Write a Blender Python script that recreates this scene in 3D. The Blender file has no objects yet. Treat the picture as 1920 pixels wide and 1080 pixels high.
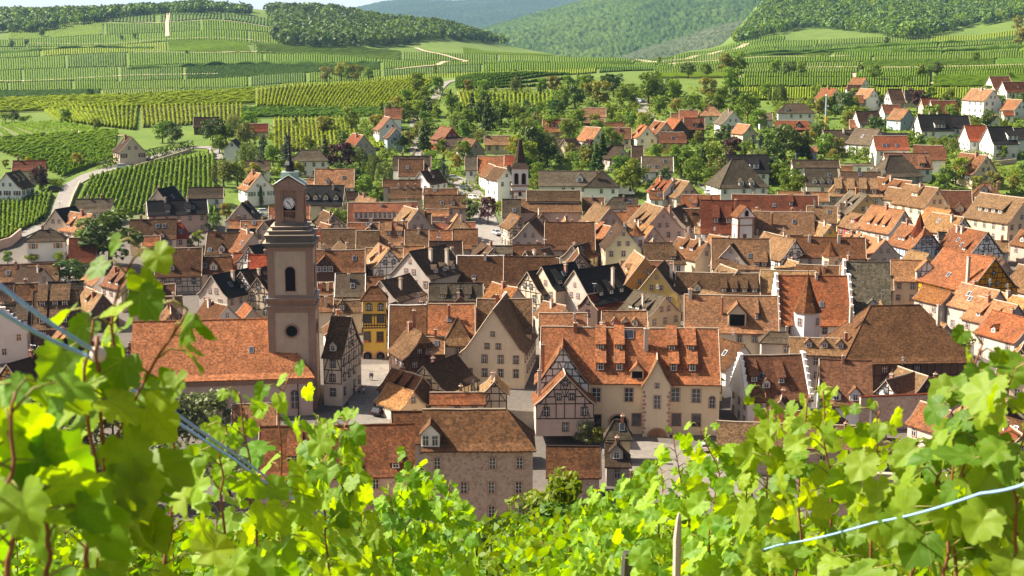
HAZE = 3.2e-5
EXPO = 1.42
import bpy, math, random
import numpy as np
from mathutils import Vector, Matrix
R = random.Random(7)
NR = np.random.default_rng(11)
S = bpy.context.scene
COL = S.collection
rad = math.radians
# ------------------------------------------------------------------ camera model (world metres, camera at the origin)
F = 2600.0
PITCH = math.atan(470 / F)
CP, SP = math.cos(PITCH), math.sin(PITCH)

def ray(px, py):
    u, v = (px - 960) / F, (540 - py) / F
    return (u / (CP + v * SP), 1.0, (-SP + v * CP) / (CP + v * SP))

def zy(D, py):
    v = (540 - py) / F
    return D * (-SP + v * CP) / (CP + v * SP)

def project(X, Y, Z):
    zc = Y * CP - Z * SP
    if zc <= 0.01: return (-9999, -9999)
    return (960 + F * X / zc, 540 - F * (Z * CP + Y * SP) / zc)

# ------------------------------------------------------------------ terrain
NEAR = [(-30, 9.0), (-8, 2.2), (0, -1.35), (6, -3.97), (15, -7.4), (40, -16.6), (100, -39.5), (165, -65.5), (185, -69.6)]
PXC = [-900, -300, 0, 200, 400, 600, 800, 1000, 1200, 1300, 1450, 1600, 1800, 1920, 2250, 2800]
TAB = [
 (195, [985]*16), (240, [800]*16), (300, [620]*16), (400, [425]*16),
 (480, [310,310,310,305,300,305,305,305,305,305,300,300,300,300,300,300]),
 (600, [225,225,225,220,220,220,215,215,212,212,210,210,210,205,200,200]),
 (700, [190,190,190,185,180,170,155,160,165,165,165,165,165,160,155,150]),
 (750, [186,186,183,178,170,158,147,140,150,150,150,150,148,145,140,135]),
 (850, [215,215,212,205,195,180,165,150,140,138,138,138,135,130,125,120]),
 (1000,[190,190,184,180,176,165,150,142,132,128,125,125,122,118,112,105]),
 (1200,[165,165,158,152,146,138,130,125,123,116,106,104,102,98,95,85]),
 (1500,[125,120,110,106,102,100,108,117,120,108,90,86,83,78,75,65]),
 (1800,[85,80,75,62,54,76,84,103,127,100,74,68,72,60,50,40]),
 (2100,[50,46,40,34,28,46,62,98,138,100,58,50,56,40,25,10]),
 (2400,[36,34,30,25,17,24,52,96,150,105,38,22,30,15,0,-20]),
 (2800,[60,60,60,55,50,55,80,120,165,115,5,-18,-10,-30,-40,-50]),
 (3500,[120,120,120,115,110,110,130,160,200,140,-20,-60,-60,-70,-80,-90]),
 (5000,[170]*10+[60,20,20,20,20,20]),
 (12000,[90]*16)]
TD = np.array([0.0]*0 + [d for d, _ in TAB], float)
TA = np.array([(p - 960) / F for p in PXC])
TZ = np.array([[zy(d, y) for y in ys] for d, ys in TAB])
ND = np.array([d for d, _ in NEAR], float); NZ = np.array([z for _, z in NEAR])

def pchip_slopes(x, y):
    h = np.diff(x); d = np.diff(y, axis=0) / (h[:, None] if y.ndim > 1 else h)
    m = np.zeros_like(y)
    w1 = (2*h[1:] + h[:-1]); w2 = (h[1:] + 2*h[:-1])
    if y.ndim > 1: w1 = w1[:, None]; w2 = w2[:, None]
    with np.errstate(divide='ignore', invalid='ignore'):
        mm = (w1 + w2) / (w1 / d[:-1] + w2 / d[1:])
    mm = np.where(d[:-1] * d[1:] > 0, mm, 0.0)
    m[1:-1] = mm; m[0] = d[0]; m[-1] = d[-1]
    return m

XD = np.concatenate([ND, TD]); 
YZ = np.concatenate([np.repeat(NZ[:, None], len(PXC), 1), TZ], 0)
MS = pchip_slopes(XD, YZ)

def ground_arr(X, D):
    X = np.asarray(X, float); D = np.asarray(D, float)
    a = X / np.maximum(D, 60.0)
    d = np.clip(D, XD[0], XD[-1] - 1)
    i = np.clip(np.searchsorted(XD, d, side='right') - 1, 0, len(XD) - 2)
    h = XD[i+1] - XD[i]; t = (d - XD[i]) / h
    h00 = 2*t**3 - 3*t**2 + 1; h10 = t**3 - 2*t**2 + t; h01 = -2*t**3 + 3*t**2; h11 = t**3 - t**2
    aa = np.clip(a, TA[0], TA[-1] - 1e-6)
    j = np.clip(np.searchsorted(TA, aa, side='right') - 1, 0, len(TA) - 2)
    s = (aa - TA[j]) / (TA[j+1] - TA[j]); s = s*s*(3 - 2*s) * 0.7 + s * 0.3
    def col(jj): return h00*YZ[i, jj] + h10*h*MS[i, jj] + h01*YZ[i+1, jj] + h11*h*MS[i+1, jj]
    z = col(j) * (1 - s) + col(j+1) * s
    n = np.clip((D - 900) / 600, 0, 1)
    z = z + n * (4*np.sin(X*.011 + D*.004) * np.sin(D*.009 - X*.003) + 2*np.sin(X*.031 + 1.3)*np.sin(D*.023))
    return z

def g(X, D): return float(ground_arr(X, D))

def solve(px, py, h=0.0, d0=150.0):
    """first point along the pixel's ray that is h above the ground"""
    r = ray(px, py)
    D = np.concatenate([np.arange(d0, 800, 1.0), np.arange(800, 3600, 4.0)])
    diff = r[2] * D - ground_arr(r[0] * D, D) - h
    k = np.argmax(diff < 0)
    if diff[k] >= 0: k = len(D) - 1
    if k > 0:
        t = diff[k-1] / (diff[k-1] - diff[k] + 1e-9); d = D[k-1] + t * (D[k] - D[k-1])
    else: d = D[0]
    return Vector((r[0] * d, d, r[2] * d))

# ------------------------------------------------------------------ materials
def newmat(name):
    m = bpy.data.materials.new(name); m.use_nodes = True
    nt = m.node_tree; b = nt.nodes['Principled BSDF']; b.inputs['Roughness'].default_value = .85
    b.inputs['Specular IOR Level'].default_value = .25
    return m, nt, b

class N:
    def __init__(s, nt): s.nt = nt
    def n(s, t, **kw):
        x = s.nt.nodes.new(t)
        for k, v in kw.items(): setattr(x, k, v)
        return x
    def l(s, a, b): s.nt.links.new(a, b)
    def obj(s): return s.n('ShaderNodeTexCoord').outputs['Object']
    def noise(s, vec, scale, detail=3, rough=.6):
        x = s.n('ShaderNodeTexNoise'); x.inputs['Scale'].default_value = scale; x.inputs['Detail'].default_value = detail
        x.inputs['Roughness'].default_value = rough
        if vec is not None: s.l(vec, x.inputs['Vector'])
        return x.outputs['Fac']
    def ramp(s, fac, a, b, c0=(0,0,0,1), c1=(1,1,1,1)):
        x = s.n('ShaderNodeValToRGB'); e = x.color_ramp.elements
        e[0].position, e[1].position = a, b; e[0].color, e[1].color = c0, c1
        s.l(fac, x.inputs['Fac']); return x.outputs['Color']
    def mix(s, fac, a, b, mode='MIX'):
        x = s.n('ShaderNodeMix', data_type='RGBA', blend_type=mode)
        for sock, v in ((0, fac), (6, a), (7, b)):
            if isinstance(v, (int, float)): x.inputs[sock].default_value = v
            elif isinstance(v, tuple): x.inputs[sock].default_value = (*v[:3], 1)
            else: s.l(v, x.inputs[sock])
        return x.outputs[2]
    def math(s, op, a, b=0.0, c=None):
        x = s.n('ShaderNodeMath', operation=op)
        for i, v in enumerate((a, b) if c is None else (a, b, c)):
            if isinstance(v, (int, float)): x.inputs[i].default_value = v
            else: s.l(v, x.inputs[i])
        return x.outputs[0]
    def hsv(s, col, h, sat, v):
        x = s.n('ShaderNodeHueSaturation')
        for k, q in (('Hue', h), ('Saturation', sat), ('Value', v)):
            if isinstance(q, (int, float)): x.inputs[k].default_value = q
            else: s.l(q, x.inputs[k])
        s.l(col, x.inputs['Color']); return x.outputs['Color']
    def bump(s, h, strength, dist, bsdf):
        x = s.n('ShaderNodeBump'); x.inputs['Strength'].default_value = strength; x.inputs['Distance'].default_value = dist
        s.l(h, x.inputs['Height']); s.l(x.outputs['Normal'], bsdf.inputs['Normal'])
    def rnd(s): return s.n('ShaderNodeObjectInfo').outputs['Random']
    def mapr(s, v, a, b):
        x = s.n('ShaderNodeMapRange'); x.inputs[3].default_value = a; x.inputs[4].default_value = b
        s.l(v, x.inputs[0]); return x.outputs[0]

def roof_mat(name, base, alt, dirt=(.07,.055,.04), spk=.5, stain=.55, rough=.9, moss=0):
    base, alt, dirt = ((c[0]*.80, c[1]*.73, c[2]*.56) for c in (base, alt, dirt))
    m, nt, b = newmat(name); q = N(nt); o = q.obj()
    geo = q.n('ShaderNodeNewGeometry').outputs['Position']
    big = q.ramp(q.noise(geo, .22, 4, .65), .35, .68)
    c = q.mix(big, base, alt)
    vor = q.n('ShaderNodeTexVoronoi'); vor.inputs['Scale'].default_value = 3.2; q.l(o, vor.inputs['Vector'])
    tile = q.n('ShaderNodeSeparateColor'); q.l(vor.outputs['Color'], tile.inputs[0])
    c = q.mix(spk, c, q.hsv(c, .5, 1.0, q.mapr(tile.outputs[0], .45, 1.6)))
    c = q.mix(q.math('MULTIPLY', q.ramp(tile.outputs[1], .78, .86), .6), c, dirt)
    # streaky weathering down the slope
    mp = q.n('ShaderNodeMapping'); mp.inputs['Scale'].default_value = (.9, .9, .16); q.l(geo, mp.inputs['Vector'])
    st = q.ramp(q.noise(mp.outputs[0], 1.0, 5, .7), .46, .72)
    c = q.mix(q.math('MULTIPLY', st, stain), c, dirt)
    if moss:
        c = q.mix(q.math('MULTIPLY', q.ramp(q.noise(geo, 1.6, 6, .75), .5, .6), moss), c, (.26,.255,.215))
    # courses of tiles: every course a little darker at its lower edge
    sp = q.n('ShaderNodeSeparateXYZ'); q.l(o, sp.inputs[0])
    saw = q.math('FRACT', q.math('MULTIPLY', sp.outputs[2], 2.1))
    c = q.mix(q.math('MULTIPLY', q.ramp(saw, .0, .35, (1,1,1,1), (0,0,0,1)), .28), c, dirt)
    av = q.n('ShaderNodeAttribute', attribute_type='OBJECT'); av.attribute_name = 'rv'; rn = av.outputs['Fac']
    c = q.hsv(c, q.mapr(rn, .488, .512), q.mapr(rn, 1.08, .90), q.mapr(q.math('FRACT', q.math('MULTIPLY', rn, 7.31)), .52, 1.06))
    q.l(c, b.inputs['Base Color']); b.inputs['Roughness'].default_value = rough; b.inputs['Specular IOR Level'].default_value = .06
    q.bump(q.math('ADD', q.math('MULTIPLY', saw, .6), q.math('MULTIPLY', tile.outputs[0], .7)), .5, .06, b)
    return m

def wall_mat(name, base, stain=.25, rnd=.12):
    m, nt, b = newmat(name); q = N(nt); geo = q.n('ShaderNodeNewGeometry').outputs['Position']
    c = q.mix(q.math('MULTIPLY', q.ramp(q.noise(geo, .45, 5, .7), .42, .75), stain), base, tuple(x * .55 for x in base))
    mp = q.n('ShaderNodeMapping'); mp.inputs['Scale'].default_value = (1.6, 1.6, .25); q.l(geo, mp.inputs['Vector'])
    c = q.mix(q.math('MULTIPLY', q.ramp(q.noise(mp.outputs[0], 1.0, 4, .7), .5, .8), stain), c, tuple(x * .5 for x in base))
    rn = q.rnd()
    c = q.hsv(c, .5, q.mapr(rn, .85, 1.12), q.mapr(q.math('FRACT', q.math('MULTIPLY', rn, 5.7)), 1 - rnd, 1 + rnd))
    q.l(c, b.inputs['Base Color'])
    q.bump(q.noise(geo, 3.0, 4), .25, .05, b)
    return m

def plain(name, col, rough=.7, spec=.2, metal=0, var=0.0):
    m, nt, b = newmat(name); q = N(nt)
    b.inputs['Roughness'].default_value = rough; b.inputs['Specular IOR Level'].default_value = spec; b.inputs['Metallic'].default_value = metal
    geo = q.n('ShaderNodeNewGeometry').outputs['Position']
    c = q.mix(q.math('MULTIPLY', q.noise(geo, 2.3, 4), .35 + var), tuple(col), tuple(x * .6 for x in col))
    q.l(c, b.inputs['Base Color']); return m

RM = {
 'or': roof_mat('orange_tile', (.42,.185,.10), (.27,.135,.085), (.12,.075,.05), .6, .65),
 'ob': roof_mat('tan_tile', (.35,.195,.11), (.24,.13,.08), (.11,.07,.045), .55, .45),
 'no': roof_mat('salmon_tile', (.74,.35,.20), (.62,.28,.155), (.22,.12,.08), .6, .4),
 'tan': roof_mat('sunlit_tile', (.46,.27,.14), (.36,.19,.095), (.12,.075,.045), .55, .4),  # brighter copy of the tan tile, sunlight put into its colour
 'br': roof_mat('brown_tile', (.205,.115,.068), (.14,.076,.046), (.055,.04,.03), .6, .55),
 'dk': roof_mat('dark_tile', (.105,.066,.05), (.075,.05,.04), (.04,.032,.028), .5, .5),
 'rd': roof_mat('red_tile', (.36,.10,.055), (.27,.075,.045), (.11,.05,.035), .45, .35),
 'rb': roof_mat('red_brown_tile', (.255,.098,.06), (.185,.075,.05), (.075,.045,.035), .5, .45),
 'sl': roof_mat('slate', (.032,.032,.036), (.022,.022,.026), (.02,.02,.022), .4, .4, .6),
 'gy': roof_mat('grey_brown_tile', (.145,.12,.1), (.105,.088,.075), (.06,.05,.045), .45, .45),
 'ms': roof_mat('mossy_tile', (.16,.135,.105), (.105,.09,.07), (.05,.045,.037), .5, .5, .9, .4),
}
ROOFWORD = {'or':'orange','no':'salmon','ob':'tan','tan':'sunlit tan','br':'brown','dk':'dark brown','rd':'red','rb':'russet','sl':'black slate','gy':'grey','ms':'lichen-grey'}
WM = {
 'wh': wall_mat('white_plaster', (.80,.78,.73), .16), 'cr': wall_mat('cream_plaster', (.64,.53,.38), .32),
 'gr': wall_mat('grey_plaster', (.46,.40,.34), .4), 'ye': wall_mat('mustard_plaster', (.60,.42,.10), .2),
 'oc': wall_mat('ochre_plaster', (.62,.30,.05), .22), 'pk': wall_mat('pink_plaster', (.55,.40,.33), .35),
 'bl': wall_mat('pale_blue_plaster', (.40,.47,.55), .15), 'rd': wall_mat('red_plaster', (.34,.07,.045), .2),
 'wd': wall_mat('dark_timber_wall', (.11,.06,.04), .3), 'cg': wall_mat('lemon_plaster', (.66,.60,.36), .2),
 'tanw': wall_mat('sand_plaster', (.74,.58,.36), .18),
}
WALLWORD = {'wh':'white','cr':'cream','gr':'grey','ye':'mustard yellow','oc':'ochre','pk':'pinkish','bl':'pale blue','rd':'dark red','wd':'dark timber','cg':'lemon','st':'rough stone','tanw':'sand-coloured'}

def stone_mat():
    m, nt, b = newmat('rubble_stone'); q = N(nt); o = q.n('ShaderNodeNewGeometry').outputs['Position']
    v = q.n('ShaderNodeTexVoronoi'); v.inputs['Scale'].default_value = 2.9; q.l(o, v.inputs['Vector'])
    t = q.n('ShaderNodeSeparateColor'); q.l(v.outputs['Color'], t.inputs[0])
    c = q.mix(t.outputs[0], (.40,.275,.215), (.53,.40,.32))
    c = q.mix(q.ramp(t.outputs[1], .62, .9), c, (.30,.195,.145))
    c = q.mix(q.ramp(q.noise(o, .4, 4), .42, .7), c, q.mix(.5, c, (.54,.38,.30)))
    c = q.mix(q.math('MULTIPLY', q.ramp(v.outputs['Distance'], .25, .6), .5), c, (.50,.385,.315))
    q.l(c, b.inputs['Base Color']); q.bump(q.noise(o, 5, 4), .5, .06, b); return m
WM['st'] = stone_mat()
SAND = wall_mat('pink_sandstone', (.33,.20,.14), .5, .03)
SANDP = wall_mat('tower_plaster', (.50,.385,.28), .42, .03)
DSTONE = wall_mat('dark_cornice_stone', (.150,.128,.108), .4, .03)
TIMBER = plain('timber_beams', (.045,.028,.02), .85)
VERGE = plain('mortar_verge', (.42,.33,.24), .9)
VERGEW = plain('white_verge', (.78,.74,.68), .9)
SURR = plain('window_surround_stone', (.42,.24,.19), .85)
SURW = plain('window_surround_white', (.72,.70,.66), .7)
MULL = plain('window_bars', (.70,.68,.64), .6)
MULLD = plain('window_bars_brown', (.16,.08,.05), .6)
def glass_mat():
    m, nt, b = newmat('window_glass'); q = N(nt)
    rn = q.rnd(); q.l(q.mix(rn, (.010,.011,.014), (.075,.08,.09)), b.inputs['Base Color'])
    b.inputs['Roughness'].default_value = .12; b.inputs['Specular IOR Level'].default_value = .6; return m
GLASS = glass_mat()
SHUT = {'bl': plain('blue_shutters', (.22,.36,.46), .7), 'br': plain('brown_shutters', (.10,.045,.03), .7), 'gn': plain('green_shutters', (.10,.2,.13), .7), 'wh': plain('white_shutters', (.7,.7,.68), .7), 'or': plain('orange_shutters', (.6,.25,.06), .7)}
CHIM = wall_mat('chimney_brick', (.36,.16,.10), .35)
CHIMP = wall_mat('chimney_plaster', (.55,.46,.37), .3)
METAL = plain('grey_metal', (.33,.34,.36), .45, .5, .6)
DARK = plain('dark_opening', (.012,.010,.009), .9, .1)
WOOD = plain('oak_door', (.34,.185,.075), .75)
COPPER = plain('pale_green_copper', (.36,.45,.40), .6)
IRON = plain('black_iron', (.02,.02,.022), .5)
WHITE = plain('white_paint', (.8,.8,.78), .5)

# ------------------------------------------------------------------ mesh builders
class MB:
    def __init__(s): s.v = []; s.f = []; s.m = []; s.mats = []
    def slot(s, mat):
        if mat not in s.mats: s.mats.append(mat)
        return s.mats.index(mat)
    def add(s, verts, faces, mat):
        k = len(s.v); i = s.slot(mat)
        s.v += [tuple(p) for p in verts]; s.f += [tuple(k + a for a in f) for f in faces]; s.m += [i] * len(faces); return s
    def box(s, x0, x1, y0, y1, z0, z1, mat):
        return s.add([(x0,y0,z0),(x1,y0,z0),(x1,y1,z0),(x0,y1,z0),(x0,y0,z1),(x1,y0,z1),(x1,y1,z1),(x0,y1,z1)],
                     [(0,3,2,1),(4,5,6,7),(0,1,5,4),(1,2,6,5),(2,3,7,6),(3,0,4,7)], mat)
    def loft(s, rings, mat, cap=True):
        n = len(rings[0]); k = []; V = []
        for r in rings: V += [tuple(p) for p in r]
        Fc = [(a*n+i, a*n+(i+1) % n, (a+1)*n+(i+1) % n, (a+1)*n+i) for a in range(len(rings)-1) for i in range(n)]
        if cap: Fc += [tuple(range(n-1, -1, -1)), tuple((len(rings)-1)*n+i for i in range(n))]
        return s.add(V, Fc, mat)
    def prism(s, poly, y0, y1, mat):
        """poly of (x,z), extruded along y"""
        n = len(poly)
        return s.add([(x, y0, z) for x, z in poly] + [(x, y1, z) for x, z in poly],
                     [tuple(range(n)), tuple(range(2*n-1, n-1, -1))] + [(i, n+i, n+(i+1) % n, (i+1) % n) for i in range(n)], mat)
    def tube(s, pts, rs, mat, n=6):
        pts = [Vector(p) for p in pts]; rings = []
        if not isinstance(rs, (list, tuple)): rs = [rs] * len(pts)
        for i, p in enumerate(pts):
            t = (pts[min(i+1, len(pts)-1)] - pts[max(i-1, 0)]).normalized()
            a = t.cross(Vector((0, 0, 1)) if abs(t.z) < .9 else Vector((1, 0, 0))).normalized(); b = t.cross(a)
            rings.append([p + (a * math.cos(2*math.pi*k/n) + b * math.sin(2*math.pi*k/n)) * rs[i] for k in range(n)])
        return s.loft(rings, mat)
    def lathe(s, prof, mat, n=12, c=(0, 0)):
        return s.loft([[(c[0] + r*math.cos(2*math.pi*k/n), c[1] + r*math.sin(2*math.pi*k/n), z) for k in range(n)] for r, z in prof], mat)
    def mesh(s, name, smooth=False):
        me = bpy.data.meshes.new(name); me.from_pydata(s.v, [], s.f)
        for m in s.mats: me.materials.append(m)
        me.polygons.foreach_set('material_index', s.m)
        if smooth: me.polygons.foreach_set('use_smooth', [True] * len(s.f))
        me.update(); return me
    def build(s, name, parent=None, smooth=False, loc=None, rz=0):
        return link(name, s.mesh(name, smooth), parent, loc, rz)

def link(name, me, parent=None, loc=None, rz=0):
    o = bpy.data.objects.new(name, me); COL.objects.link(o)
    if parent is not None: o.parent = parent
    if loc is not None: o.location = loc
    if rz: o.rotation_euler = (0, 0, rz)
    return o

def tag(o, label=None, cat=None, group=None, kind=None):
    if label: o['label'] = label
    if cat: o['category'] = cat
    if group: o['group'] = group
    if kind: o['kind'] = kind
    return o

def empty(name, loc=(0, 0, 0), rz=0, label=None, cat=None, group=None):
    o = bpy.data.objects.new(name, None); COL.objects.link(o); o.location = loc; o.rotation_euler = (0, 0, rz)
    o.empty_display_size = .3
    return tag(o, label, cat, group)

def np_mesh(name, V, Fs, mats, mi=None, uv=None, tone=None, smooth=False):
    """V (n,3); Fs (m,k) equal-size faces"""
    me = bpy.data.meshes.new(name); V = np.ascontiguousarray(V, np.float32); Fs = np.ascontiguousarray(Fs, np.int32)
    m, k = Fs.shape
    me.vertices.add(len(V)); me.vertices.foreach_set('co', V.ravel())
    me.loops.add(m * k); me.loops.foreach_set('vertex_index', Fs.ravel())
    me.polygons.add(m); me.polygons.foreach_set('loop_start', np.arange(0, m*k, k, dtype=np.int32))
    for x in mats: me.materials.append(x)
    if mi is not None: me.polygons.foreach_set('material_index', np.asarray(mi, np.int32))
    if smooth: me.polygons.foreach_set('use_smooth', np.ones(m, bool))
    me.update(calc_edges=True)
    if uv is not None:
        u = me.uv_layers.new(name='uv'); u.data.foreach_set('uv', np.asarray(uv, np.float32)[Fs.ravel()].ravel())
    if tone is not None:
        a = me.attributes.new('tone', 'FLOAT', 'POINT'); a.data.foreach_set('value', np.asarray(tone, np.float32))
    me.validate(); return me
# ------------------------------------------------------------------ houses
WINC = {}
def window_mesh(w, h, st):
    key = (round(w, 2), round(h, 2), st)
    if key in WINC: return WINC[key]
    b = MB(); sur = {'w': SURW, 's': SURR, 't': TIMBER, 'd': MULLD}.get(st[0], SURR); mul = MULLD if 'b' in st[1:] else MULL
    t = .13 if st[0] != 'w' else .09; p = .10
    if 'a' in st[1:]:                                   # round-headed opening
        n = 8; arc = [(math.cos(math.pi*k/n)*w/2, h - w/2 + math.sin(math.pi*k/n)*w/2) for k in range(n+1)]
        out = [(math.cos(math.pi*k/n)*(w/2+t), h - w/2 + math.sin(math.pi*k/n)*(w/2+t)) for k in range(n+1)]
        inn = [(w/2, 0)] + arc + [(-w/2, 0)]; ot = [(w/2+t, 0)] + out + [(-w/2-t, 0)]; m = len(inn)
        b.add([(x, -p, z) for x, z in ot] + [(x, -p, z) for x, z in inn] + [(x, 0, z) for x, z in ot] + [(x, -.03, z) for x, z in inn],
              [(i, m+i, m+i+1, i+1) for i in range(m-1)] + [(i+1, 2*m+i+1, 2*m+i, i) for i in range(m-1)] + [(m+i, 3*m+i, 3*m+i+1, m+i+1) for i in range(m-1)], sur)
        b.add([(x, -.03, z) for x, z in inn], [tuple(range(m-1, -1, -1))], GLASS if 'l' not in st else DARK)
    else:
        b.box(-w/2-t, -w/2, -p, 0, 0, h, sur); b.box(w/2, w/2+t, -p, 0, 0, h, sur); b.box(-w/2-t, w/2+t, -p, 0, h, h+t, sur)
        b.add([(-w/2, -.055, 0), (w/2, -.055, 0), (w/2, -.055, h), (-w/2, -.055, h)], [(0, 1, 2, 3)], GLASS)
    b.box(-w/2-t-.05, w/2+t+.05, -p-.06, 0, -.12, -.003, sur)
    if 'l' not in st[1:]:
        m = .035; hh = h if 'a' not in st[1:] else h - w*.2
        b.box(-m, m, -.08, -.057, .0, hh, mul)
        for zz in ((.62,) if h < 1.5 else (.35, .68)): b.box(-w/2, w/2, -.077, -.06, h*zz - m*.8, h*zz + m*.8, mul)
        b.box(-w/2, -w/2+.06, -.085, -.057, 0, hh - (.3 if 'a' in st[1:] else 0), mul); b.box(w/2-.06, w/2, -.085, -.057, 0, hh - (.3 if 'a' in st[1:] else 0), mul)
    me = b.mesh('window'); WINC[key] = me; return me

def shutter_mesh(w, h, col):
    key = ('sh', round(w, 2), round(h, 2), col)
    if key in WINC: return WINC[key]
    b = MB(); b.box(-w/2, w/2, -.06, -.003, 0, h, SHUT[col])
    for k in range(5): b.box(-w/2+.05, w/2-.05, -.075, -.06, h*(k+.15)/5, h*(k+.8)/5, SHUT[col])
    WINC[key] = b.mesh('shutter'); return WINC[key]

FACES = {'f': (0.0, lambda L, W, s: (s, -W/2)), 'b': (math.pi, lambda L, W, s: (-s, W/2)),
         'l': (-math.pi/2, lambda L, W, s: (-L/2, -s)), 'r': (math.pi/2, lambda L, W, s: (L/2, s))}
def beam(mb, fr, L, W, a, c, t=.2, o=.045, mat=None):
    """a timber from a=(s,z) to c=(s,z) on face fr"""
    rz, pos = FACES[fr]; (s0, z0), (s1, z1) = a, c; d = math.hypot(s1-s0, z1-z0)
    if d < .05: return
    nx, nz = -(z1-z0)/d*t/2, (s1-s0)/d*t/2; nv = Vector((math.sin(rz), -math.cos(rz), 0))
    q = [(s0+nx, z0+nz), (s1+nx, z1+nz), (s1-nx, z1-nz), (s0-nx, z0-nz)]; V = []
    for off in (0, o):
        for s, z in q:
            x, y = pos(L, W, s); V.append((x + nv.x*off, y + nv.y*off, z))
    mb.add(V, [(3,2,1,0),(4,5,6,7),(0,1,5,4),(1,2,6,5),(2,3,7,6),(3,0,4,7)], mat or TIMBER)

HOUSES = []
def house(E, W, L, rz, roof, wall, hw=6, tp=1.15, hip='', tf=0, sh=None, dorm=(), chim=(), sky=(), par='', win='', name='village_house', nowin=0, base=-4, wst=None,
          fl=2.75, label=None, anchor='f', trim=None, cat='house', seed=None, gwin=True, wh=1.3, ww=.95, wc=2.9, kick=.6, shed=0, px=None, extra='', rv=None):
    """E: world point on the ground under the facade's middle ('f') or under the gable end ('l'); local ridge along x, facade towards -y"""
    rr = random.Random(seed if seed is not None else len(HOUSES)*7+3)
    if name == 'village_house' and not label and E.y < 440:
        q_ = random.Random(int(abs(E.x*13) + E.y*7)); dorm = list(dorm); chim = list(chim); s_ = -1 if anchor == 'f' else (1 if rz > math.pi/2 else -1)
        if not dorm and L > 7.5 and W > 6 and q_.random() < .6 and not ('l' in hip and 'r' in hip):
            for k in range(q_.choice((1, 1, 2, 3))): dorm.append((q_.uniform(-.65, .65), q_.choice((.14, .2, .42)), q_.choice('ssg'), q_.uniform(1.0, 1.5), q_.uniform(.8, 1.1), s_))
            if len(dorm) > 1: dorm = [(-.7+1.4*(k+.5)/len(dorm), dorm[0][1], dorm[0][2], dorm[0][3], dorm[0][4], s_) for k in range(len(dorm))]
        if not chim and q_.random() < .75: chim.append((q_.uniform(-.7, .7), q_.uniform(-.3, .3), q_.uniform(.3, 1.0), q_.uniform(.24, .34)))
        if not sky and q_.random() < .35: sky = [(q_.uniform(-.5, .5), q_.uniform(.25, .55), s_)]
    c, s = math.cos(rz), math.sin(rz)
    cx, cy = (0, W/2) if anchor == 'f' else (L/2, 0)
    loc = Vector((E.x + c*cx - s*cy, E.y + s*cx + c*cy, E.z))
    root = empty(name, loc, rz)
    yk = max(W/2 - .9, W*.3); tk = tp * kick; ov = .45
    zk = hw + (W/2 - yk) * tk; hr = zk + yk * tp
    ys = [W/2+ov, W/2, yk, yk*.72, yk*.45, yk*.22, 0]
    zs = [hw - ov*tk, hw, zk] + [zk + (yk - y) * tp for y in ys[3:]]
    def zat(y): y = abs(y); return hw - (y - W/2)*tk if y > yk else zk + (yk - y)*tp
    def yat(z): return W/2 - (z - hw)/tk if z < zk else yk - (z - zk)/tp
    fh = {'l': 0, 'r': 0}; hh = hip.replace('half', '')
    half = 'half' in hip
    for e in 'lr':
        if e in hh or (half and not hh): fh[e] = 2 if half else 1
    roh = .3
    def xe(i, e):
        if fh[e] == 1: return L/2 + ov - (min(W*.42, L*.49)+ov) * (zs[i]-zs[0])/(hr-zs[0])
        if fh[e] == 2: return L/2 + roh - max(0, (zs[i]-zs[4])/(hr-zs[4])) * yk*.45*.85
        return L/2 + roh
    nx = max(2, min(8, int(L/2.5))); nr = len(ys); lift = .10
    sag = rr.uniform(0, .16); V = []; Fc = []; M = []
    rows = [(i, -1) for i in range(nr)] + [(i, 1) for i in range(nr-2, -1, -1)]
    for i, sd in rows:
        a, b2 = -xe(i, 'l'), xe(i, 'r')
        for k in range(nx+1):
            t = k/nx; x = a + (b2-a)*t
            V.append((x, sd*ys[i] + rr.uniform(-.02, .02), zs[i] + lift - sag*math.sin(math.pi*t)*(zs[i]-zs[0])/(hr-zs[0]) + (rr.uniform(-.045, .045) if 0 < k < nx else 0)))
    nrow = len(rows)
    for r in range(nrow-1):
        for k in range(nx):
            q = r*(nx+1)+k; Fc.append((q, q+1, q+nx+2, q+nx+1))
    for e, k in (('l', 0), ('r', nx)):
        if fh[e]:
            for i in range(nr-1):
                if abs(xe(i, e) - xe(i+1, e)) > 1e-4:
                    f0, f1, b0, b1 = i*(nx+1)+k, (i+1)*(nx+1)+k, (nrow-1-i)*(nx+1)+k, (nrow-2-i)*(nx+1)+k
                    q = [f0, f1, b1, b0] if f1 != b1 else [f0, f1, b0]
                    Fc.append(tuple(q if e == 'l' else q[::-1]) if False else tuple(q[::-1] if e == 'l' else q)[::-1])
    nv = len(V); cnt = {}
    for f in Fc:
        for a, b2 in zip(f, f[1:]+f[:1]): cnt.setdefault((min(a, b2), max(a, b2)), []).append((a, b2))
    mb = MB(); rm = RM[roof]; mb.add(V, Fc, rm); th = .2
    mb.add([(x, y, z-th) for x, y, z in V], [f[::-1] for f in Fc], rm)
    vm = {'w': VERGEW, 'd': TIMBER}.get(trim, VERGE)
    i0, i1 = mb.slot(rm), mb.slot(vm)
    for kk, lst in cnt.items():
        if len(lst) == 1:
            a, b2 = lst[0]; mb.f.append((b2, a, a+nv, b2+nv)); mb.m.append(i0 if abs(V[a][2]-V[b2][2]) < .3 else i1)
    rg = [(x, y, z+.02) for x, y, z in V[(nr-1)*(nx+1):nr*(nx+1)]]
    if len(rg) > 1 and (rg[-1][0]-rg[0][0]) > .5: mb.tube(rg, .15, vm if roof in ('br','or','ob','rd','rb','tan') and rr.random() < .6 else rm, 5)
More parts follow.
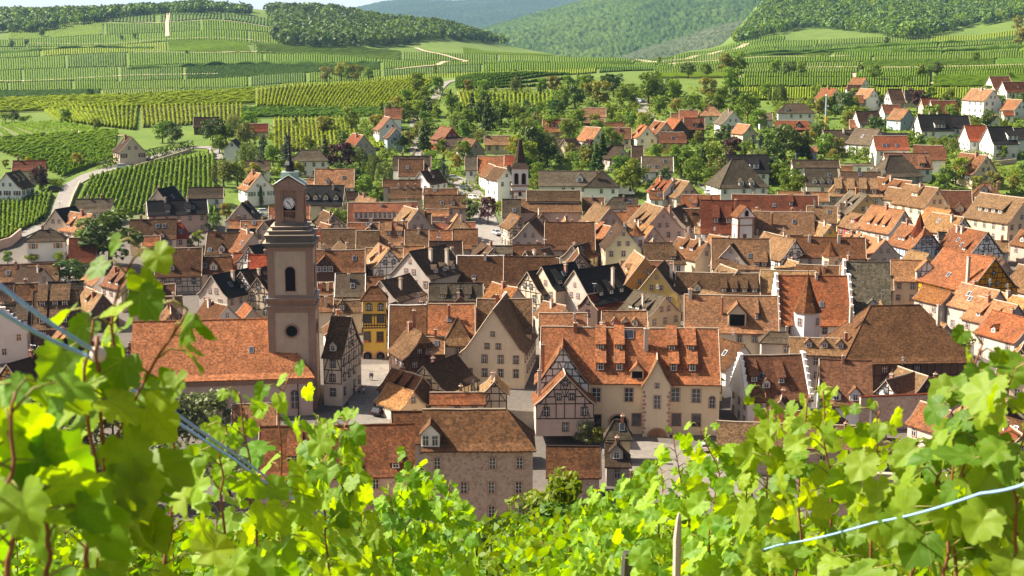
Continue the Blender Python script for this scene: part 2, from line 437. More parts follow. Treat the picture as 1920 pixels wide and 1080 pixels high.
    for e, k in (('l', 0), ('r', nx)):
        if fh[e] == 1:
            for rws in (range(nr), range(nrow-1, nr-2, -1)): mb.tube([V[r*(nx+1)+k] for r in rws], .12, rm, 4)
        elif not fh[e] and hip == '' and rr.random() < .7 and not par:
            for rws in (range(nr), range(nrow-1, nr-2, -1)): mb.tube([(V[r*(nx+1)+k][0]*.995, V[r*(nx+1)+k][1], V[r*(nx+1)+k][2]+.02) for r in rws], .09, vm, 4)
    ro = mb.build('roof', root); rv = rr.random() if rv is None else rv; ro['rv'] = rv
    # walls
    wb = MB(); wm = WM[wall]
    def gpoly(e):
        if fh[e] == 1: return []
        i1_ = 4 if fh[e] == 2 else nr-1
        pts = [(-ys[i], zs[i]) for i in range(1, i1_+1)]
        return pts + [(-y, z) for y, z in pts[::-1] if y != 0]
    e0, e1 = -L/2, L/2
    wb.add([(e0, -W/2, base), (e1, -W/2, base), (e1, W/2, base), (e0, W/2, base), (e0, -W/2, hw), (e1, -W/2, hw), (e1, W/2, hw), (e0, W/2, hw)],
           [(0, 1, 5, 4), (1, 2, 6, 5), (2, 3, 7, 6), (3, 0, 4, 7)], wm)
    for e, x in (('l', e0), ('r', e1)):
        p = gpoly(e)
        if p: wb.add([(x, y, z) for y, z in p], [tuple(range(len(p)))[::(-1 if e == 'l' else 1)]], wm)
    wo = wb.build('wall', root)
    # which faces the photograph's side can see
    vis = []
    for fr, (rt, pos) in FACES.items():
        a = rz + rt; nrm = Vector((math.sin(a), -math.cos(a)))
        x, y = pos(L, W, 0); pw = Vector((loc.x + c*x - s*y, loc.y + s*x + c*y))
        if nrm.dot(-pw.normalized()) > .08: vis.append(fr)
    tb = MB(); st = wst or ('t' if tf else {'wh': 'w', 'gr': 's', 'bl': 'w', 'pk': 's', 'wd': 'tb', 'st': 's'}.get(wall, 's'))
    dist = loc.y
    for fr in vis:
        wid = L if fr in 'fb' else W; rt, pos = FACES[fr]
        gable = fr in 'lr' and fh[fr] != 1
        gtop = (zs[4] if fh.get(fr) == 2 else hr) if gable else hw
        holes = []
        if not nowin:
            nrows = max(1, int((hw + .3) / fl)); n = max(1, int(wid / wc))
            lst = []
            for r_ in range(nrows):
                z = hw - fl*(r_+1) + .75
                if z < .4: continue
                for k in range(n):
                    if rr.random() < .2: continue
                    lst.append(((k+.5)/n*wid - wid/2 + rr.uniform(-.12, .12), z, ww, wh))
            if gable and gwin and hr - hw > 2.6:
                z = hw + .75; hwid = yat(z + 1.1)
                for k in ([-1, 1] if hwid > 1.9 else [0]): lst.append((k*min(1.1, hwid*.45), z, .8, 1.0))
                z = hw + 3.3
                if z + 1.3 < gtop and yat(z+.9) > .7: lst.append((0, z, .6, .75))
            for q, z, w_, h_ in lst:
                me = window_mesh(w_, h_, st); x, y = pos(L, W, q)
                wi = link('window', me, root, (x, y, z), rt); holes.append((q, z, w_, h_))
                if sh and h_ > 1.05:
                    for d in (-1, 1):
                        link('shutter', shutter_mesh(w_*.5, h_, sh), wi, (d*(w_*.75+.15), 0, 0))
        if tf:
            def hwz(z): return wid/2 if z <= hw + 1e-6 else yat(z)
            lev = []; z = hw; rstep = rr.choice((1.35, 2.6, 1.9))
            while z > max(hw - 5.6, 0) and z > 0: lev.append(z); z -= rstep
            lev = lev[::-1]
            if gable:
                z = hw + 1.25
                while z < gtop - .5: lev.append(z); z += 1.25
            for z in lev: beam(tb, fr, L, W, (-hwz(z)+.05, z), (hwz(z)-.05, z), .17, .046)
            for a, b2 in zip(lev, lev[1:] + ([gtop] if gable else [])):
                hb = hwz(b2 - .02); n = max(2, int(2*hwz(a) / 1.45))
                for k in range(n+1):
                    q = -hwz(a) + .1 + (2*hwz(a)-.2)*k/n + (rr.uniform(-.16, .16) if 0 < k < n else 0)
                    if abs(q) <= hb + .02: beam(tb, fr, L, W, (q, a), (q, b2), .14, .042)
                    elif abs(q) < hwz(a) and gable and a >= hw-.1:
                        zt = zat(q) if abs(q) < W/2 else b2
                        if zt > a + .3: beam(tb, fr, L, W, (q, a), (q, min(zt-.05, b2)), .17, .042)
                qa, qb = hwz(a)*.92, hb*.62
                for d in (-1, 1):
                    if rr.random() < .75: beam(tb, fr, L, W, (d*qa*.95, a), (d*(qa*.95-min(1.0, qa*.5)), b2), .15, .038)
                if gable and a > hw and rr.random() < .7:
                    beam(tb, fr, L, W, (-.1, a), (-.6, b2-.1), .13, .035); beam(tb, fr, L, W, (.1, a), (.6, b2-.1), .13, .035)
            if gable:
                for d in (-1, 1):
                    for i in range(1, 4 if fh.get(fr) == 2 else nr-1): beam(tb, fr, L, W, (d*ys[i]*.985, zs[i]-.12), (d*ys[i+1]*.985, zs[i+1]-.12), .22, .05)
    if tb.f: tb.build('timber_frame', root)
    # dormers
    for d in dorm:
        u, v, ty = d[:3]; w = d[3] if len(d) > 3 else 1.5; h = d[4] if len(d) > 4 else 1.15; sd = d[5] if len(d) > 5 else -1
        x = u*L/2; z0 = hw + v*(hr-hw); yf = yat(z0) + .02; db = MB(); lh = h
        def P(xx, o, z): return (xx, sd*o, z)
        tl = .28 if ty == 's' else tp
        if ty == 's':
            tsh = tp*(.62 if w < 2.4 else .45); dd = lh/(tp-tsh) + .1
            A = [P(x-w/2, yf, z0), P(x+w/2, yf, z0), P(x+w/2, yf, z0+lh), P(x-w/2, yf, z0+lh), P(x-w/2, yf-dd, z0+lh+dd*tsh), P(x+w/2, yf-dd, z0+lh+dd*tsh), P(x-w/2, yf-dd, z0), P(x+w/2, yf-dd, z0)]
            db.add(A, [(0,1,2,3), (0,3,4,6), (1,7,5,2)], wm if w > 2 else TIMBER if trim == 'd' else rm)
            e = .18; rp = [(x-w/2-e, yf+.3, z0+lh-.3*tsh+.04), (x+w/2+e, yf+.3, z0+lh-.3*tsh+.04), (x+w/2+e, yf-dd-.15, z0+lh+(dd+.15)*tsh+.04), (x-w/2-e, yf-dd-.15, z0+lh+(dd+.15)*tsh+.04)]
            Q = [P(*p) for p in rp]; Q2 = [(p[0], p[1], p[2]+.13) for p in Q]
            db.add(Q+Q2, [(0,3,2,1), (4,5,6,7), (0,1,5,4), (1,2,6,5), (2,3,7,6), (3,0,4,7)], rm)
        else:
            gh = w/2*1.05; dd = (lh+gh)/tp + .1; d2 = lh/tp + .1
            A = [P(x-w/2, yf, z0), P(x+w/2, yf, z0), P(x+w/2, yf, z0+lh), P(x, yf, z0+lh+gh), P(x-w/2, yf, z0+lh), P(x-w/2, yf-d2, z0+lh), P(x+w/2, yf-d2, z0+lh), P(x-w/2, yf-d2, z0), P(x+w/2, yf-d2, z0)]
            db.add(A, [(0,1,2,3,4), (0,4,5,7), (1,8,6,2)], wm if 'w' not in ty else WM['wh'])
            for k in (-1, 1):
                e = .28; t3 = 1.05
                rp = [(x, yf+.3, z0+lh+gh+.08), (x+k*(w/2+e), yf+.3, z0+lh-e*t3+.08), (x+k*(w/2+e), yf-d2-.2, z0+lh-e*t3+.08), (x, yf-dd-.2, z0+lh+gh+.08)]
                Q = [P(*p) for p in rp]; Q2 = [(p[0], p[1], p[2]+.13) for p in Q]
                db.add(Q+Q2, [(0,3,2,1), (4,5,6,7), (0,1,5,4), (1,2,6,5), (2,3,7,6), (3,0,4,7)], rm)
            if 't' in ty:
                V_ = lambda q, z: P(x+q, yf+.04, z)
                for (q0, z_0, q1, z_1) in [(-w/2, z0+lh, w/2, z0+lh), (-w/2, z0+.1, w/2, z0+.1), (-w/2+.1, z0, -w/2+.1, z0+lh), (w/2-.1, z0, w/2-.1, z0+lh), (0, z0+lh, 0, z0+lh+gh), (-w/4, z0, -w/4, z0+lh+gh*.4), (w/4, z0, w/4, z0+lh+gh*.4), (-w/2, z0+lh*.5, w/2, z0+lh*.5)]:
                    t = .09; hz = abs(q1-q0) > abs(z_1-z_0)
                    db.add([V_(q0-(0 if hz else t), z_0-(t if hz else 0)), V_(q1+(0 if hz else t), z_1-(t if hz else 0)) if hz else V_(q0+t, z_0), V_(q1+(0 if hz else t), z_1+(t if hz else 0)), V_(q0-(0 if hz else t), z_0+t) if hz else V_(q1-t, z_1)], [(0, 1, 2, 3)], TIMBER)
        do = db.build('dormer', root); do['rv'] = rv
        if 'o' in ty:
            ob = MB(); ob.box(x-w*.42, x+w*.42, sd*(yf+.03), sd*(yf+.02), z0+.1, z0+lh*.95, DARK); ob.build('opening', do)
        else:
            nn = max(1, int(w/1.3))
            for k in range(nn): link('window', window_mesh(min(.85, w*.6), lh*.72, 'w'), do, (x + ((k+.5)/nn-.5)*w, sd*(yf+.012), z0+lh*.16), 0 if sd < 0 else math.pi)
    # chimneys
    for ch in chim:
        u, off = ch[:2]; hgt = ch[2] if len(ch) > 2 else 1.0; sz = (ch[3] if len(ch) > 3 else .32)*.9; mt = CHIMP if len(ch) > 4 else (CHIM if rr.random() < .6 else CHIMP)
        x, y = u*L/2, off*W/2; zb = zat(y) - 1.0; zt = max(zat(y)+.9, hr-.2) + hgt*.6
        cb = MB(); cb.box(x-sz, x+sz, y-sz*1.2, y+sz*1.2, zb, zt, mt); cb.box(x-sz-.1, x+sz+.1, y-sz*1.2-.1, y+sz*1.2+.1, zt, zt+.14, VERGE)
        for k in (-1, 1): cb.lathe([(.11, zt+.142), (.11, zt+.45), (.08, zt+.45)], CHIM, 6, (x, y + k*sz*.55))
        cb.build('chimney', root)
    for sk in sky:
        u, v = sk[:2]; sd = sk[2] if len(sk) > 2 else -1; w_, h_ = (sk[3], sk[4]) if len(sk) > 4 else (.75, 1.1)
        z0 = hw + v*(hr-hw); y0 = yat(z0); k = math.hypot(1, tp); dy, dz = h_/k, h_*tp/k; x = u*L/2
        sb = MB(); n = (tp/k*.2, 1/k*.2)
        for (e, mt, lf) in ((.09, METAL, .0), (0, GLASS, .012)):
            q = [(x-w_/2-e, sd*(y0+e/k+n[0]+lf), z0-e*tp/k+n[1]+lf), (x+w_/2+e, sd*(y0+e/k+n[0]+lf), z0-e*tp/k+n[1]+lf), (x+w_/2+e, sd*(y0-dy-e/k+n[0]+lf), z0+dz+e*tp/k+n[1]+lf), (x-w_/2-e, sd*(y0-dy-e/k+n[0]+lf), z0+dz+e*tp/k+n[1]+lf)]
            if e:
                q2 = [(a, b2 - sd*.15*tp/k, z-.15) for a, b2, z in q]; sb.add(q+q2, [(0,1,2,3), (0,4,5,1), (1,5,6,2), (2,6,7,3), (3,7,4,0)], mt)
            else: sb.add(q, [(0, 1, 2, 3)], mt)
        sb.build('skylight', root)
    for e in par:                                        # stepped or plain gable parapet rising over the roof
        x = -L/2 if e.lower() == 'l' else L/2; pb = MB(); n = 7
        for sd in (-1, 1):
            for k in range(n):
                ya, yb = W/2+.3 - (W/2+.3)*k/n, W/2+.3 - (W/2+.3)*(k+1)/n
                zt = zat(yb) + .35; pb.box(x-.28, x+.28, *sorted((sd*ya, sd*yb)), base if False else hw-.6, zt, WM['wh']); pb.box(x-.34, x+.34, *sorted((sd*(ya+.02), sd*(yb+.01))), zt+.002, zt+.12, VERGEW)
        pb.build('parapet', root)
    ctr = Vector((loc.x, loc.y, loc.z + (hw+hr)/2)); pxy = project(*ctr)
    HOUSES.append(dict(o=root, px=pxy[0], py=pxy[1], roof=roof, wall=wall, hip=hip, tf=tf, nd=len(dorm), nc=len(chim), sk=len(sky), sh=sh, g=anchor == 'l', yaw=math.degrees(rz), label=label, cat=cat, L=L, W=W, hw=hw, hr=hr, loc=loc, par=par, extra=extra))
    root['category'] = cat
    return root

class Tile:
    ox = 0; oy = 0; k = 4.0
def T(ox, oy, k=4.0): Tile.ox, Tile.oy, Tile.k = ox, oy, k
def tp_(x, y): return Tile.ox + x/Tile.k, Tile.oy + y/Tile.k

def P(x0, x1, yr, ye, roof, wall, hw=6, tp=1.15, yaw=0, **kw):
    """eaves towards us: roof seen between pixel columns x0..x1, ridge row yr, eave row ye"""
    X0, YR = tp_(x0, yr); X1, YE = tp_(x1, ye); xm = (X0+X1)/2
    kk = kw.get('kick', .6); tk = tp*kk; E = solve(xm, YE, hw - .45*tk); s = F / E.y
    tA = -E.z / E.y
    W = max(3.0, 2 * ((YE-YR)/s - .45*tk - .45*tA + .9*tp*(1-kk)) / (tp + tA)); L = max(3.0, (X1-X0)/s / math.cos(rad(yaw)) - .7)
    E.z -= hw - .45*tk; E.y += .45
    dirv = math.atan2(E.x, E.y)                         # face the camera squarely, as the photo's pixel columns assume
    return house(E, W, L, rad(yaw) - dirv*.6, roof, wall, hw, tp, **kw)

def G(xa, ya, W, L, yaw, roof, wall, hw=6, tp=1.15, D=None, **kw):
    """gable towards us: apex pixel (xa, ya); yaw > 0 turns the gable to the right"""
    X, Y = tp_(xa, ya); yk = max(W/2-.9, W*.3); hr = hw + (W/2-yk)*tp*kw.get('kick', .6) + yk*tp
    E = solve(X, Y, hr) if D is None else Vector(ray(X, Y))*D; E.z -= hr
    dm = kw.get('dorm'); sd = 1 if yaw > 0 else -1
    if dm: kw['dorm'] = [tuple(d) + ((1.5, 1.15)[len(d)-3:] if len(d) < 5 else ()) + ((sd,) if len(d) < 6 else ()) for d in dm]
    sk = kw.get('sky')
    if sk: kw['sky'] = [(d[0], d[1], sd) for d in sk]
    return house(E, W, L, math.pi/2 + rad(yaw) - math.atan2(E.x, E.y)*.9, roof, wall, hw, tp, anchor='l', **kw)

def rec(root): return next(h for h in HOUSES if h['o'] is root)
# ------------------------------------------------------------------ the town, house by house (tile origin, then quarter-pixel coordinates)
T(0, 200)
G(990, 232, 9, 10, 14, 'dk', 'cr', 4.5, sh='br', chim=[(.2,.2)], sky=[(.2,.5)])
G(45, 500, 9, 10, -22, 'gy', 'wh', 4.5, sh='br'); P(90, 335, 405, 485, 'rd', 'cr', 4.5, chim=[(-.7,.1)])
P(565, 842, 690, 800, 'gy', 'wh', 4, chim=[(-.4,.1),(.4,.1)]); G(415, 775, 8.5, 9, -35, 'sl', 'cr', 4.5, sky=[(0,.5)])
G(690, 808, 8.5, 9.5, 38, 'or', 'cr', 4, chim=[(-.2,.1)], sky=[(-.4,.3),(.3,.5)])
P(190, 478, 925, 1015, 'gy', 'wh', 5.5, .8, hip='lr', sh='or', chim=[(-.2,.1)])
P(505, 712, 975, 1175, 'rb', 'cr', 3.5)
P(1110, 1560, 700, 815, 'sl', 'pk', 5.5, yaw=9, chim=[(-.4,-.1,.6,.3,1),(.35,-.1,.6,.3,1)], sky=[(.5,.3),(.3,.3)], trim='w')
G(1180, 622, 9, 9, -32, 'sl', 'cr', 4.5, chim=[(-.5,.2)], sky=[(0,.4)]); P(1405, 1675, 605, 690, 'gy', 'wh', 3.6)
P(965, 1318, 842, 1000, 'br', 'cr', 4.5, sky=[(.2,.55),(.5,.55)], dorm=[(-.6,.05,'g',1.4,.7),(.1,.05,'g',1.4,.7),(.4,.05,'g',1.4,.7)])
P(1310, 1395, 870, 990, 'rd', 'pk', 4, hip='r'); P(1060, 1200, 970, 1050, 'or', 'cr', 4)
P(1530, 1808, 940, 1115, 'br', 'wh', 5, dorm=[(-.1,.1,'g',1.6,1.0)], yaw=-6, sky=[(-.8,.08)])
G(1805, 733, 9, 9, -12, 'sl', 'gr', 4.5); P(1715, 1960, 850, 920, 'or', 'cr', 3.2)
G(1738, 255, 5.5, 8, -10, 'sl', 'wh', 5); P(1448, 1645, 80, 158, 'dk', 'wd', 3); P(1815, 2012, 128, 190, 'rb', 'pk', 3)
P(1822, 2022, 405, 480, 'gy', 'wh', 4, chim=[(0,.1)])
P(1690, 1920, 918, 1000, 'sl', 'cr', 4)
T(0, 400)
P(-60, 430, 375, 515, 'or', 'cr', 4, dorm=[(.15,.25,'g',1.3,.9)], sky=[(-.55,.35)]); G(330, 420, 7, 8, 40, 'dk', 'gr', 5)
P(1155, 1512, 250, 480, 'br', 'gr', 4.5, tf=1, chim=[(.5,-.7,.2,.2)])
P(1740, 1960, 290, 435, 'rd', 'cr', 4, hip='r'); P(1500, 1740, 322, 455, 'br', 'cr', 4.5, dorm=[(-.2,.15,'g',1.8,1.1)], sky=[(-.8,.3)])
G(1590, 470, 8.5, 12, -42, 'sl', 'gr', 6, dorm=[(.1,.25,'s',1.6,1.0)], chim=[(-.1,-.3)]); G(1810, 440, 8, 10, -42, 'dk', 'wh', 6, tf=1, chim=[(-.1,-.3,.6,.3,1)])
P(-30, 100, 520, 670, 'dk', 'wd', 6); P(95, 285, 520, 660, 'br', 'wd', 6)
P(232, 575, 560, 875, 'br', 'wd', 6.5, 1.25, tf=1, dorm=[(-.6,.55,'s',1.7,1.5),(0,.55,'s',1.7,1.5),(.45,.55,'s',1.7,1.5),(-.6,.12,'s',1.7,1.4),(0,.12,'s',1.7,1.4),(.45,.12,'s',1.7,1.4)], trim='d')
P(530, 665, 755, 865, 'dk', 'wd', 6); P(-70, 228, 675, 890, 'gy', 'wh', 6, dorm=[(.55,.1,'s',2.2,1.5)])
G(15, 720, 9, 9, 8, 'rb', 'wh', 6.5, par='l'); P(955, 1312, 530, 672, 'rb', 'cr', 5, sky=[(-.6,.25),(-.1,.25)])
T(0, 600)
G(300, 190, 8.5, 11, -52, 'sl', 'oc', 5.5, tf=1, sky=[(.4,.1)]); G(55, 335, 7, 9, -40, 'dk', 'oc', 4.5, tf=1)
P(430, 640, 160, 300, 'dk', 'wd', 6)
T(480, 200)
P(255, 540, 325, 410, 'gy', 'wh', 5.5, .95, hip='lr', chim=[(.6,.1)]); P(435, 738, 465, 612, 'or', 'wh', 4.2, chim=[(-.35,.05,.2)])
P(352, 652, 588, 745, 'sl', 'cg', 5.5, yaw=-8, dorm=[(-.9,.25,'g',1.3,1.0),(-.45,.25,'g',1.3,1.0),(.1,.25,'g',1.3,1.0),(.65,.25,'g',1.3,1.0)], seed=5)
P(300, 435, 545, 600, 'or', 'cr', 4); P(590, 770, 640, 700, 'dk', 'wh', 3.5)
G(35, 503, 9, 9, 18, 'ob', 'wh', 5, chim=[(.2,.15)], sh='gn'); P(90, 405, 742, 850, 'or', 'cr', 5)
P(680, 1215, 715, 895, 'rb', 'tanw', 4.5, dorm=[(0,.25,'s',16,2.0)], sky=[(-.7,.2)], chim=[(-.05,-.25,.6,.4,1)])
P(1000, 1250, 612, 692, 'br', 'cr', 5, chim=[(-.5,.1),(.1,.1),(.6,.1)]); P(945, 1240, 552, 605, 'br', 'gr', 6, chim=[(.4,.1,.2,.2)])
P(1250, 1515, 615, 665, 'br', 'gr', 5, yaw=-5); P(1252, 1585, 662, 765, 'br', 'pk', 5, sky=[(-.15,.2)], chim=[(-.9,.1)])
P(1020, 1315, 370, 480, 'gy', 'wh', 6, chim=[(-.5,.1),(.1,.1),(.55,.1)]); P(1065, 1260, 395, 525, 'br', 'wh', 5, sky=[(-.3,.4)]); G(1235, 488, 7, 9, -38, 'dk', 'wh', 5)
G(1005, 82, 8.5, 9, 14, 'rb', 'wh', 5.5, sh='br', wst='wb'); G(1050, 165, 6.5, 7, 10, 'rb', 'bl', 5); P(965, 1092, 8, 95, 'rb', 'wh', 5, chim=[(.2,.1),(-.9,.1)])
G(805, 215, 9, 11, 20, 'rb', 'gr', 4, chim=[(-.2,.2)]); G(1470, 158, 8, 10, 25, 'rb', 'rd', 4.5); P(1418, 1580, 232, 300, 'gy', 'gr', 3, .7)
G(1650, 248, 7, 8, 30, 'ob', 'gr', 3.5); P(1710, 1908, 220, 290, 'ob', 'cr', 3.5, chim=[(-.95,-.1,.6,.3,1)])
P(1565, 1662, 375, 480, 'gy', 'wh', 4.5); P(1660, 1862, 370, 492, 'or', 'cr', 4, .9); G(1795, 445, 6.5, 8, 16, 'ob', 'wh', 4.5)
P(1862, 1965, 365, 442, 'rd', 'cr', 4); G(1880, 466, 6.5, 8, 28, 'br', 'wh', 7)
G(1215, 772, 11, 9, 25, 'ob', 'gr', 5); P(1140, 1320, 800, 930, 'br', 'gr', 5, dorm=[(0,.35,'s',2.2,1.2)]); G(1525, 828, 7, 7, 6, 'ob', 'gr', 4, hip='l'); P(1320, 1650, 868, 925, 'rd', 'cr', 4)
P(1265, 1450, 770, 825, 'ob', 'pk', 4); P(1842, 1990, 692, 835, 'gy', 'pk', 6)
P(680, 930, 892, 925, 'or', 'tanw', 4); P(410, 487, 915, 1010, 'rd', 'cr', 5)
T(480, 400)
P(-120, 95, 55, 130, 'ob', 'cr', 5); G(62, 62, 6, 7, -30, 'rb', 'gr', 5); G(-20, 150, 9, 9, 20, 'or', 'cr', 6); P(-70, 95, 305, 440, 'rd', 'cr', 6, tf=1); G(-50, 250, 8, 10, -35, 'sl', 'wh', 6, tf=1)
G(15, 480, 7, 9, -35, 'dk', 'cr', 6, tf=1)
P(482, 745, 112, 268, 'br', 'cr', 4.5, dorm=[(.1,.1,'g',1.5,1.0)]); P(745, 925, 128, 270, 'br', 'gr', 4.5, chim=[(.1,.2,1.2,.35)])
P(918, 1140, 58, 250, 'or', 'cr', 4.5, dorm=[(-.4,.45,'s',1.5,1.1),(.45,.45,'s',1.5,1.1)])
P(1110, 1300, 118, 262, 'br', 'gr', 5); P(1295, 1475, 125, 265, 'or', 'cr', 5, chim=[(-.1,-.75,.3,.2)]); P(1472, 1668, 115, 272, 'ob', 'gr', 5, trim='d')
P(435, 822, 268, 450, 'br', 'wd', 6, 1.25, dorm=[(-.62,-.02,'gt',4.2,1.6)], sky=[(.6,.5)]); P(455, 582, 515, 612, 'br', 'gr', 5, chim=[(-.7,-.6,.4),(.3,-.6,.4)])
G(1000, 268, 8.5, 10, 16, 'ob', 'wh', 6, tf=1, chim=[(-.3,.3)]); P(815, 1110, 258, 340, 'ob', 'gr', 6)
G(1150, 292, 12, 14, -38, 'dk', 'gr', 8, 1.0, chim=[(-.3,-.4,.8,.35,1),(.2,-.75,.3,.35)]); G(935, 508, 9, 11, -36, 'dk', 'gr', 6, 1.0, chim=[(-.2,-.5,.5,.3,1)])
P(585, 822, 442, 632, 'gy', 'cr', 5.5, .95, trim='w'); P(580, 800, 648, 748, 'br', 'cr', 5, dorm=[(-.5,.1,'gt',1.5,1.2)]); P(455, 580, 610, 745, 'or', 'cr', 5, chim=[(.1,-.6,.4,.3)])
P(1285, 1712, 520, 662, 'gy', 'pk', 5); P(1498, 1870, 308, 545, 'br', 'cr', 5, chim=[(.2,-.1,.7,.35,1)], sky=[(-.3,.15)], trim='w')
G(1482, 300, 5.5, 9, 12, 'rb', 'wh', 6, tf=1); P(1290, 1460, 262, 425, 'br', 'gr', 6, dorm=[(.4,.15,'gt',1.4,1.1)]); P(1615, 1930, 250, 305, 'gy', 'gr', 5)
P(1850, 2290, 315, 560, 'br', 'gr', 6); P(1710, 1930, 552, 632, 'ob', 'cr', 5)
P(985, 1282, 660, 1075, 'ob', 'cr', 4.5, sky=[(.05,.45)], trim='w', chim=[(.4,-.75,.3)]); P(1278, 1652, 665, 925, 'or', 'cr', 8, chim=[(-.1,-.45,.5,.25)]); P(1645, 2085, 625, 905, 'br', 'cr', 8)
YEL = P(783, 985, 548, 660, 'br', 'ye', 12.6, 1.45, hip='lr', nowin=1, name='mustard_house', label='tall mustard yellow house under a pyramid roof closing the street', wst='t')
P(1395, 1628, 770, 1000, 'ob', 'cr', 7.5, 1.7, hip='lr', name='stair_turret_house', label='cream turret house with steep tan pyramid roof beside the big cream gable')
G(1775, 728, 12.2, 18, -9, 'ob', 'cr', 7, 1.45, seed=3, wst='d', dorm=[], label='tall cream gabled house with steep bellcast roof beside the mansion', wh=1.45)
T(480, 600)
P(485, 655, -48, 290, 'br', 'cr', 9.5, yaw=-16, tf=1, dorm=[(-.1,.12,'g',1.3,1.2)], label='corner half-timbered house with brown roof right of the clock tower')
G(1262, 108, 8.5, 9, 20, 'br', 'wd', 6, tf=1, hip='halfl', chim=[(.6,.1)], seed=2); P(1290, 1400, 120, 262, 'ob', 'wd', 7)
G(1260, 348, 9.5, 11, -34, 'dk', 'tanw', 4, .95, tf=1); G(1245, 425, 6.5, 9, 38, 'ob', 'wd', 3.5); G(1180, 540, 5.5, 8, 35, 'tan', 'tanw', 3)
P(1290, 1730, 588, 640, 'or', 'cr', 6); G(1788, 462, 4.5, 6, 0, 'tan', 'cr', 7, tf=1, nowin=1); G(1330, 400, 7, 8, -30, 'rb', 'tanw', 3)
T(960, 200)
P(530, 708, 10, 80, 'or', 'wh', 4.2); P(540, 700, 90, 125, 'br', 'wd', 2.2, .6); P(228, 443, 95, 192, 'or', 'pk', 4, sky=[(.05,.3)])
P(615, 850, 122, 165, 'br', 'gr', 4); P(690, 900, 160, 245, 'rb', 'cr', 3.6, chim=[(.1,-.2,.5,.3,1),(.9,.1)]); G(665, 160, 8.5, 9, 38, 'or', 'wh', 3.8)
P(280, 400, 240, 305, 'gy', 'wd', 3); G(390, 245, 6, 7, -35, 'ob', 'cr', 3.5)
G(1015, 150, 7.5, 10, 14, 'or', 'wh', 4.5, dorm=[(0,.3,'s')]); G(1155, 118, 8.5, 10, 24, 'or', 'tanw', 5, dorm=[(0,.35,'s')]); P(1105, 1312, 192, 275, 'rb', 'ye', 4.2, hip='halflr', sky=[(0,.3)])
G(1265, 98, 7.5, 10, 26, 'or', 'wd', 5); P(1290, 1450, 85, 175, 'rb', 'wd', 4.5, dorm=[(.2,.2,'s',2.5,1.3)], chim=[(.4,.1)])
P(1255, 1402, 28, 95, 'rd', 'wh', 4.5, chim=[(0,.1)]); P(1405, 1582, -2, 70, 'or', 'wh', 4, .95, hip='lr', chim=[(-.1,.1)]); G(1660, 35, 9, 10, 16, 'gy', 'wh', 4.5, chim=[(-.2,.1,.6,.3,1)], sh='br')
G(1785, 138, 6, 8, 34, 'or', 'cr', 3.6); P(1195, 1260, 50, 100, 'or', 'cr', 4); P(1855, 1960, 50, 100, 'gy', 'wh', 4, .5)
P(895, 992, 295, 400, 'dk', 'gr', 4); G(828, 308, 7, 9, 30, 'dk', 'gr', 4.5); P(735, 850, 290, 360, 'dk', 'gr', 4)
P(972, 1215, 375, 492, 'gy', 'wh', 4.5, sky=[(-.6,.2),(-.1,.2),(.5,.6)], par='', trim='w')
P(195, 792, 480, 598, 'gy', 'wh', 4.5, .95, hip='r', dorm=[(.05,.25,'g',2.2,1.2)], label='long grey-roofed school with white walls behind the small white church'); G(672, 490, 10.5, 6, 0, 'gy', 'wh', 4.5, .95, hip='l', dorm=[])
P(525, 700, 680, 780, 'br', 'pk', 6); P(690, 952, 680, 770, 'gy', 'wh', 5, hip='l'); G(1200, 560, 7, 9, 30, 'or', 'wh', 4.5, chim=[(.4,.1)]); G(1330, 565, 8.5, 11, 28, 'ob', 'cr', 4.5, dorm=[(0,.3,'s')])
G(1370, 625, 5, 7, 25, 'ob', 'gr', 4)
P(1558, 1930, 388, 612, 'gy', 'wh', 5, 1.2, yaw=16, hip='lr', dorm=[(-.1,.05,'gw',1.5,1.2),(.35,.05,'gw',1.5,1.2)], sh='wh', label='big white house with steep grey hipped roof above the old town'); P(1608, 1935, 360, 500, 'sl', 'wh', 4.5, dorm=[(.3,.2,'s',3,1.6)], chim=[(.2,.1,.7,.3,1)])
G(735, 758, 9.5, 12, 20, 'ob', 'gr', 7); P(630, 870, 790, 930, 'ob', 'gr', 5)
P(862, 1180, 745, 912, 'or', 'cr', 6); G(1138, 758, 12, 13, 22, 'ob', 'pk', 7.5, 1.05, chim=[(-.6,-.5,.5,.3)]); G(1190, 770, 8, 12, -20, 'dk', 'pk', 7)
G(1060, 900, 8, 8, 30, 'tan', 'pk', 5, dorm=[]); P(1270, 1570, 660, 772, 'or', 'cr', 5, sky=[(-.5,.5)]); P(1262, 1420, 762, 905, 'br', 'gr', 6)
P(1650, 2305, 660, 800, 'rb', 'cr', 5, chim=[(-.5,.1,.3,.3)]); P(1412, 1802, 695, 958, 'rb', 'wh', 7, 1.35, dorm=[(-.4,.3,'s',1.6,1.5),(.1,.3,'s',1.6,1.5)])
G(1625, 832, 5.5, 10, 38, 'tan', 'wh', 6); P(1810, 2275, 785, 965, 'or', 'cr', 6, chim=[(-.4,-.6,.3,.3),(.3,.1)]); P(1370, 1480, 905, 960, 'ob', 'wh', 6)
P(1030, 1140, 630, 700, 'ob', 'wh', 4)
T(960, 400)
G(62, 30, 6, 9, 16, 'ob', 'cr', 6, tf=1); G(128, 68, 8.8, 11, -10, 'dk', 'gr', 6); P(240, 632, 60, 280, 'br', 'gr', 5, chim=[(-.5,.1),(.1,.1,.4,.3)])
G(405, 62, 8, 9, 2, 'ob', 'cr', 6, tf=1, hip='halfl'); G(455, 245, 6, 8, -30, 'br', 'cr', 4, chim=[(-.4,.3,.8,.3,1)]); P(0, 310, 235, 318, 'br', 'gr', 4)
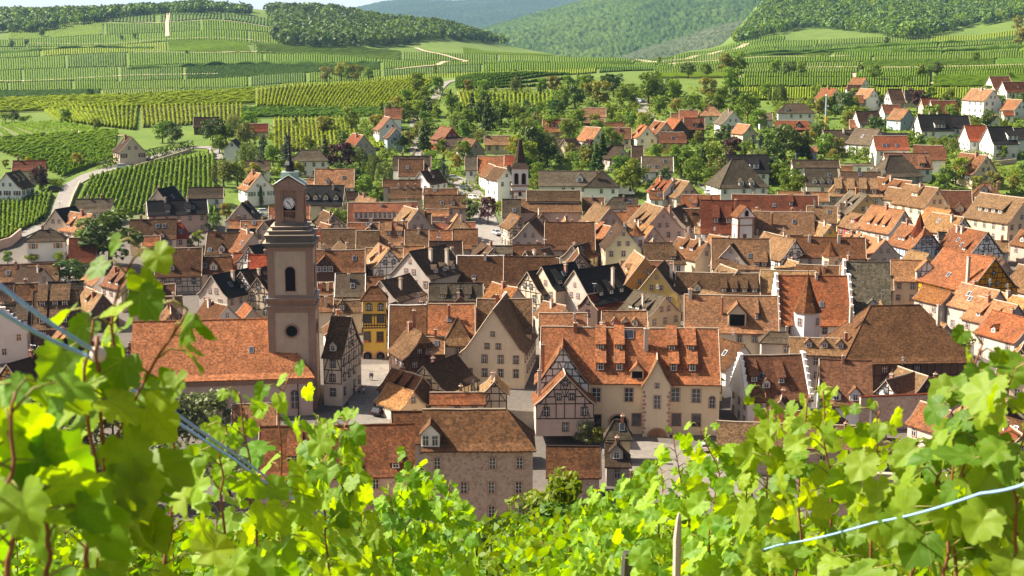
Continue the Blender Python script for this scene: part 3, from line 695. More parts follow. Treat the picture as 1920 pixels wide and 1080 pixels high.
G(740, 100, 7, 11, 36, 'or', 'pk', 5, dorm=[(-.2,.3,'s')]); G(838, 108, 9.2, 12, 8, 'dk', 'cg', 7, 1.25, chim=[(.1,-.3,.6,.3,1)]); P(985, 1310, 215, 385, 'br', 'wh', 5.5, hip='r', wst='w')
G(1120, 65, 8.5, 8, 24, 'ob', 'pk', 5); P(-80, 330, 318, 520, 'br', 'gr', 6)
G(120, 440, 8.5, 12, -46, 'dk', 'cr', 6, tf=1, sky=[(0,.5)]); G(228, 400, 9, 10, -48, 'sl', 'cr', 7, chim=[(.2,-.3,.3)], sky=[(0,.5)]); G(470, 430, 12.5, 14, -46, 'sl', 'gr', 5.0, chim=[(.2,-.6,.4,.3,1)], sky=[(.2,.4)])
G(570, 610, 5.5, 9, -40, 'rb', 'wd', 4.5); G(400, 695, 5, 7, 42, 'or', 'cr', 4.5); G(40, 560, 8, 9, 38, 'tan', 'gr', 5)
G(995, 335, 11, 11, 12, 'ob', 'oc', 6.5, 1.3, tf=0, seed=4); G(985, 385, 7, 6, 4, 'or', 'wh', 8, tf=1, nowin=1); G(1085, 412, 9.5, 11, -10, 'dk', 'ye', 6, 1.3, chim=[(.1,-.5,.6,.3,1)])
G(1150, 625, 9.5, 10, 42, 'gy', 'cr', 4.5, .9, chim=[(-.2,.6,.6,.25,1)]); P(1222, 1870, 438, 612, 'br', 'cr', 5, 1.0, dorm=[(-.5,.1,'g',1.6,1.0),(.15,.1,'s',1.2,.8),(.4,.1,'s',1.2,.8),(.65,.1,'s',1.2,.8),(.9,.1,'s',1.2,.8)], chim=[(0,.1,.3,.15)])
G(1640, 243, 9.5, 12, -12, 'dk', 'gr', 6, chim=[(-.2,-.3,.6,.3,1)]); P(1495, 1948, 180, 425, 'or', 'cr', 6, sky=[(.3,.35)], chim=[(-.4,.1,.2,.3)], dorm=[(.55,.08,'s',1.4,1.1),(.8,.08,'s',1.4,1.1)])
P(1285, 2015, 598, 905, 'or', 'cr', 7, 1.2, chim=[(-.9,-.05,1.0,.4,1),(-.2,-.5,.4,.2)], dorm=[(.12,.15,'so',3.6,2.6),(.55,.35,'s',.5,1.4)])
G(1690, 430, 8, 9, 25, 'ob', 'gr', 5)
T(960, 600)
MAN = P(182, 1592, 22, 485, 'or', 'tanw', 9.4, 1.2, rv=.25, nowin=1, name='courtyard_mansion', cat='mansion', label='long cream mansion with orange dormered roof around the cobbled yard',
  dorm=[(-.33,.55,'s',1.55,1.45),(-.12,.55,'s',1.55,1.45),(.475,.55,'s',1.55,1.45),(.69,.55,'s',1.55,1.45),(-.33,.2,'s',1.6,1.5),(-.12,.2,'s',1.6,1.5),(.49,.2,'s',1.6,1.5),(.7,.2,'s',1.6,1.5),(.08,.06,'go',2.2,1.4)],
  chim=[(-.62,-.06,.7,.34),(.185,-.36,.9,.42,1)], sky=[(-.01,.80,-1,1.6,1.6)])
MD = MAN.location.y - rec(MAN)['W']/2
G(382, 205, 9.2, 7, 0, 'or', 'wh', 8.2, 1.5, D=MD-.7, tf=1, nowin=1, label='half-timbered wing gable joined to the end of the cream mansion', chim=[(-.4,.75,.2,.22)])
G(400, 415, 10.0, 7.5, 4, 'or', 'pk', 5.2, 1.05, D=MD-6.0, tf=1, seed=12, kick=.75, base=-.5, rv=.3, label='low half-timbered house with wide orange roof before the mansion', chim=[(-.2,.85,.4,.25)], dorm=[])
TUR = G(1090, 305, 4.7, 5, 0, 'ob', 'tanw', 9.0, 2.0, D=MD-1.6, kick=.75, nowin=1, name='gatehouse_turret', label='narrow cream stair tower with pointed gable and arched oak gate')
P(242, 682, 925, 1170+20, 'br', 'st', 4.6, 1.1, sh='br', wst='w', seed=8, trim='d', wc=8, label='low stone outbuilding with brown roof and white windows below the mansion')
P(690, 905, 805, 905, 'gy', 'tanw', 5, 1.9, hip='lr', dorm=[]); P(690, 900, 905, 1110, 'dk', 'gr', 3.5, 1.1, dorm=[(-.1,.25,'g',2.0,1.3)], hip='r')
T(480, 600)
STO = P(1218, 2112, 640, 990, 'br', 'st', 13.2, 1.1, hip='r', wst='s', wc=3.1, fl=3.55, ww=.9, wh=1.5, seed=21, dorm=[(-.87,.04,'gw',2.6,1.9)], name='stone_block', label='four-storey rough stone building with hipped brown roof below the town')
P(-20, 1222, 745, 1195, 'or', 'st', 7.0, 1.15, wst='s', wc=8, seed=22, rv=.28, dorm=[(.77,.12,'s',1.7,1.0),(-.55,.25,'s',1.9,1.4),(.18,.12,'s',1.5,1.0)], sky=[], label='long orange-roofed stone wing abutting the rough stone building')
P(-200, 160, 610, 860, 'or', 'pk', 5, 1.0)
T(1440, 0)
P(75, 352, 780, 850, 'gy', 'wh', 5.2, .85, hip='lr', chim=[(-.2,.1),(.1,.1)], dorm=[(-.5,.2,'gw',1.6,.8)]); P(60, 350, 905, 975, 'rd', 'wd', 3, hip='r', dorm=[(.2,.2,'g',2,1.2)])
G(520, 668, 8.5, 10, 40, 'or', 'wh', 4, chim=[(.1,.1)]); G(735, 588, 8.5, 9, 40, 'or', 'wh', 4.5); P(602, 702, 640, 700, 'dk', 'wh', 4, tf=1); G(795, 668, 8, 9, 38, 'or', 'wh', 5); P(620, 720, 715, 775, 'or', 'cr', 4)
P(928, 1040, 670, 775, 'dk', 'wh', 4.5, yaw=18, tf=1); P(1030, 1145, 680, 745, 'sl', 'gr', 4); P(872, 1015, 785, 855, 'rb', 'wh', 4, yaw=16, sky=[(.3,.3)])
P(1165, 1302, 740, 805, 'rb', 'pk', 4, yaw=14); P(1245, 1440, 755, 855, 'rb', 'wh', 3.2, yaw=15, sky=[(.4,.3),(.6,.3)]); G(1690, 672, 10, 12, 44, 'or', 'wh', 7, .95, chim=[(0,.1,.5,.3,1)])
P(1700, 1855, 575, 675, 'rd', 'wh', 4.5, yaw=24); P(1790, 1960, 615, 695, 'rb', 'wh', 4.5, yaw=24, sky=[(.3,.4)]); G(1055, 820, 7.5, 8, 40, 'or', 'bl', 4.2)
P(685, 865, 835, 935, 'dk', 'wh', 4.5, yaw=18, dorm=[(.2,.1,'g',2.4,1.6)]); P(1150, 1400, 860, 985, 'sl', 'wh', 4, yaw=14, dorm=[(.2,.15,'s',4,1.4)], chim=[(-.2,.1,.8,.3,1),(.3,.1,.8,.3,1)]); P(1385, 1530, 870, 965, 'sl', 'wh', 4, yaw=12)
P(435, 695, 975, 1078, 'gy', 'wh', 3.6, yaw=14, chim=[(.2,-.2)]); G(1720, 868, 5, 7, 30, 'or', 'wh', 3); G(1905, 750, 8, 9, 36, 'or', 'wh', 3.6); P(1770, 1850, 830, 870, 'or', 'wh', 3)
P(620, 680, 900, 960, 'or', 'cr', 3)
T(1440, 200)
G(835, 172, 9.5, 11, 44, 'gy', 'wh', 4.6, sky=[(0,.4)]); P(810, 1070, 220, 330, 'rd', 'wh', 5.6, yaw=11, sky=[(-.5,.2),(-.25,.2),(.3,.2)]); P(860, 1075, 200, 225, 'sl', 'gr', 4, .6)
P(1510, 1675, 142, 262, 'rd', 'wh', 4.6, yaw=18, sky=[(.6,.3)]); P(1690, 1885, 150, 285, 'sl', 'wh', 5.5, yaw=20, dorm=[(.7,.2,'s',3.6,1.6)]); P(1800, 1990, 160, 250, 'sl', 'wh', 5, yaw=12)
G(1640, 368, 10.5, 12, 40, 'or', 'tanw', 4.6, sh='bl', dorm=[(0,.3,'s',2.2,1.3)], chim=[(-.3,.1)]); P(1090, 1335, 290, 402, 'rb', 'wh', 4.6, yaw=-6, sky=[(-.2,.3)], sh='bl', hip='halfr'); P(890, 1240, 348, 470, 'rb', 'wh', 4.6, yaw=10, dorm=[(.6,.1,'s',2,1.2)])
P(862, 1175, 365, 530, 'gy', 'gr', 5.2, 1.2, yaw=24, hip='lr', sh='bl', name='hipped_house'); P(185, 545, 400, 462, 'dk', 'wh', 4, yaw=6); P(284, 542, 460, 602, 'gy', 'wh', 4.2, yaw=5); P(545, 848, 490, 552, 'dk', 'cr', 5, chim=[(.9,.1,.4,.3,1)])
P(210, 375, 300, 345, 'or', 'bl', 3.4); P(550, 640, 445, 490, 'ob', 'wh', 3.5); P(580, 800, 430, 445, 'gy', 'wh', 3, .3)
P(448, 865, 550, 678, 'ob', 'gr', 4.6, 1.2, hip='lr', dorm=[(-.62,.15,'s',1.9,1.5),(-.15,.15,'s',1.9,1.5),(.3,.15,'s',1.9,1.5),(.7,.15,'s',1.9,1.5)], sh='bl'); P(75, 462, 640, 712, 'ob', 'bl', 4)
G(745, 660, 11.2, 11, 24, 'gy', 'ye', 7, 1.0); P(545, 640, 730, 800, 'gy', 'cr', 7, tf=1); G(785, 822, 8, 10, 38, 'ob', 'rd', 5, .95, tf=1, dorm=[(.1,.35,'s',2.4,1.1)], chim=[(-.7,-.3,.8,.3,1)])
G(890, 840, 6, 11, 42, 'ob', 'gr', 5); G(1022, 780, 9.8, 13, 40, 'ob', 'gr', 7.2, 1.25); G(1078, 560, 7, 14, 44, 'ob', 'gr', 6, dorm=[(-.3,.3,'s',2.4,1.1),(.4,.5,'s',1.6,1.0)]); G(1130, 632, 6, 12, 44, 'ob', 'gr', 5.5)
G(1275, 612, 10, 13, 42, 'ob', 'tanw', 8, 1.1, dorm=[(0,.45,'s',2.2,1.2)], chim=[(0,.1,.6,.3,1)]); P(1285, 1540, 625, 815, 'rb', 'gr', 5.5, dorm=[(.25,.1,'g',2.2,1.2)]); P(1518, 1785, 570, 705, 'br', 'cr', 4.5, 1.0, hip='lr', dorm=[(-.2,.45,'g',2.2,.9)])
G(1700, 700, 8, 16, 45, 'tan', 'pk', 6); G(1935, 690, 12.5, 16, 46, 'ob', 'tanw', 8.5, 1.05, dorm=[(.5,.3,'s',2,1.2),(.2,.3,'s',2,1.2),(-.1,.3,'s',2,1.2),(-.4,.3,'s',2,1.2)])
G(1468, 832, 8.4, 12, 42, 'tan', 'wh', 6, 1.1, tf=1, chim=[(-.5,.3)], dorm=[]); P(1520, 1720, 790, 850, 'ob', 'gr', 5); G(1370, 780, 7, 9, 40, 'tan', 'tanw', 6)
P(0, 442, 905, 990, 'rb', 'gr', 5, chim=[(.3,.1,.3,.3)])
G(1198, 912, 9.4, 11, 34, 'or', 'bl', 6.5, 1.15, tf=1, hip='halfl', dorm=[(.3,.25,'s',1.6,1.0),(0,.25,'s',1.6,1.0)]); P(1280, 1400, 950, 1000, 'sl', 'gr', 5)
T(1440, 400)
G(1645, 140, 10.5, 13, 36, 'or', 'wh', 7, 1.15, tf=1, sky=[(.2,.4),(-.2,.25)], chim=[(.3,.2,.8,.35,1),(.6,.2,.6,.3,1)], dorm=[(-.5,.15,'s',1.6,.9)])
P(168, 742, 175, 340, 'br', 'gr', 6, chim=[(-.5,-.2,.9,.35,1),(-.1,.1,.4,.3,1),(.3,-.2,1.4,.4,1)]); G(165, 182, 7, 11, 36, 'ob', 'gr', 5); G(205, 198, 8.4, 13, 34, 'ob', 'wh', 5.5, 1.25, tf=1, chim=[(-.2,-.3,.6,.3)])
G(230, 370, 4.5, 7, 30, 'tan', 'wh', 4); G(722, 185, 7.2, 9, 30, 'ob', 'tanw', 5, tf=1); G(880, 198, 9, 10, 30, 'or', 'gr', 5, 1.0); G(470, 90, 6, 8, 30, 'tan', 'ye', 6, chim=[(-.4,.1,.7,.25,1)])
G(1700, 340, 14, 17, 40, 'or', 'oc', 7.5, 1.05, tf=1, chim=[(-.7,.72,.8,.32,1)], sky=[(.1,.25)], label='large ochre half-timbered barn gable with sunlit tan roof near the edge')
P(928, 1462, 350, 520, 'ob', 'cr', 6, dorm=[(-.02,-.02,'gtw',4.6,2.4)], label='tan-roofed house with a big white half-timbered gable dormer'); P(572, 935, 338, 795, 'ms', 'wh', 5, 1.35, trim='w', dorm=[(.2,.1,'g',1.8,1.6)], par='l', chim=[(.2,.5,.3,.3)])
G(1780, 365, 8, 12, 20, 'dk', 'gr', 6)
RED = P(70, 655, 445, 848, 'or', 'wh', 5.4, 1.35, yaw=4, rv=.1, trim='w', par='lr', wst='s', sky=[(.2,.35)], chim=[(.1,-.05,.4,.3,1)], wc=3.4, label='white house with tall russet roof between two pale parapet gables')
P(560, 1570, 655, 1130, 'br', 'wd', 6.2, 1.05, yaw=14, hip='lr', tf=1, name='tithe_barn', label='huge brown hipped roof barn above the stone walls', chim=[(-.75,-.2,.5,.3,1),(.6,-.35,1.2,.3,1)])
G(1735, 582, 8.2, 11, 44, 'or', 'gr', 6, sky=[(.3,.5),(.1,.3)], dorm=[(-.4,.25,'s',2,1.0)]); G(1868, 690, 9, 11, 44, 'or', 'gr', 5.5, 1.0); G(1985, 800, 9, 11, 44, 'or', 'gr', 5.5, 1.0); G(1960, 640, 7, 8, 44, 'tan', 'cr', 5.5)
T(1440, 600)
P(-170, 352, 232, 615, 'rb', 'wh', 5.5, 1.3, yaw=13, wst='s', par='lr', dorm=[(.15,.35,'s',1.3,1.2),(-.7,.4,'s',1.5,1.2),(-.35,.25,'g',1.4,1.0)], sky=[(-.45,.45)], label='russet-roofed house between two white stepped gables behind the vines'); P(388, 800, 270, 655, 'rb', 'wh', 4.5, 1.3, dorm=[(-.4,.08,'g',1.6,1.1),(.35,.08,'g',2.0,1.3)], chim=[(-.1,-.05,.4,.25)], wst='s')
P(-60, 225, 88, 180, 'gy', 'gr', 7, .9, hip='lr'); P(160, 700, 130, 272, 'ob', 'gr', 7, .8, hip='r')
G(890, 452, 6, 9, -34, 'rb', 'wh', 3.2, tf=1); G(1195, 425, 6, 9, 38, 'ob', 'wd', 3, sky=[(-.2,.4)]); P(1165, 1330, 420, 580, 'rb', 'wd', 3)
G(1905, 860, 7, 8, 20, 'rb', 'wh', 6, tf=1); P(1690, 1820, 840, 970, 'rb', 'gr', 6); P(760, 1000, 900, 995, 'gy', 'st', 3)
T(0, 0, 1.0)
P(1340, 1640, 790, 842, 'br', 'st', 5, .9)

# infill: the small back houses that close the gaps of the packed old town
def rects(h): 
    rz = h['o'].rotation_euler[2]; return (h['loc'].x, h['loc'].y, math.cos(rz), math.sin(rz), h['L']/2, h['W']/2)
RCT = [rects(h) for h in HOUSES]
STREETS = [((702, 830), (697, 686)), ((925, 480), (908, 410)), ((908, 410), (845, 335)), ((1130, 850), (1345, 870)), ((1180, 900), (1400, 905)), ((1320, 345), (1352, 385)), ((60, 450), (118, 380)), ((520, 640), (600, 700)), ((1000, 700), (1003, 820))]
STW = [(solve(*a), solve(*b)) for a, b in STREETS]
def clear(x, y, rz, L, W, m=.35):
    c, s_ = math.cos(rz), math.sin(rz)
    for u in np.linspace(-1, 1, 5):
        for v in np.linspace(-1, 1, 5):
            px, py = x + c*u*L/2 - s_*v*W/2, y + s_*u*L/2 + c*v*W/2
            for (a, b, cc, ss, l, w) in RCT:
                dx, dy = px-a, py-b
                if abs(cc*dx+ss*dy) < l+m and abs(-ss*dx+cc*dy) < w+m: return False
            for A, B in STW:
                d = (B-A).xy; t = max(0, min(1, ((px-A.x)*d.x+(py-A.y)*d.y)/d.length_squared)); q = A.xy + d*t
                if (q.x-px)**2 + (q.y-py)**2 < 5.0**2: return False
    return True
rq = random.Random(99); made = 0
for k in range(9000):
    if made >= 75: break
    px = rq.uniform(-40, 1960); D = rq.uniform(222, 402)
    if px < 420 and D > 330: continue
    if 560 < px < 640 and D < 262 or (px < 620 and D < 268): continue
    a = (px-960)/F; x = a*D; sc_ = rq.uniform(.62, 1.15)
    if k > 5000: sc_ *= .75
    W = 7.6*sc_; L = 9.2*sc_*rq.uniform(.9, 1.35)
    yaw = rq.choice((40, 44, 36, 0, 90)) if px > 1300 else rq.choice((-40, 20, 30, -12, 90, 0, 12))
    rz = math.pi/2 + rad(yaw + rq.uniform(-5, 5)) - a*.9
    if not clear(x, D, rz, L, W): continue
    hw = rq.uniform(3.2, 5.2); roof = rq.choice(('br', 'br', 'ob', 'dk', 'or', 'rb', 'ob')) if px < 1300 else rq.choice(('ob', 'or', 'br', 'tan', 'ob'))
    c, s_ = math.cos(rz), math.sin(rz); E = Vector((x - c*L/2, D - s_*L/2, g(x, D)))
    h_ = house(E, W, L, rz, roof, rq.choice(('cr', 'gr', 'wh', 'pk', 'tanw', 'cr', 'wd')), hw, rq.uniform(1.05, 1.3), anchor='l', tf=1 if rq.random() < .35 else 0); RCT.append(rects(HOUSES[-1])); made += 1
print('infill', made)
# ------------------------------------------------------------------ facades that need their own openings
def face_px(root, px, py, face='f'):
    """local (x, z) on the facade of the point seen at (px, py)"""
    h = rec(root); rz = root.rotation_euler[2]; r = Vector(ray(px, py)); c, s = math.cos(rz), math.sin(rz)
    if face == 'f': nrm, d0 = Vector((s, -c, 0)), h['W']/2
    else: nrm, d0 = Vector((-c, -s, 0)), h['L']/2
    t = (nrm.dot(h['loc']) + d0) / nrm.dot(r); p = r * t - h['loc']
    x = c*p.x + s*p.y; y = -s*p.x + c*p.y
    return (x if face == 'f' else -y, p.z)
def put_window(root, px, py, w, h, st, face='f', shut=None):
    hh = rec(root); q, z = face_px(root, px, py, face); rt, pos = FACES[face]; x, y = pos(hh['L'], hh['W'], q)
    o = link('window', window_mesh(w, h, st), root, (x, y, z), rt)
    if shut:
        for d in (-1, 1): link('shutter', shutter_mesh(w*.5, h, shut), o, (d*(w*.75+.15), 0, 0))
    return o
for px, py in ((1118, 752), (1179, 752), (1266, 752), (1305, 754)): put_window(MAN, px, py, 1.5, 2.3, 's')
for px, py in ((1193, 798), (1268, 798), (1305, 799)): put_window(MAN, px, py, 1.5, 2.2, 'sb')
put_window(MAN, 1335, 764, 1.0, 2.0, 'sa'); put_window(MAN, 1120, 800, 1.3, 2.2, 'sb')
def arch_door(root, px, py, w, h, mat, face, name='door', bars=True):
    hh = rec(root); q, z = face_px(root, px, py, face); rt, pos = FACES[face]; x, y = pos(hh['L'], hh['W'], q)
    b = MB(); n = 12; z0 = 0; r = w/2; sp = h - r*.85
    arc = lambda rr: [(rr*math.cos(math.pi*k/n), sp + rr*.85*math.sin(math.pi*k/n)) for k in range(n+1)]
    inn = [(r, 0)] + arc(r) + [(-r, 0)]; out = [(r+.3, 0)] + arc(r+.3) + [(-r-.3, 0)]; m = len(inn)
    b.add([(a, -.16, c) for a, c in out] + [(a, -.16, c) for a, c in inn] + [(a, 0, c) for a, c in out] + [(a, -.04, c) for a, c in inn],
          [(i, m+i, m+i+1, i+1) for i in range(m-1)] + [(i+1, 2*m+i+1, 2*m+i, i) for i in range(m-1)] + [(m+i, 3*m+i, 3*m+i+1, m+i+1) for i in range(m-1)], SURR)
    b.add([(a, -.04, c) for a, c in inn], [tuple(range(m-1, -1, -1))], mat)
    o = b.build(name, root, loc=(x, y, z), rz=rt); o.rotation_euler = (0, 0, rt)
    if bars:
        lb = MB()
        for d in (-1, 1):
            for k in range(5):
                a = .15 + k*.42; lb.prism([(d*.02, a), (d*(r-.05), a+r*.6), (d*(r-.05), a+r*.6+.07), (d*.02, a+.07)] if a+r*.6 < sp+.2 else [(d*.02, a), (d*r*.45, a+r*.3), (d*r*.45, a+r*.3+.07), (d*.02, a+.07)], -.075, -.041, MULLD)
        lb.box(-.035, .035, -.08, -.041, 0, h-.2, MULLD); lb.build('plank', o)
    else:
        lb = MB(); lb.box(-.05, .05, -.09, -.041, 0, h-.1, IRON); lb.box(-.5, .3, -.07, -.041, .2, h-.5, GLASS); lb.build('window', o)
    return o
arch_door(TUR, 1232, 829, 3.0, 2.4, WOOD, 'l'); arch_door(MAN, 1160, 806, 3.0, 2.7, DARK, 'f', 'passage_door', False)
put_window(TUR, 1232, 765, 1.1, 2.2, 's', 'l'); put_window(TUR, 1232, 727, .6, .75, 's', 'l')
hq = rec(TUR); qb = MB()
for sd in (-1, 1):
    for k in range(11):
        w = .55 if k % 2 else .32; z = .1 + k*.72; y = sd*hq['W']/2
        qb.box(-hq['L']/2-.05, -hq['L']/2+.3, *sorted((y + sd*.05, y - sd*w)), z, z+.5, SURR)
qb.build('quoins', TUR)
# mustard house
for px, py, w, h, st in ((689, 590.5, 1.25, 1.6, 'tl'), (714, 590.5, 1.25, 1.6, 'tl'), (689, 637, 1.2, 1.95, 'tb'), (713, 637, 1.2, 1.95, 'tb')): put_window(YEL, px, py + (14 if h < 1.7 else 3), w, h, st)
for px in (692, 714): put_window(YEL, px, 582, 1.1, 1.5, 'ta')
for px in (690, 714): arch_door(YEL, px, 688, 1.7, 3.2, DARK, 'f', 'door', False)
tb = MB(); hq = rec(YEL); q0, z0 = face_px(YEL, 700, 615); q1, z1 = face_px(YEL, 700, 592)
for z in (z0, z0+.55, z1, z1+.3): beam(tb, 'f', hq['L'], hq['W'], (-hq['L']/2, z), (hq['L']/2, z), .22)
for k in range(9): beam(tb, 'f', hq['L'], hq['W'], ((k-4)/4*(hq['L']/2-.12), z0), ((k-4)/4*(hq['L']/2-.12), z1), .16, .04)
tb.build('timber_frame', YEL)
fb = MB(); FLW = plain('red_geraniums', (.5, .06, .07), .8); FLG = plain('flower_leaves', (.05, .10, .02), .8)
for px in (689, 713):
    q, z = face_px(YEL, px, 640); rr = random.Random(px)
    for k in range(26):
        x, zz, y = q + rr.uniform(-.75, .75), z + rr.uniform(-.25, .22), -hq['W']/2 - .12 - rr.uniform(0, .28); r = .11
        fb.add([(x-r, y, zz), (x, y-r, zz-.04), (x+r, y, zz), (x, y+r*.3, zz+r)], [(0, 1, 3), (1, 2, 3), (2, 0, 3)], FLW if k % 3 else FLG)
fb.build('flower_box', YEL)

# ------------------------------------------------------------------ the big church: nave, lower aisle, clock tower
T(0, 400)
NAVE = P(955, 2365, 758, 1258, 'no', 'pk', 7.5, 1.05, rv=.3, hip='r', nowin=1, name='church_nave', cat='church', label='long orange-roofed church nave beside the clock tower', wst='s', seed=31, sky=[(.32,.42)])
ob = MB(); hq = rec(NAVE)
ob.box(-hq['L']/2, hq['L']/2+.2, -hq['W']/2-.25, -hq['W']/2, hq['hw']-1.3, hq['hw']-.5, SAND); ob.box(-hq['L']/2, hq['L']/2+.35, -hq['W']/2-.4, -hq['W']/2, hq['hw']-.5, hq['hw']-.25, SAND)
ob.build('cornice', NAVE)
rt, pos = FACES['f']
for k in range(5): link('window', window_mesh(1.4, 3.4, 'sa'), NAVE, (-hq['L']/2 + (k+.5)*hq['L']/5, -hq['W']/2, 1.6), 0)
dp = MB(); dp.tube([(hq['L']/2-2.6, -hq['W']/2-.15, hq['hw']-.6), (hq['L']/2-2.6, -hq['W']/2-.15, .2)], .09, IRON); dp.build('drainpipe', NAVE)

tw = 87 * (NAVE.location.y - 4) / F
TP = solve(549, 596, 14.2) ; TP = Vector((TP.x, NAVE.location.y + .5, 0)); TP.x = ray(543, 560)[0]*(TP.y - tw/2) ; TP.z = NAVE.location.z
TOW = empty('clock_tower', TP, rad(3), 'pink sandstone clock tower with stepped dark cornices and an iron spire', 'church tower')
dt = TP.y - tw/2; sc = dt / F
def tz(py): return zy(dt, py) - TP.z
def stage(name, hw_, za, zb, wall=SANDP, pil=1.25):
    b = MB(); b.box(-hw_+.12, hw_-.12, -hw_+.12, hw_-.12, za, zb, wall)
    for sx in (-1, 1):
        for sy in (-1, 1):
            x0, x1 = sorted((sx*hw_, sx*(hw_-pil))); y0, y1 = sorted((sy*hw_, sy*(hw_-pil))); b.box(x0, x1, y0, y1, za, zb, SAND)
    b.box(-hw_+.04, hw_-.04, -hw_+.04, hw_-.04, zb-.75, zb-.002, SAND); b.box(-hw_+.05, hw_-.05, -hw_+.05, hw_-.05, za+.002, za+.6, SAND)
    return b.build(name, TOW)
h1 = tw/2
zA, zB, zC, zD = tz(690)-12, tz(600)+2.2, tz(575), tz(562)
z_o = [tz(y) for y in (690, 582, 562, 466, 430, 417)]
stage('lower_stage', h1+.12, zA, z_o[1]+.3)
def cornice(name, lst, mat):
    b = MB()
    for (hw_, za, zb) in lst: b.box(-hw_, hw_, -hw_, hw_, za, zb, mat)
    return b.build(name, TOW)
cornice('string_course', [(h1+.35, z_o[1]+.3, z_o[1]+.75), (h1+.1, z_o[1]+.751, z_o[2]-.25), (h1+.4, z_o[2]-.249, z_o[2]+.25)], SAND)
ld = MB(); 
for z in (z_o[1]+.752, z_o[2]+.252): ld.box(-h1-.42, h1+.42, -h1-.42, h1+.42, z, z+.07, METAL)
ld.build('lead_flashing', TOW)
stage('middle_stage', h1-.05, z_o[2]+.25, z_o[3]+.2)
zz = z_o[3]+.2; H = tz(419) - zz; st = []
cornice('main_cornice', [(h1+.25, zz, zz+.45), (h1+.65, zz+.451, zz+.8), (h1+.05, zz+.801, zz+H*.44), (h1+.35, zz+H*.44+.001, zz+H*.50), (h1-.45, zz+H*.50+.001, zz+H*.62), (h1-.15, zz+H*.62+.001, zz+H*.67), (h1-1.0, zz+H*.67+.001, zz+H*.78), (h1-.72, zz+H*.78+.001, zz+H*.83), (h1-1.45, zz+H*.83+.001, zz+H)], DSTONE)
ed = MB()
for hw_, k in ((h1+.68, None), (h1+.38, .50), (h1-.12, .67), (h1-.69, .83)):
    z = zz + (.8 if k is None else H*k); ed.box(-hw_, hw_, -hw_, hw_, z+.0012, z+.075, VERGE)
ed.build('ledge_capping', TOW)
zb0, zb1 = zz+H, tz(352); hb = 25.5*sc
bl = MB()
for sx in (-1, 1):
    for sy in (-1, 1):
        x0, x1 = sorted((sx*hb, sx*(hb-1.35))); y0, y1 = sorted((sy*hb, sy*(hb-1.35))); bl.box(x0, x1, y0, y1, zb0-.05, zb1, SAND)
        x0, x1 = sorted((sx*(hb+.14), sx*(hb-.9))); y0, y1 = sorted((sy*(hb+.14), sy*(hb-.9))); bl.box(x0, x1, y0, y1, zb0, zb1-.7, SAND)
bl.box(-hb+.2, hb-.2, -hb+.2, hb-.2, zb1-2.3, zb1-.002, SAND); bl.box(-hb-.25, hb+.25, -hb-.25, hb+.25, zb1-.7, zb1+.1, SAND); bl.box(-hb+.3, hb-.3, -hb+.3, hb-.3, zb0-.04, zb0+.7, SAND)
bl.build('belfry', TOW)
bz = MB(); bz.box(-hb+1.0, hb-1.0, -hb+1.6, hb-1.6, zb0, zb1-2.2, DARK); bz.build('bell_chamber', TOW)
be = MB(); be.lathe([(0.05, zb0+3.0), (.35, zb0+2.9), (.5, zb0+2.2), (.85, zb0+1.5), (.9, zb0+1.35)], plain('bronze_bell', (.2, .13, .07), .5, .5, .7), 14, (0, -hb+1.15)); be.build('bell', TOW)
br = MB()
for k in range(9): br.tube([(-hb+1.4+k*(2*hb-2.8)/8, -hb+.35, zb0+.7), (-hb+1.4+k*(2*hb-2.8)/8, -hb+.35, zb0+1.9)], .07, SAND, 5)
br.box(-hb+1.3, hb-1.3, -hb+.2, -hb+.5, zb0+1.9, zb0+2.1, SAND); br.build('balustrade', TOW)
pe = MB(); pe.prism([(-hb-.35, zb1+.1), (hb+.35, zb1+.1), (0, zb1+1.75)], -hb-.3, hb+.3, SAND); pe.build('pediment', TOW)
pc = MB(); pc.add([(-hb-.5, -hb-.42, zb1+.08), (0, -hb-.42, zb1+1.95), (0, hb+.42, zb1+1.95), (-hb-.5, hb+.42, zb1+.08), (hb+.5, -hb-.42, zb1+.08), (hb+.5, hb+.42, zb1+.08)], [(0, 1, 2, 3), (1, 4, 5, 2)], COPPER)
pc.add([(-hb-.5, -hb-.42, zb1+.28), (0, -hb-.42, zb1+2.15), (0, hb+.42, zb1+2.15), (-hb-.5, hb+.42, zb1+.28), (hb+.5, -hb-.42, zb1+.28), (hb+.5, hb+.42, zb1+.28)], [(0, 3, 2, 1), (1, 2, 5, 4)], COPPER)
pc.add([(-hb-.5, -hb-.42, zb1+.08), (0, -hb-.42, zb1+1.95), (0, -hb-.42, zb1+2.15), (-hb-.5, -hb-.42, zb1+.28), (hb+.5, -hb-.42, zb1+.08), (hb+.5, -hb-.42, zb1+.28)], [(0, 1, 2, 3), (1, 4, 5, 2)], SAND)
pc.build('roof', TOW)
zs0 = zb1 + 1.6; lt = MB(); lt.box(-1.5, 1.5, -1.1, 1.7, zs0-.6, zs0+.9, COPPER); lt.lathe([(.8, zs0+.9), (.8, zs0+2.0), (.95, zs0+2.05), (.9, zs0+2.2), (.45, zs0+2.8), (.25, zs0+3.9), (.36, zs0+4.0), (.2, zs0+4.2), (.13, zs0+6.5)], IRON, 8, (0, .3)); lt.build('lantern', TOW)
sp = MB(); sp.lathe([(.14, zs0+6.4), (.09, tz(245)), (.02, tz(238))], IRON, 6, (0, .3)); sp.box(-.5, .5, .27, .33, tz(262), tz(262)+.12, IRON); sp.build('spire_rod', TOW)
ck = MB(); zc = tz(383); rc = 11.2*sc; ck.lathe([], WHITE) if False else None
n = 32; yo = -hb-.16
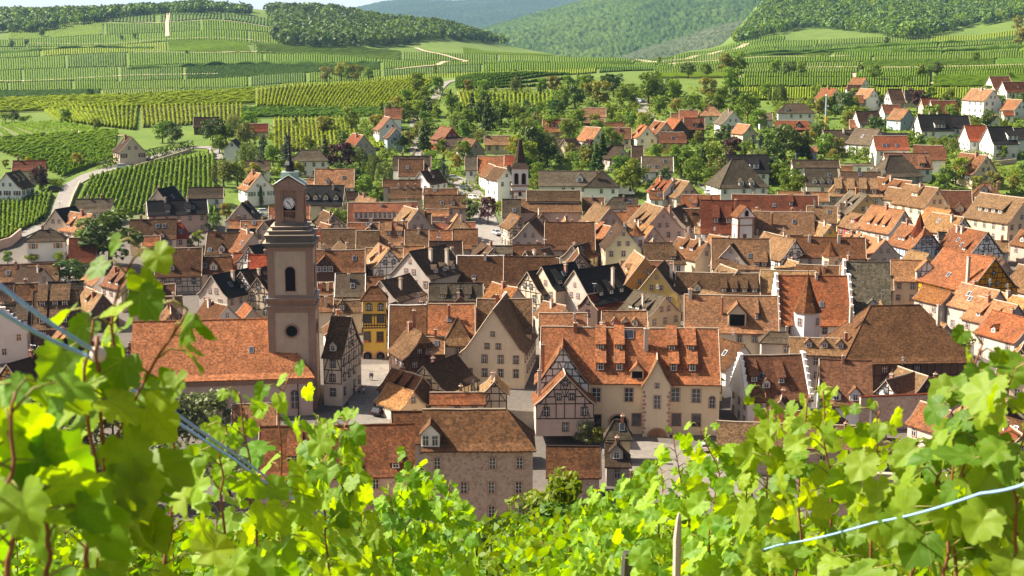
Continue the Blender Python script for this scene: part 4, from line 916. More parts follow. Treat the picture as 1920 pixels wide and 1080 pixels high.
ck.add([(rc*math.cos(2*math.pi*k/n), yo-.06, zc+rc*math.sin(2*math.pi*k/n)) for k in range(n)] + [(rc*math.cos(2*math.pi*k/n), yo+.4, zc+rc*math.sin(2*math.pi*k/n)) for k in range(n)], [tuple(range(n))[::-1]] + [(k, (k+1) % n, n+(k+1) % n, n+k) for k in range(n)], WHITE)
CLK = ck.build('clock_face', TOW)
nm = MB()
NUM = {0: 3, 1: 1, 2: 2, 3: 3, 4: 3, 5: 2, 6: 2, 7: 3, 8: 4, 9: 2, 10: 1, 11: 2}
def rbar(mb, cx, cz, ang, l, w, y): 
    dx, dz = math.sin(ang), math.cos(ang); px_, pz_ = dz*w/2, -dx*w/2
    mb.add([(cx+px_, y, cz+pz_), (cx-px_, y, cz-pz_), (cx+dx*l-px_, y, cz+dz*l-pz_), (cx+dx*l+px_, y, cz+dz*l+pz_)], [(0, 1, 2, 3)], IRON)
ROMAN = ['XII','I','II','III','IIII','V','VI','VII','VIII','IX','X','XI']
for k in range(12):
    a = k*math.pi/6; s_ = ROMAN[k]; adv = {'I': .09, 'V': .17, 'X': .17}; tot = sum(adv[c] for c in s_); off = -tot/2
    for c in s_:
        o = off + adv[c]/2; off += adv[c]; r0 = rc*.70; hgt = rc*.22
        for (da, dl) in {'I': [(0, 0)], 'V': [(-.05, .05), (.05, -.05)], 'X': [(-.06, .06), (.06, -.06)]}[c]:
            o0, o1 = (o + da, o + (dl if c == 'X' else 0)) if c != 'I' else (o, o)
            if c == 'V': o0, o1 = o, o + da
            ex, ez = math.cos(a), -math.sin(a); fx, fz = math.sin(a), math.cos(a)
            p0 = (ex*o0 + fx*r0, zc + ez*o0 + fz*r0); p1 = (ex*o1 + fx*(r0+hgt), zc + ez*o1 + fz*(r0+hgt)); d = math.hypot(p1[0]-p0[0], p1[1]-p0[1])
            rbar(nm, p0[0], p0[1], math.atan2(p1[0]-p0[0], p1[1]-p0[1]), d, .05, yo-.064)
for k in range(n*2):
    a = k*math.pi/n; b2 = (k+1)*math.pi/n
    nm.add([(math.sin(a)*rc*.97, yo-.063, zc+math.cos(a)*rc*.97), (math.sin(b2)*rc*.97, yo-.063, zc+math.cos(b2)*rc*.97), (math.sin(b2)*rc*1.03, yo-.063, zc+math.cos(b2)*rc*1.03), (math.sin(a)*rc*1.03, yo-.063, zc+math.cos(a)*rc*1.03)], [(0, 1, 2, 3)], IRON)
nm.build('numerals', CLK)
for nme, ang, l, w in (('hour_hand', rad(-47), rc*.55, .17), ('minute_hand', rad(147), rc*.8, .12)):
    hm = MB(); rbar(hm, -math.sin(ang)*.2, zc-math.cos(ang)*.2, ang, l+.2, w, yo-.07 if nme[0] == 'h' else yo-.075); hm.build(nme, CLK)
for fr, an in (((0, -1), 0), ((1, 0), math.pi/2), ((-1, 0), -math.pi/2)):
    q = h1-.17; link('louvre_window', window_mesh(26*sc*.72, 47*sc, 'sal'), TOW, (fr[0]*q, fr[1]*q, tz(546)), an)
    ob = MB(); rr_ = 11*sc; q = h1+.0; nn = 24; yy = -q-.02
    ob.add([(rr_*1.32*math.cos(2*math.pi*k/nn), yy-.13, rr_*1.32*math.sin(2*math.pi*k/nn)) for k in range(nn)] + [(rr_*math.cos(2*math.pi*k/nn), yy-.13, rr_*math.sin(2*math.pi*k/nn)) for k in range(nn)] + [(rr_*math.cos(2*math.pi*k/nn), yy-.02, rr_*math.sin(2*math.pi*k/nn)) for k in range(nn)] + [(rr_*1.32*math.cos(2*math.pi*k/nn), yy, rr_*1.32*math.sin(2*math.pi*k/nn)) for k in range(nn)],
           [(k, nn+k, nn+(k+1) % nn, (k+1) % nn) for k in range(nn)] + [(nn+k, 2*nn+k, 2*nn+(k+1) % nn, nn+(k+1) % nn) for k in range(nn)] + [(k, (k+1) % nn, 3*nn+(k+1) % nn, 3*nn+k) for k in range(nn)], SAND)
    ob.add([(rr_*math.cos(2*math.pi*k/nn), yy-.025, rr_*math.sin(2*math.pi*k/nn)) for k in range(nn)], [tuple(range(nn))[::-1]], DARK)
    ob.build('round_window', TOW, loc=(0, 0, tz(621)), rz=an)
P(1540, 2080, 1180, 1400, 'or', 'pk', 4.5, .9, nowin=1, label='low orange church vestry roof at the foot of the nave', cat='church annexe') if False else None

# ------------------------------------------------------------------ the small white church
T(960, 200)
P(105, 522, 628, 712, 'br', 'gr', 9, 1.0, nowin=1, name='chapel_nave', cat='church', label='brown-roofed nave of the small white church with the spire')
P(10, 528, 690, 795, 'br', 'pk', 6.5, .7, nowin=1, name='chapel_aisle', cat='church', label='lower pink-walled aisle along the small white church')
wp = solve(975, 400, 0); WT = empty('white_bell_tower', wp, 0, 'slender white bell tower with dark pointed spire', 'church tower')
ws = wp.y / F; hw_ = 15.5*ws; wz = lambda py: zy(wp.y, py) - wp.z
b = MB(); b.box(-hw_, hw_, 0, 2*hw_, -4, wz(317), WM['wh']); b.build('shaft', WT)
b = MB()
for z in (wz(317), wz(350), wz(360)): b.box(-hw_-.25, hw_+.25, -.25, 2*hw_+.25, z, z+.45, SAND)
for sd in (-1, 1): b.box(*sorted((sd*(hw_+.05), sd*(hw_-.6))), -.05, .5, wz(372), wz(360), SAND)
b.build('string_course', WT)
for d in (-1, 1): link('louvre_window', window_mesh(1.15, 3.2, 'sal'), WT, (d*1.1, 0, wz(345)))
link('window', window_mesh(.7, 1.6, 'sal'), WT, (0, 0, wz(367)))
z0 = wz(317)+.45; s2 = hw_+.35
b = MB(); c8 = lambda r, z: [(r*math.cos(math.pi/8+k*math.pi/4), hw_+r*math.sin(math.pi/8+k*math.pi/4), z) for k in range(8)]
b.add([(-s2, hw_-s2, z0), (s2, hw_-s2, z0), (s2, hw_+s2, z0), (-s2, hw_+s2, z0)] + [(p[0], p[1], p[2]) for p in [(-1.7, hw_-1.7, z0+1.4), (1.7, hw_-1.7, z0+1.4), (1.7, hw_+1.7, z0+1.4), (-1.7, hw_+1.7, z0+1.4)]], [(3, 2, 1, 0), (0, 1, 5, 4), (1, 2, 6, 5), (2, 3, 7, 6), (3, 0, 4, 7)], RM['gy'])
b.loft([c8(1.95, z0+1.2), c8(1.2, z0+4.5), c8(.55, z0+8.2), c8(.05, wz(262))], RM['gy']); b.build('spire', WT)
b = MB(); b.tube([(0, hw_, wz(264)), (0, hw_, wz(256))], .06, IRON, 5); b.box(-.5, .5, hw_-.05, hw_+.05, wz(259), wz(259)+.1, IRON); b.build('cross', WT)

# ------------------------------------------------------------------ turrets
def turret(px, py, hgt, r, roofh, wall, roof, nsd, label, apex=True, name='round_turret', wins=True):
    p = solve(px, py, hgt + roofh); p.z -= hgt + roofh
    t = empty(name, p, math.pi/nsd, label, 'turret'); b = MB(); b.lathe([(r, -4), (r, hgt)], WM[wall], nsd); b.build('wall', t)
    b = MB(); b.lathe([(r+.35, hgt-.12), (r*.72, hgt+roofh*.25), (r*.40, hgt+roofh*.56), (.06, hgt+roofh), (.05, hgt+roofh+.7)], RM[roof], nsd); b.build('roof', t)
    if wins:
        for a in (-.45, .45):
            aa = -math.pi/2 + a - math.pi/nsd
            k = round((aa - math.pi/nsd)/(2*math.pi/nsd)); aa = (k+.5)*2*math.pi/nsd; rr_ = r*math.cos(math.pi/nsd)
            link('window', window_mesh(.8, 1.3, 's'), t, (rr_*math.cos(aa), rr_*math.sin(aa), hgt-2.6), aa + math.pi/2)
    return t
turret(1516, 512, 10.5, 2.75, 7.8, 'wh', 'ob', 8, 'white octagonal turret with tall pointed tile roof before the russet-roofed house', name='stair_turret')
turret(1192, 420, 9, 2.3, 2.7, 'wh', 'ob', 12, 'short white round turret with shallow conical cap amid the central roofs')
turret(1558, 452, 10, 1.9, 3.4, 'tanw', 'ob', 8, 'sandy eight-sided turret with tan tent roof', name='timber_turret')
turret(1726, 398, 9, 2.3, 6.0, 'cr', 'rb', 6, 'steep red pyramid turret roof squeezed between tan roofs', name='pyramid_turret')
p = solve(1394, 388, 15); p.z -= 15; t = empty('bell_gable_tower', p, rad(12), 'square white tower with pink corners and little bell gable', 'tower'); b = MB(); r = 2.2
b.box(-r, r, -r, r, -4, 12.2, WM['wh']); b.build('shaft', t); b = MB()
for sx in (-1, 1):
    for sy in (-1, 1): b.box(*sorted((sx*(r+.05), sx*(r-.5))), *sorted((sy*(r+.05), sy*(r-.5))), -4, 12.2, SAND)
b.box(-r-.2, r+.2, -r-.2, r+.2, 12.2, 12.6, SAND); b.box(-r-.12, r+.12, -r-.12, r+.12, 10.3, 10.6, SAND); b.build('corner_stones', t)
b = MB(); b.prism([(-r-.2, 12.6), (r+.2, 12.6), (0, 15.2)], -r-.2, r+.2, WM['wh']); b.build('gable', t); b = MB()
for d in (-1, 1): b.add([(0, -r-.4, 15.3), (d*(r+.5), -r-.4, 12.4), (d*(r+.5), r+.4, 12.4), (0, r+.4, 15.3), (0, -r-.4, 15.5), (d*(r+.5), -r-.4, 12.6), (d*(r+.5), r+.4, 12.6), (0, r+.4, 15.5)], [(0,1,2,3), (4,7,6,5), (0,4,5,1), (1,5,6,2), (3,2,6,7)], RM['ob'])
b.build('roof', t); link('bell_opening', window_mesh(.9, 1.4, 'sal'), t, (0, -r-.2, 12.9)); link('window', window_mesh(.8, 1.5, 'sb'), t, (-.3, -r, 6.6)); link('window', window_mesh(.8, 1.5, 's'), t, (-r, .2, 6.6), -math.pi/2)
# ------------------------------------------------------------------ ground, hills, mountains
def ground_mat():
    m, nt, b = newmat('ground'); q = N(nt); geo = q.n('ShaderNodeNewGeometry').outputs['Position']
    sp = q.n('ShaderNodeSeparateXYZ'); q.l(geo, sp.inputs[0])
    grass = q.mix(q.ramp(q.noise(geo, .05, 5, .7), .35, .65), (.075,.135,.012), (.13,.18,.02))
    grass = q.mix(q.math('MULTIPLY', q.ramp(q.noise(geo, .9, 5, .7), .4, .7), .6), grass, (.05,.085,.018))
    cob = q.mix(q.ramp(q.noise(geo, 1.2, 5, .7), .3, .7), (.085,.073,.062), (.14,.12,.10))  # cobbles coloured darker to stand for shadow in the gaps between houses
    far = q.ramp(sp.outputs[1], 0, 1); mr = q.n('ShaderNodeMapRange'); mr.inputs[1].default_value = 395; mr.inputs[2].default_value = 425; q.l(sp.outputs[1], mr.inputs[0])
    mr2 = q.n('ShaderNodeMapRange'); mr2.inputs[1].default_value = 176; mr2.inputs[2].default_value = 186; q.l(sp.outputs[1], mr2.inputs[0])
    soil = q.mix(q.ramp(q.noise(geo, .8, 5, .7), .35, .65), (.10,.085,.05), (.15,.12,.07)); c = q.mix(mr2.outputs[0], soil, q.mix(mr.outputs[0], cob, grass))
    q.l(c, b.inputs['Base Color']); b.inputs['Roughness'].default_value = .95; return m
GROUND = ground_mat()
def polar_mesh(name, mat, Ds, As, zf, kind='structure', label=None):
    A, D = np.meshgrid(As, Ds); X = A * np.maximum(D, 60); Z = zf(X, D)
    V = np.stack([X.ravel(), D.ravel(), Z.ravel()], 1); n = len(As); r = len(Ds)
    i = np.arange(r-1)[:, None]*n + np.arange(n-1)[None]; Fs = np.stack([i, i+1, i+n+1, i+n], -1).reshape(-1, 4)
    o = link(name, np_mesh(name, V, Fs, [mat], smooth=True)); tag(o, label, None, None, kind); return o
Ds = np.concatenate([np.arange(-30, 30, 3), np.arange(30, 200, 7), np.arange(200, 900, 8), np.arange(900, 2600, 22), np.arange(2600, 5000, 110), np.arange(5000, 12001, 700)])
As = np.concatenate([np.arange(-.72, -.4, .02), np.arange(-.4, .4, .006), np.arange(.4, .72, .02)])
polar_mesh('ground', GROUND, Ds, As, ground_arr, label='ground falling to the village and rising to the hills')

def mount_mat(name, a, b_, c_):
    m, nt, b = newmat(name); q = N(nt); geo = q.n('ShaderNodeNewGeometry').outputs['Position']
    c = q.mix(q.ramp(q.noise(geo, .0035, 5, .65), .4, .62), a, b_)
    c = q.mix(q.ramp(q.noise(geo, .03, 5, .75), .5, .62), c, c_)
    q.l(c, b.inputs['Base Color']); b.inputs['Roughness'].default_value = 1; b.inputs['Specular IOR Level'].default_value = 0; q.bump(q.noise(geo, .06, 4, .7), 1.0, 14.0, b); return m
def ridge(name, mat, prof, D0, depth, label, lump=10, scale=.02, seed=1, px0=-200, px1=2400, front=None, step=14):
    """a long mountain whose crest shows at pixel rows prof; slopes fall to both sides"""
    rs = np.random.default_rng(seed); xs = np.array([p for p, _ in prof], float); ys = np.array([y for _, y in prof], float)
    As = (np.arange(px0, px1, 3.0) - 960) / F; n = len(As); nd = 230; t = np.linspace(-1, .5, nd)
    crest = np.array([zy(D0, y) for y in np.interp(As*F+960, xs, ys)]); base = -80.0
    A, Tt = np.meshgrid(As, t); D = D0 + Tt*depth; X = A*D
    fall = np.where(Tt < 0, (1+Tt)**1.0, 1 - (Tt*1.6)**2); fall = np.clip(fall, 0, 1); fall = fall*fall*(3-2*fall)*.5 + fall*.5
    h = np.zeros_like(X)
    for k in range(7):
        f = scale/10 * 1.9**k; ph = rs.uniform(0, 6.28, 4); an = rs.uniform(0, 3.14)
        h += np.sin((X*math.cos(an)+D*math.sin(an))*f+ph[0]) * np.sin((X*math.sin(an)-D*math.cos(an))*f*1.2+ph[1]) / 1.55**k
    Z = base + (crest[None]-base)*fall + h*lump*2.2*np.sin(np.pi*np.clip(fall, 0, 1))**.6*.9
    Z += rs.normal(0, 1, X.shape)*lump*.32
    V = np.stack([X.ravel(), D.ravel(), Z.ravel()], 1); i = np.arange(nd-1)[:, None]*n + np.arange(n-1)[None]
    o = link(name, np_mesh(name, V, np.stack([i, i+1, i+n+1, i+n], -1).reshape(-1, 4), [mat], smooth=True)); tag(o, label, None, None, 'structure'); return o
FAR = mount_mat('far_forest', (.028,.052,.034), (.042,.07,.04), (.022,.042,.03))
MID = mount_mat('mid_forest', (.048,.088,.018), (.085,.13,.024), (.024,.052,.014))
PALE = mount_mat('pale_scrub', (.075,.095,.045), (.10,.115,.06), (.04,.065,.03))
ridge('blue_mountain', FAR, [(-200,60),(300,55),(500,40),(560,22),(600,13),(640,17),(655,22),(680,12),(720,3),(760,-2),(860,1),(920,-3),(1100,-8),(1300,-4),(1600,-12),(2400,0)], 10500, 3600, 'far blue mountain ridge', lump=9, scale=.006, seed=4)
ridge('green_mountain', MID, [(-200,190),(700,120),(860,70),(920,49),(960,39),(1000,26),(1060,10),(1110,-3),(1200,-20),(1330,-28),(1420,-22),(1500,-10),(1600,10),(2400,120)], 5600, 2100, 'hazy wooded mountain at the head of the valley', lump=13, scale=.012, seed=9)
ridge('scrub_hill', PALE, [(-200,260),(1000,150),(1150,112),(1200,93),(1260,75),(1330,52),(1400,36),(1450,27),(1500,20),(1700,20),(2400,50)], 3900, 900, 'pale scrubby spur below the wooded mountain', lump=7, scale=.02, seed=14)

# ------------------------------------------------------------------ foliage building blocks
def leaf_mat(name, a, b_, trans=.35, hue=.02, sat=1.0, vein=False, spec=.25):
    m = bpy.data.materials.new(name); m.use_nodes = True; nt = m.node_tree; q = N(nt)
    b = nt.nodes['Principled BSDF']; b.inputs['Roughness'].default_value = .55; b.inputs['Specular IOR Level'].default_value = spec
    at = q.n('ShaderNodeAttribute'); at.attribute_name = 'tone'; c = q.mix(at.outputs['Fac'], a, b_)
    rn = q.rnd(); c = q.hsv(c, q.mapr(rn, .5-hue, .5+hue), sat, q.mapr(q.math('FRACT', q.math('MULTIPLY', rn, 9.7)), .8, 1.22))
    if vein:
        uv = q.n('ShaderNodeUVMap'); uv.uv_map = 'uv'; s = q.n('ShaderNodeSeparateXYZ'); q.l(uv.outputs[0], s.inputs[0])
        ang = q.math('ARCTAN2', s.outputs[0], s.outputs[1]); d = 9.0
        rr = q.math('SQRT', q.math('ADD', q.math('MULTIPLY', s.outputs[0], s.outputs[0]), q.math('MULTIPLY', s.outputs[1], s.outputs[1])))
        for k in (0, .62, -.62, 1.3, -1.3): d = q.math('MINIMUM', d, q.math('ABSOLUTE', q.math('MULTIPLY', q.math('SUBTRACT', ang, k), rr)))
        sec = q.math('ABSOLUTE', q.math('SUBTRACT', q.math('FRACT', q.math('ADD', q.math('MULTIPLY', s.outputs[1], 7), q.math('MULTIPLY', q.math('ABSOLUTE', s.outputs[0]), -6))), .5))
        c = q.mix(q.ramp(d, .008, .022, (.55,.55,.55,1), (0,0,0,1)), c, (.24,.30,.06))
        c = q.mix(q.ramp(sec, .02, .1, (.22,.22,.22,1), (0,0,0,1)), c, (.2,.27,.05))
        nz = q.noise(uv.outputs[0], 5, 4); c = q.mix(q.math('MULTIPLY', q.ramp(nz, .45, .7), .35), c, a)
        q.bump(d, .25, .01, b)
    q.l(c, b.inputs['Base Color'])
    t = q.n('ShaderNodeBsdfTranslucent'); tc = q.hsv(c, .478, 1.25, 1.55) if vein else q.hsv(c, .485, 1.15, 1.25); q.l(tc, t.inputs['Color'])
    mx = q.n('ShaderNodeMixShader'); mx.inputs[0].default_value = trans; q.l(b.outputs[0], mx.inputs[1]); q.l(t.outputs[0], mx.inputs[2])
    q.l(mx.outputs[0], nt.nodes['Material Output'].inputs['Surface']); return m
LM = {'round': leaf_mat('broad_leaves', (.08,.15,.012), (.195,.275,.024)), 'dark': leaf_mat('dark_leaves', (.037,.075,.014), (.11,.165,.026), .25),
      'yel': leaf_mat('yellow_leaves', (.16,.17,.015), (.30,.26,.03), .4), 'yelg': leaf_mat('lime_leaves', (.11,.17,.012), (.21,.26,.025), .42),
      'purple': leaf_mat('purple_leaves', (.045,.018,.016), (.085,.035,.026), .25), 'bluec': leaf_mat('blue_needles', (.065,.10,.065), (.14,.18,.11), .15),
      'willow': leaf_mat('willow_leaves', (.09,.125,.02), (.17,.20,.045), .35), 'olive': leaf_mat('grey_green_leaves', (.085,.105,.038), (.20,.215,.085), .3), 'ylw': leaf_mat('turning_leaves', (.13,.15,.02), (.27,.25,.04), .35),
      'forest': leaf_mat('forest_leaves', (.036,.080,.008), (.12,.175,.016), .2)}
BARK = plain('bark', (.10,.075,.05), .95)
def quads(c, nrm, size, rs, asp=1.0):
    """leaf-clump quads at points c facing about nrm"""
    n = len(c); nr = nrm + rs.normal(0, .55, (n, 3)); nr /= np.linalg.norm(nr, axis=1)[:, None] + 1e-9
    t = np.cross(nr, rs.normal(0, 1, (n, 3))); t /= np.linalg.norm(t, axis=1)[:, None] + 1e-9; b = np.cross(nr, t); s = (size * rs.uniform(.6, 1.35, n))[:, None]
    bend = nr * s * rs.uniform(-.25, .25, n)[:, None]
    V = np.stack([c - t*s*asp, c - b*s*.62 + bend, c + t*s*asp, c + b*s*.62 + bend], 1).reshape(-1, 3)
    return V, np.arange(4*n).reshape(-1, 4)
def crown(kind, seed, H=10.0):
    rs = np.random.default_rng(seed); C = []; Nn = []; To = []; size = .34
    def blob(c, r, n, sq=1.0, tone=0.5):
        v = rs.normal(0, 1, (n, 3)); v /= np.linalg.norm(v, axis=1)[:, None]; v[:, 2] = np.where((v[:, 2] < -.3) & (rs.random(n) < .6), -v[:, 2], v[:, 2])
        k = rs.uniform(.72, 1.08, n)[:, None]; C.append(np.array(c) + v*k*np.array([r, r, r*sq])); Nn.append(v); To.append(np.clip(rs.normal(tone, .22, n), 0, 1))
    if kind in ('round', 'dark', 'yel', 'yelg', 'purple', 'olive', 'ylw'):
        W = H*rs.uniform(.36, .46); nb = 26
        for k in range(nb):
            a = rs.uniform(0, 6.28); zf = rs.uniform(.26, .93); rmax = W*math.sqrt(max(.05, 1-((zf-.55)/.48)**2)); rr = rmax*rs.uniform(.3, .95)
            blob((rr*math.cos(a), rr*math.sin(a), zf*H), H*rs.uniform(.09, .165), 62, .8, rs.uniform(.25, .75))
        blob((0, 0, .58*H), W*.7, 160, 1, .3)
    elif kind == 'willow':
        for k in range(30):
            a = rs.uniform(0, 6.28); rr = H*.4*math.sqrt(rs.random()); zt = H*(.95-.35*(rr/(H*.4))**2)
            for j in range(5): blob((rr*math.cos(a)*(1+.05*j), rr*math.sin(a)*(1+.05*j), zt - j*H*.11), H*.06, 14, 1.5, rs.uniform(.3, .8))
        size = .3
    elif kind in ('pine', 'bluec'):
        n = 15 if kind == 'pine' else 13
        for k in range(n):
            z = H*(.1 + .88*k/n); R_ = H*(.21 if kind == 'pine' else .3)*(1-(k/n)**1.15)+.12
            for j in range(max(3, int(9*(1-k/n))+2)):
                a = rs.uniform(0, 6.28); q = R_*rs.uniform(.8, 1.1)
                for i in range(3): blob((q*math.cos(a)*(i+1)/3.2, q*math.sin(a)*(i+1)/3.2, z - q*.22*(i+1)/3), .16*H/10*(2.6-i*.5), 7, .5, rs.uniform(.2, .8))
        size = .30
    elif kind == 'cyp':
        for k in range(14): blob((rs.normal(0, .1), rs.normal(0, .1), H*(.08+.9*k/14)), H*.085*(1.15-(k/14)**2), 75, 1.5, rs.uniform(.2, .7))
        size = .24
    elif kind == 'bush':
        for k in range(16):
            a = rs.uniform(0, 6.28); rr = H*.55*math.sqrt(rs.random()); blob((rr*math.cos(a), rr*math.sin(a), H*rs.uniform(.2, .72)), H*rs.uniform(.16, .28), 60, .9, rs.uniform(.2, .8))
        size = .5
    c = np.concatenate(C); V, Fs = quads(c, np.concatenate(Nn), size, rs, 1.15); tone = np.repeat(np.concatenate(To), 4)
    return V, Fs, tone
def trunk_mb(H, rs, kind):
    b = MB(); r = H*.028; top = H*(.9 if kind in ('pine', 'bluec', 'cyp') else .6)
    b.tube([(0, 0, -.8), (rs.uniform(-.1, .1), 0, H*.2), (rs.uniform(-.2, .2), rs.uniform(-.2, .2), top*.6), (0, 0, top)], [r*1.4, r, r*.7, r*.25], BARK, 7)
    if kind not in ('pine', 'bluec', 'cyp'):
        for k in range(6):
            a = k*1.05 + rs.uniform(0, .6); z = H*rs.uniform(.2, .4); q = H*rs.uniform(.18, .3); b.tube([(0, 0, z), (q*.5*math.cos(a), q*.5*math.sin(a), z+q*.6), (q*math.cos(a), q*math.sin(a), z+q*1.0)], [r*.55, r*.35, r*.12], BARK, 5)
    return b
PROTO = {}
def proto(kind, i):
    if (kind, i) not in PROTO:
        mk = {'pine': 'dark', 'cyp': 'dark', 'bush': 'round'}.get(kind, kind); V, Fs, tone = crown(kind, 100+i*17+len(kind)*3)
        cm = np_mesh('crown', V, Fs, [LM[mk]], tone=tone)
        PROTO[(kind, i)] = (cm, trunk_mb(10, random.Random(i), kind).mesh('trunk'))
    return PROTO[(kind, i)]
TREEWORD = {'round': 'green leafy tree', 'dark': 'dark green dense tree', 'yel': 'yellowing leafy tree', 'yelg': 'bright lime-green tree', 'purple': 'dark purple-leaved tree', 'bluec': 'blue-green spreading cedar', 'willow': 'pale drooping willow', 'pine': 'dark conical conifer', 'cyp': 'slim dark cypress', 'bush': 'rounded green bush', 'olive': 'grey-green feathery tree', 'ylw': 'rusty-yellow leafy tree'}
TREES = []
def tree(px, pyb, hpx, kind, wide=1.0, p=None, label=None):
    p = p or solve(px, pyb, 0); h = hpx*p.y/F; cm, tm = proto(kind, R.randrange(3))
    t = empty('bush' if kind == 'bush' else 'tree', p, R.uniform(0, 6.28)); t.scale = (h/10*wide*R.uniform(.95, 1.15), h/10*wide*R.uniform(.95, 1.15), h/10)
    link('crown', cm, t); link('stem' if kind == 'bush' else 'trunk', tm, t); t['category'] = 'bush' if kind == 'bush' else 'tree'
    TREES.append(dict(o=t, kind=kind, px=px, py=pyb - hpx/2, loc=p, r=h*.4, label=label, h=h)); return t
TL = '''123 234 30 round;183 245 24 round;10 230 22 bush;27 232 26 dark;45 232 18 bush;145 312 26 yel;10 316 18 yel;54 326 32 yel;75 356 44 purple;78 358 52 cyp;110 352 16 bush;165 312 16 bush;95 350 14 yelg;305 268 38 round;325 276 46 dark;315 252 26 round;400 272 52 dark;412 288 34 round;440 246 34 willow;395 262 22 yelg;460 278 48 willow;495 302 52 bluec;538 304 58 bluec;420 352 56 willow;446 352 50 round;425 412 32 yel;400 434 36 round;340 418 20 bush;207 505 112 dark 1.25;180 500 80 dark;130 542 60 dark 1.5;15 496 26 round;60 492 20 bush;110 494 22 round;345 464 26 round;372 462 30 yelg;356 470 24 yel;490 386 40 cyp;470 352 18 bush;
610 304 54 pine;640 324 58 purple;640 352 46 dark;700 338 50 willow;668 300 30 yel;722 348 46 willow;680 364 36 round;742 334 34 round;725 302 24 round;705 248 34 yel;690 262 22 round;790 218 30 round;796 284 64 pine;804 218 36 dark;845 198 32 pine;885 228 56 pine;915 244 66 pine;900 232 44 dark;940 234 46 round;862 240 30 round;870 304 40 round;832 348 62 bluec .7;905 344 20 bush;825 288 26 round;820 334 32 round;856 322 32 yel;752 284 34 dark;775 262 24 round;810 300 22 bush;
965 294 38 yel;1004 312 74 dark;985 324 58 round;1026 314 48 dark;1010 346 40 round;852 412 46 bluec .7;880 418 44 dark;915 422 56 purple .7;935 404 28 yelg;625 428 38 round;606 426 26 yelg;645 424 30 round;685 374 44 round;715 376 36 round;670 350 36 dark;700 390 30 round;735 378 26 dark;
1035 346 24 round;1085 334 32 round;1102 304 42 purple;1130 314 68 pine;1118 322 56 pine;1165 344 52 round;1186 366 72 yelg;1165 362 44 round;1050 318 30 dark;1070 308 26 bush;1080 350 34 round;1040 362 22 yel;1000 360 26 yelg;1056 366 22 yelg;1230 304 34 round;1276 334 62 round;1245 348 34 dark;1230 374 44 dark;1258 376 36 round;1330 312 46 yelg;1372 304 46 purple;1346 350 56 willow;1332 356 40 round;1425 306 60 bluec;1310 302 26 round;1395 296 30 round;1300 338 28 round;
1010 274 38 round;1032 262 44 round;1085 176 42 pine;1068 172 30 round;1102 168 30 dark;1120 206 56 ylw;1078 206 46 dark;1150 182 44 dark;1166 200 38 round;1215 194 58 round;1262 190 40 round;1230 168 30 round;1290 148 32 dark;1325 146 26 round;1360 138 38 ylw;1386 138 40 round;1330 190 46 ylw;1370 176 48 round;1300 230 50 round;1335 220 42 round;1402 230 56 round;1380 206 40 dark;1420 246 40 round;1236 120 14 round;1005 250 40 willow;1085 246 40 round;1045 220 34 dark;1180 240 30 round;1165 232 22 bush;1215 262 24 bush;
612 156 32 ylw;640 154 36 yel;668 154 34 ylw;692 152 26 round;655 155 30 round;817 143 22 yel .35;170 182 16 dark;228 76 10 dark;252 74 12 round;22 92 16 dark;50 86 12 dark;78 70 18 round;350 102 8 dark;
1450 142 30 round;1480 144 30 dark;1502 142 26 round;1612 134 14 dark;1640 152 30 round;1726 146 26 round;1756 145 28 dark;1742 144 22 round;1914 88 36 ylw;1908 60 30 yel;1662 84 14 dark;1600 212 30 round;1582 230 58 dark;1592 246 36 ylw;1655 206 30 round;1642 198 26 dark;1720 206 38 purple;1702 196 30 purple .8;1746 188 26 yelg;1780 188 22 round;1850 244 36 dark;1880 216 36 round;1906 214 30 round;1712 268 36 cyp .8;1648 254 36 cyp .7;1658 262 42 cyp .7;1716 288 44 yelg;1754 284 28 yelg;1772 282 26 yelg;1470 304 72 dark;1510 304 64 pine;1440 294 52 round;1500 330 34 round;1546 294 42 round;1572 292 34 ylw;1480 362 50 yelg;1460 346 40 round;1496 366 40 yelg;1792 348 52 round;1772 354 40 dark;1862 366 46 ylw;1900 364 36 ylw;1832 358 30 ylw;1640 300 30 round;1620 306 30 round;1600 296 24 bush;1560 300 22 yel;1690 240 22 bush;1686 300 24 round;1880 300 26 round;1812 306 20 bush;1840 302 22 bush;1740 250 24 round;1528 272 40 dark;1445 340 46 dark;1880 250 26 yelg;1780 226 30 round;1900 262 24 round;
1786 716 92 yelg;1560 208 26 round;1700 154 16 bush;1828 118 20 round;1895 150 16 round'''
for e in TL.replace('\n', '').split(';'):
    q = e.split()
    if q: tree(float(q[0]), float(q[1]), float(q[2]), q[3], float(q[4]) if len(q) > 4 else 1.0)
for px, py, h, w in ((40, 850, 120, 1.1), (120, 870, 135, 1.2), (215, 880, 145, 1.2), (300, 868, 140, 1.1), (385, 850, 125, 1.0), (60, 935, 110, 1.3), (180, 960, 120, 1.4), (330, 950, 120, 1.3), (430, 930, 110, 1.0), (470, 960, 90, 1.0)):
    tree(px, py, h, 'olive', w)
tree(1098, 836, 52, 'olive', 1.1, label='wispy rose shrub growing in front of the cream mansion'); tree(1115, 838, 44, 'ylw', 1.0)

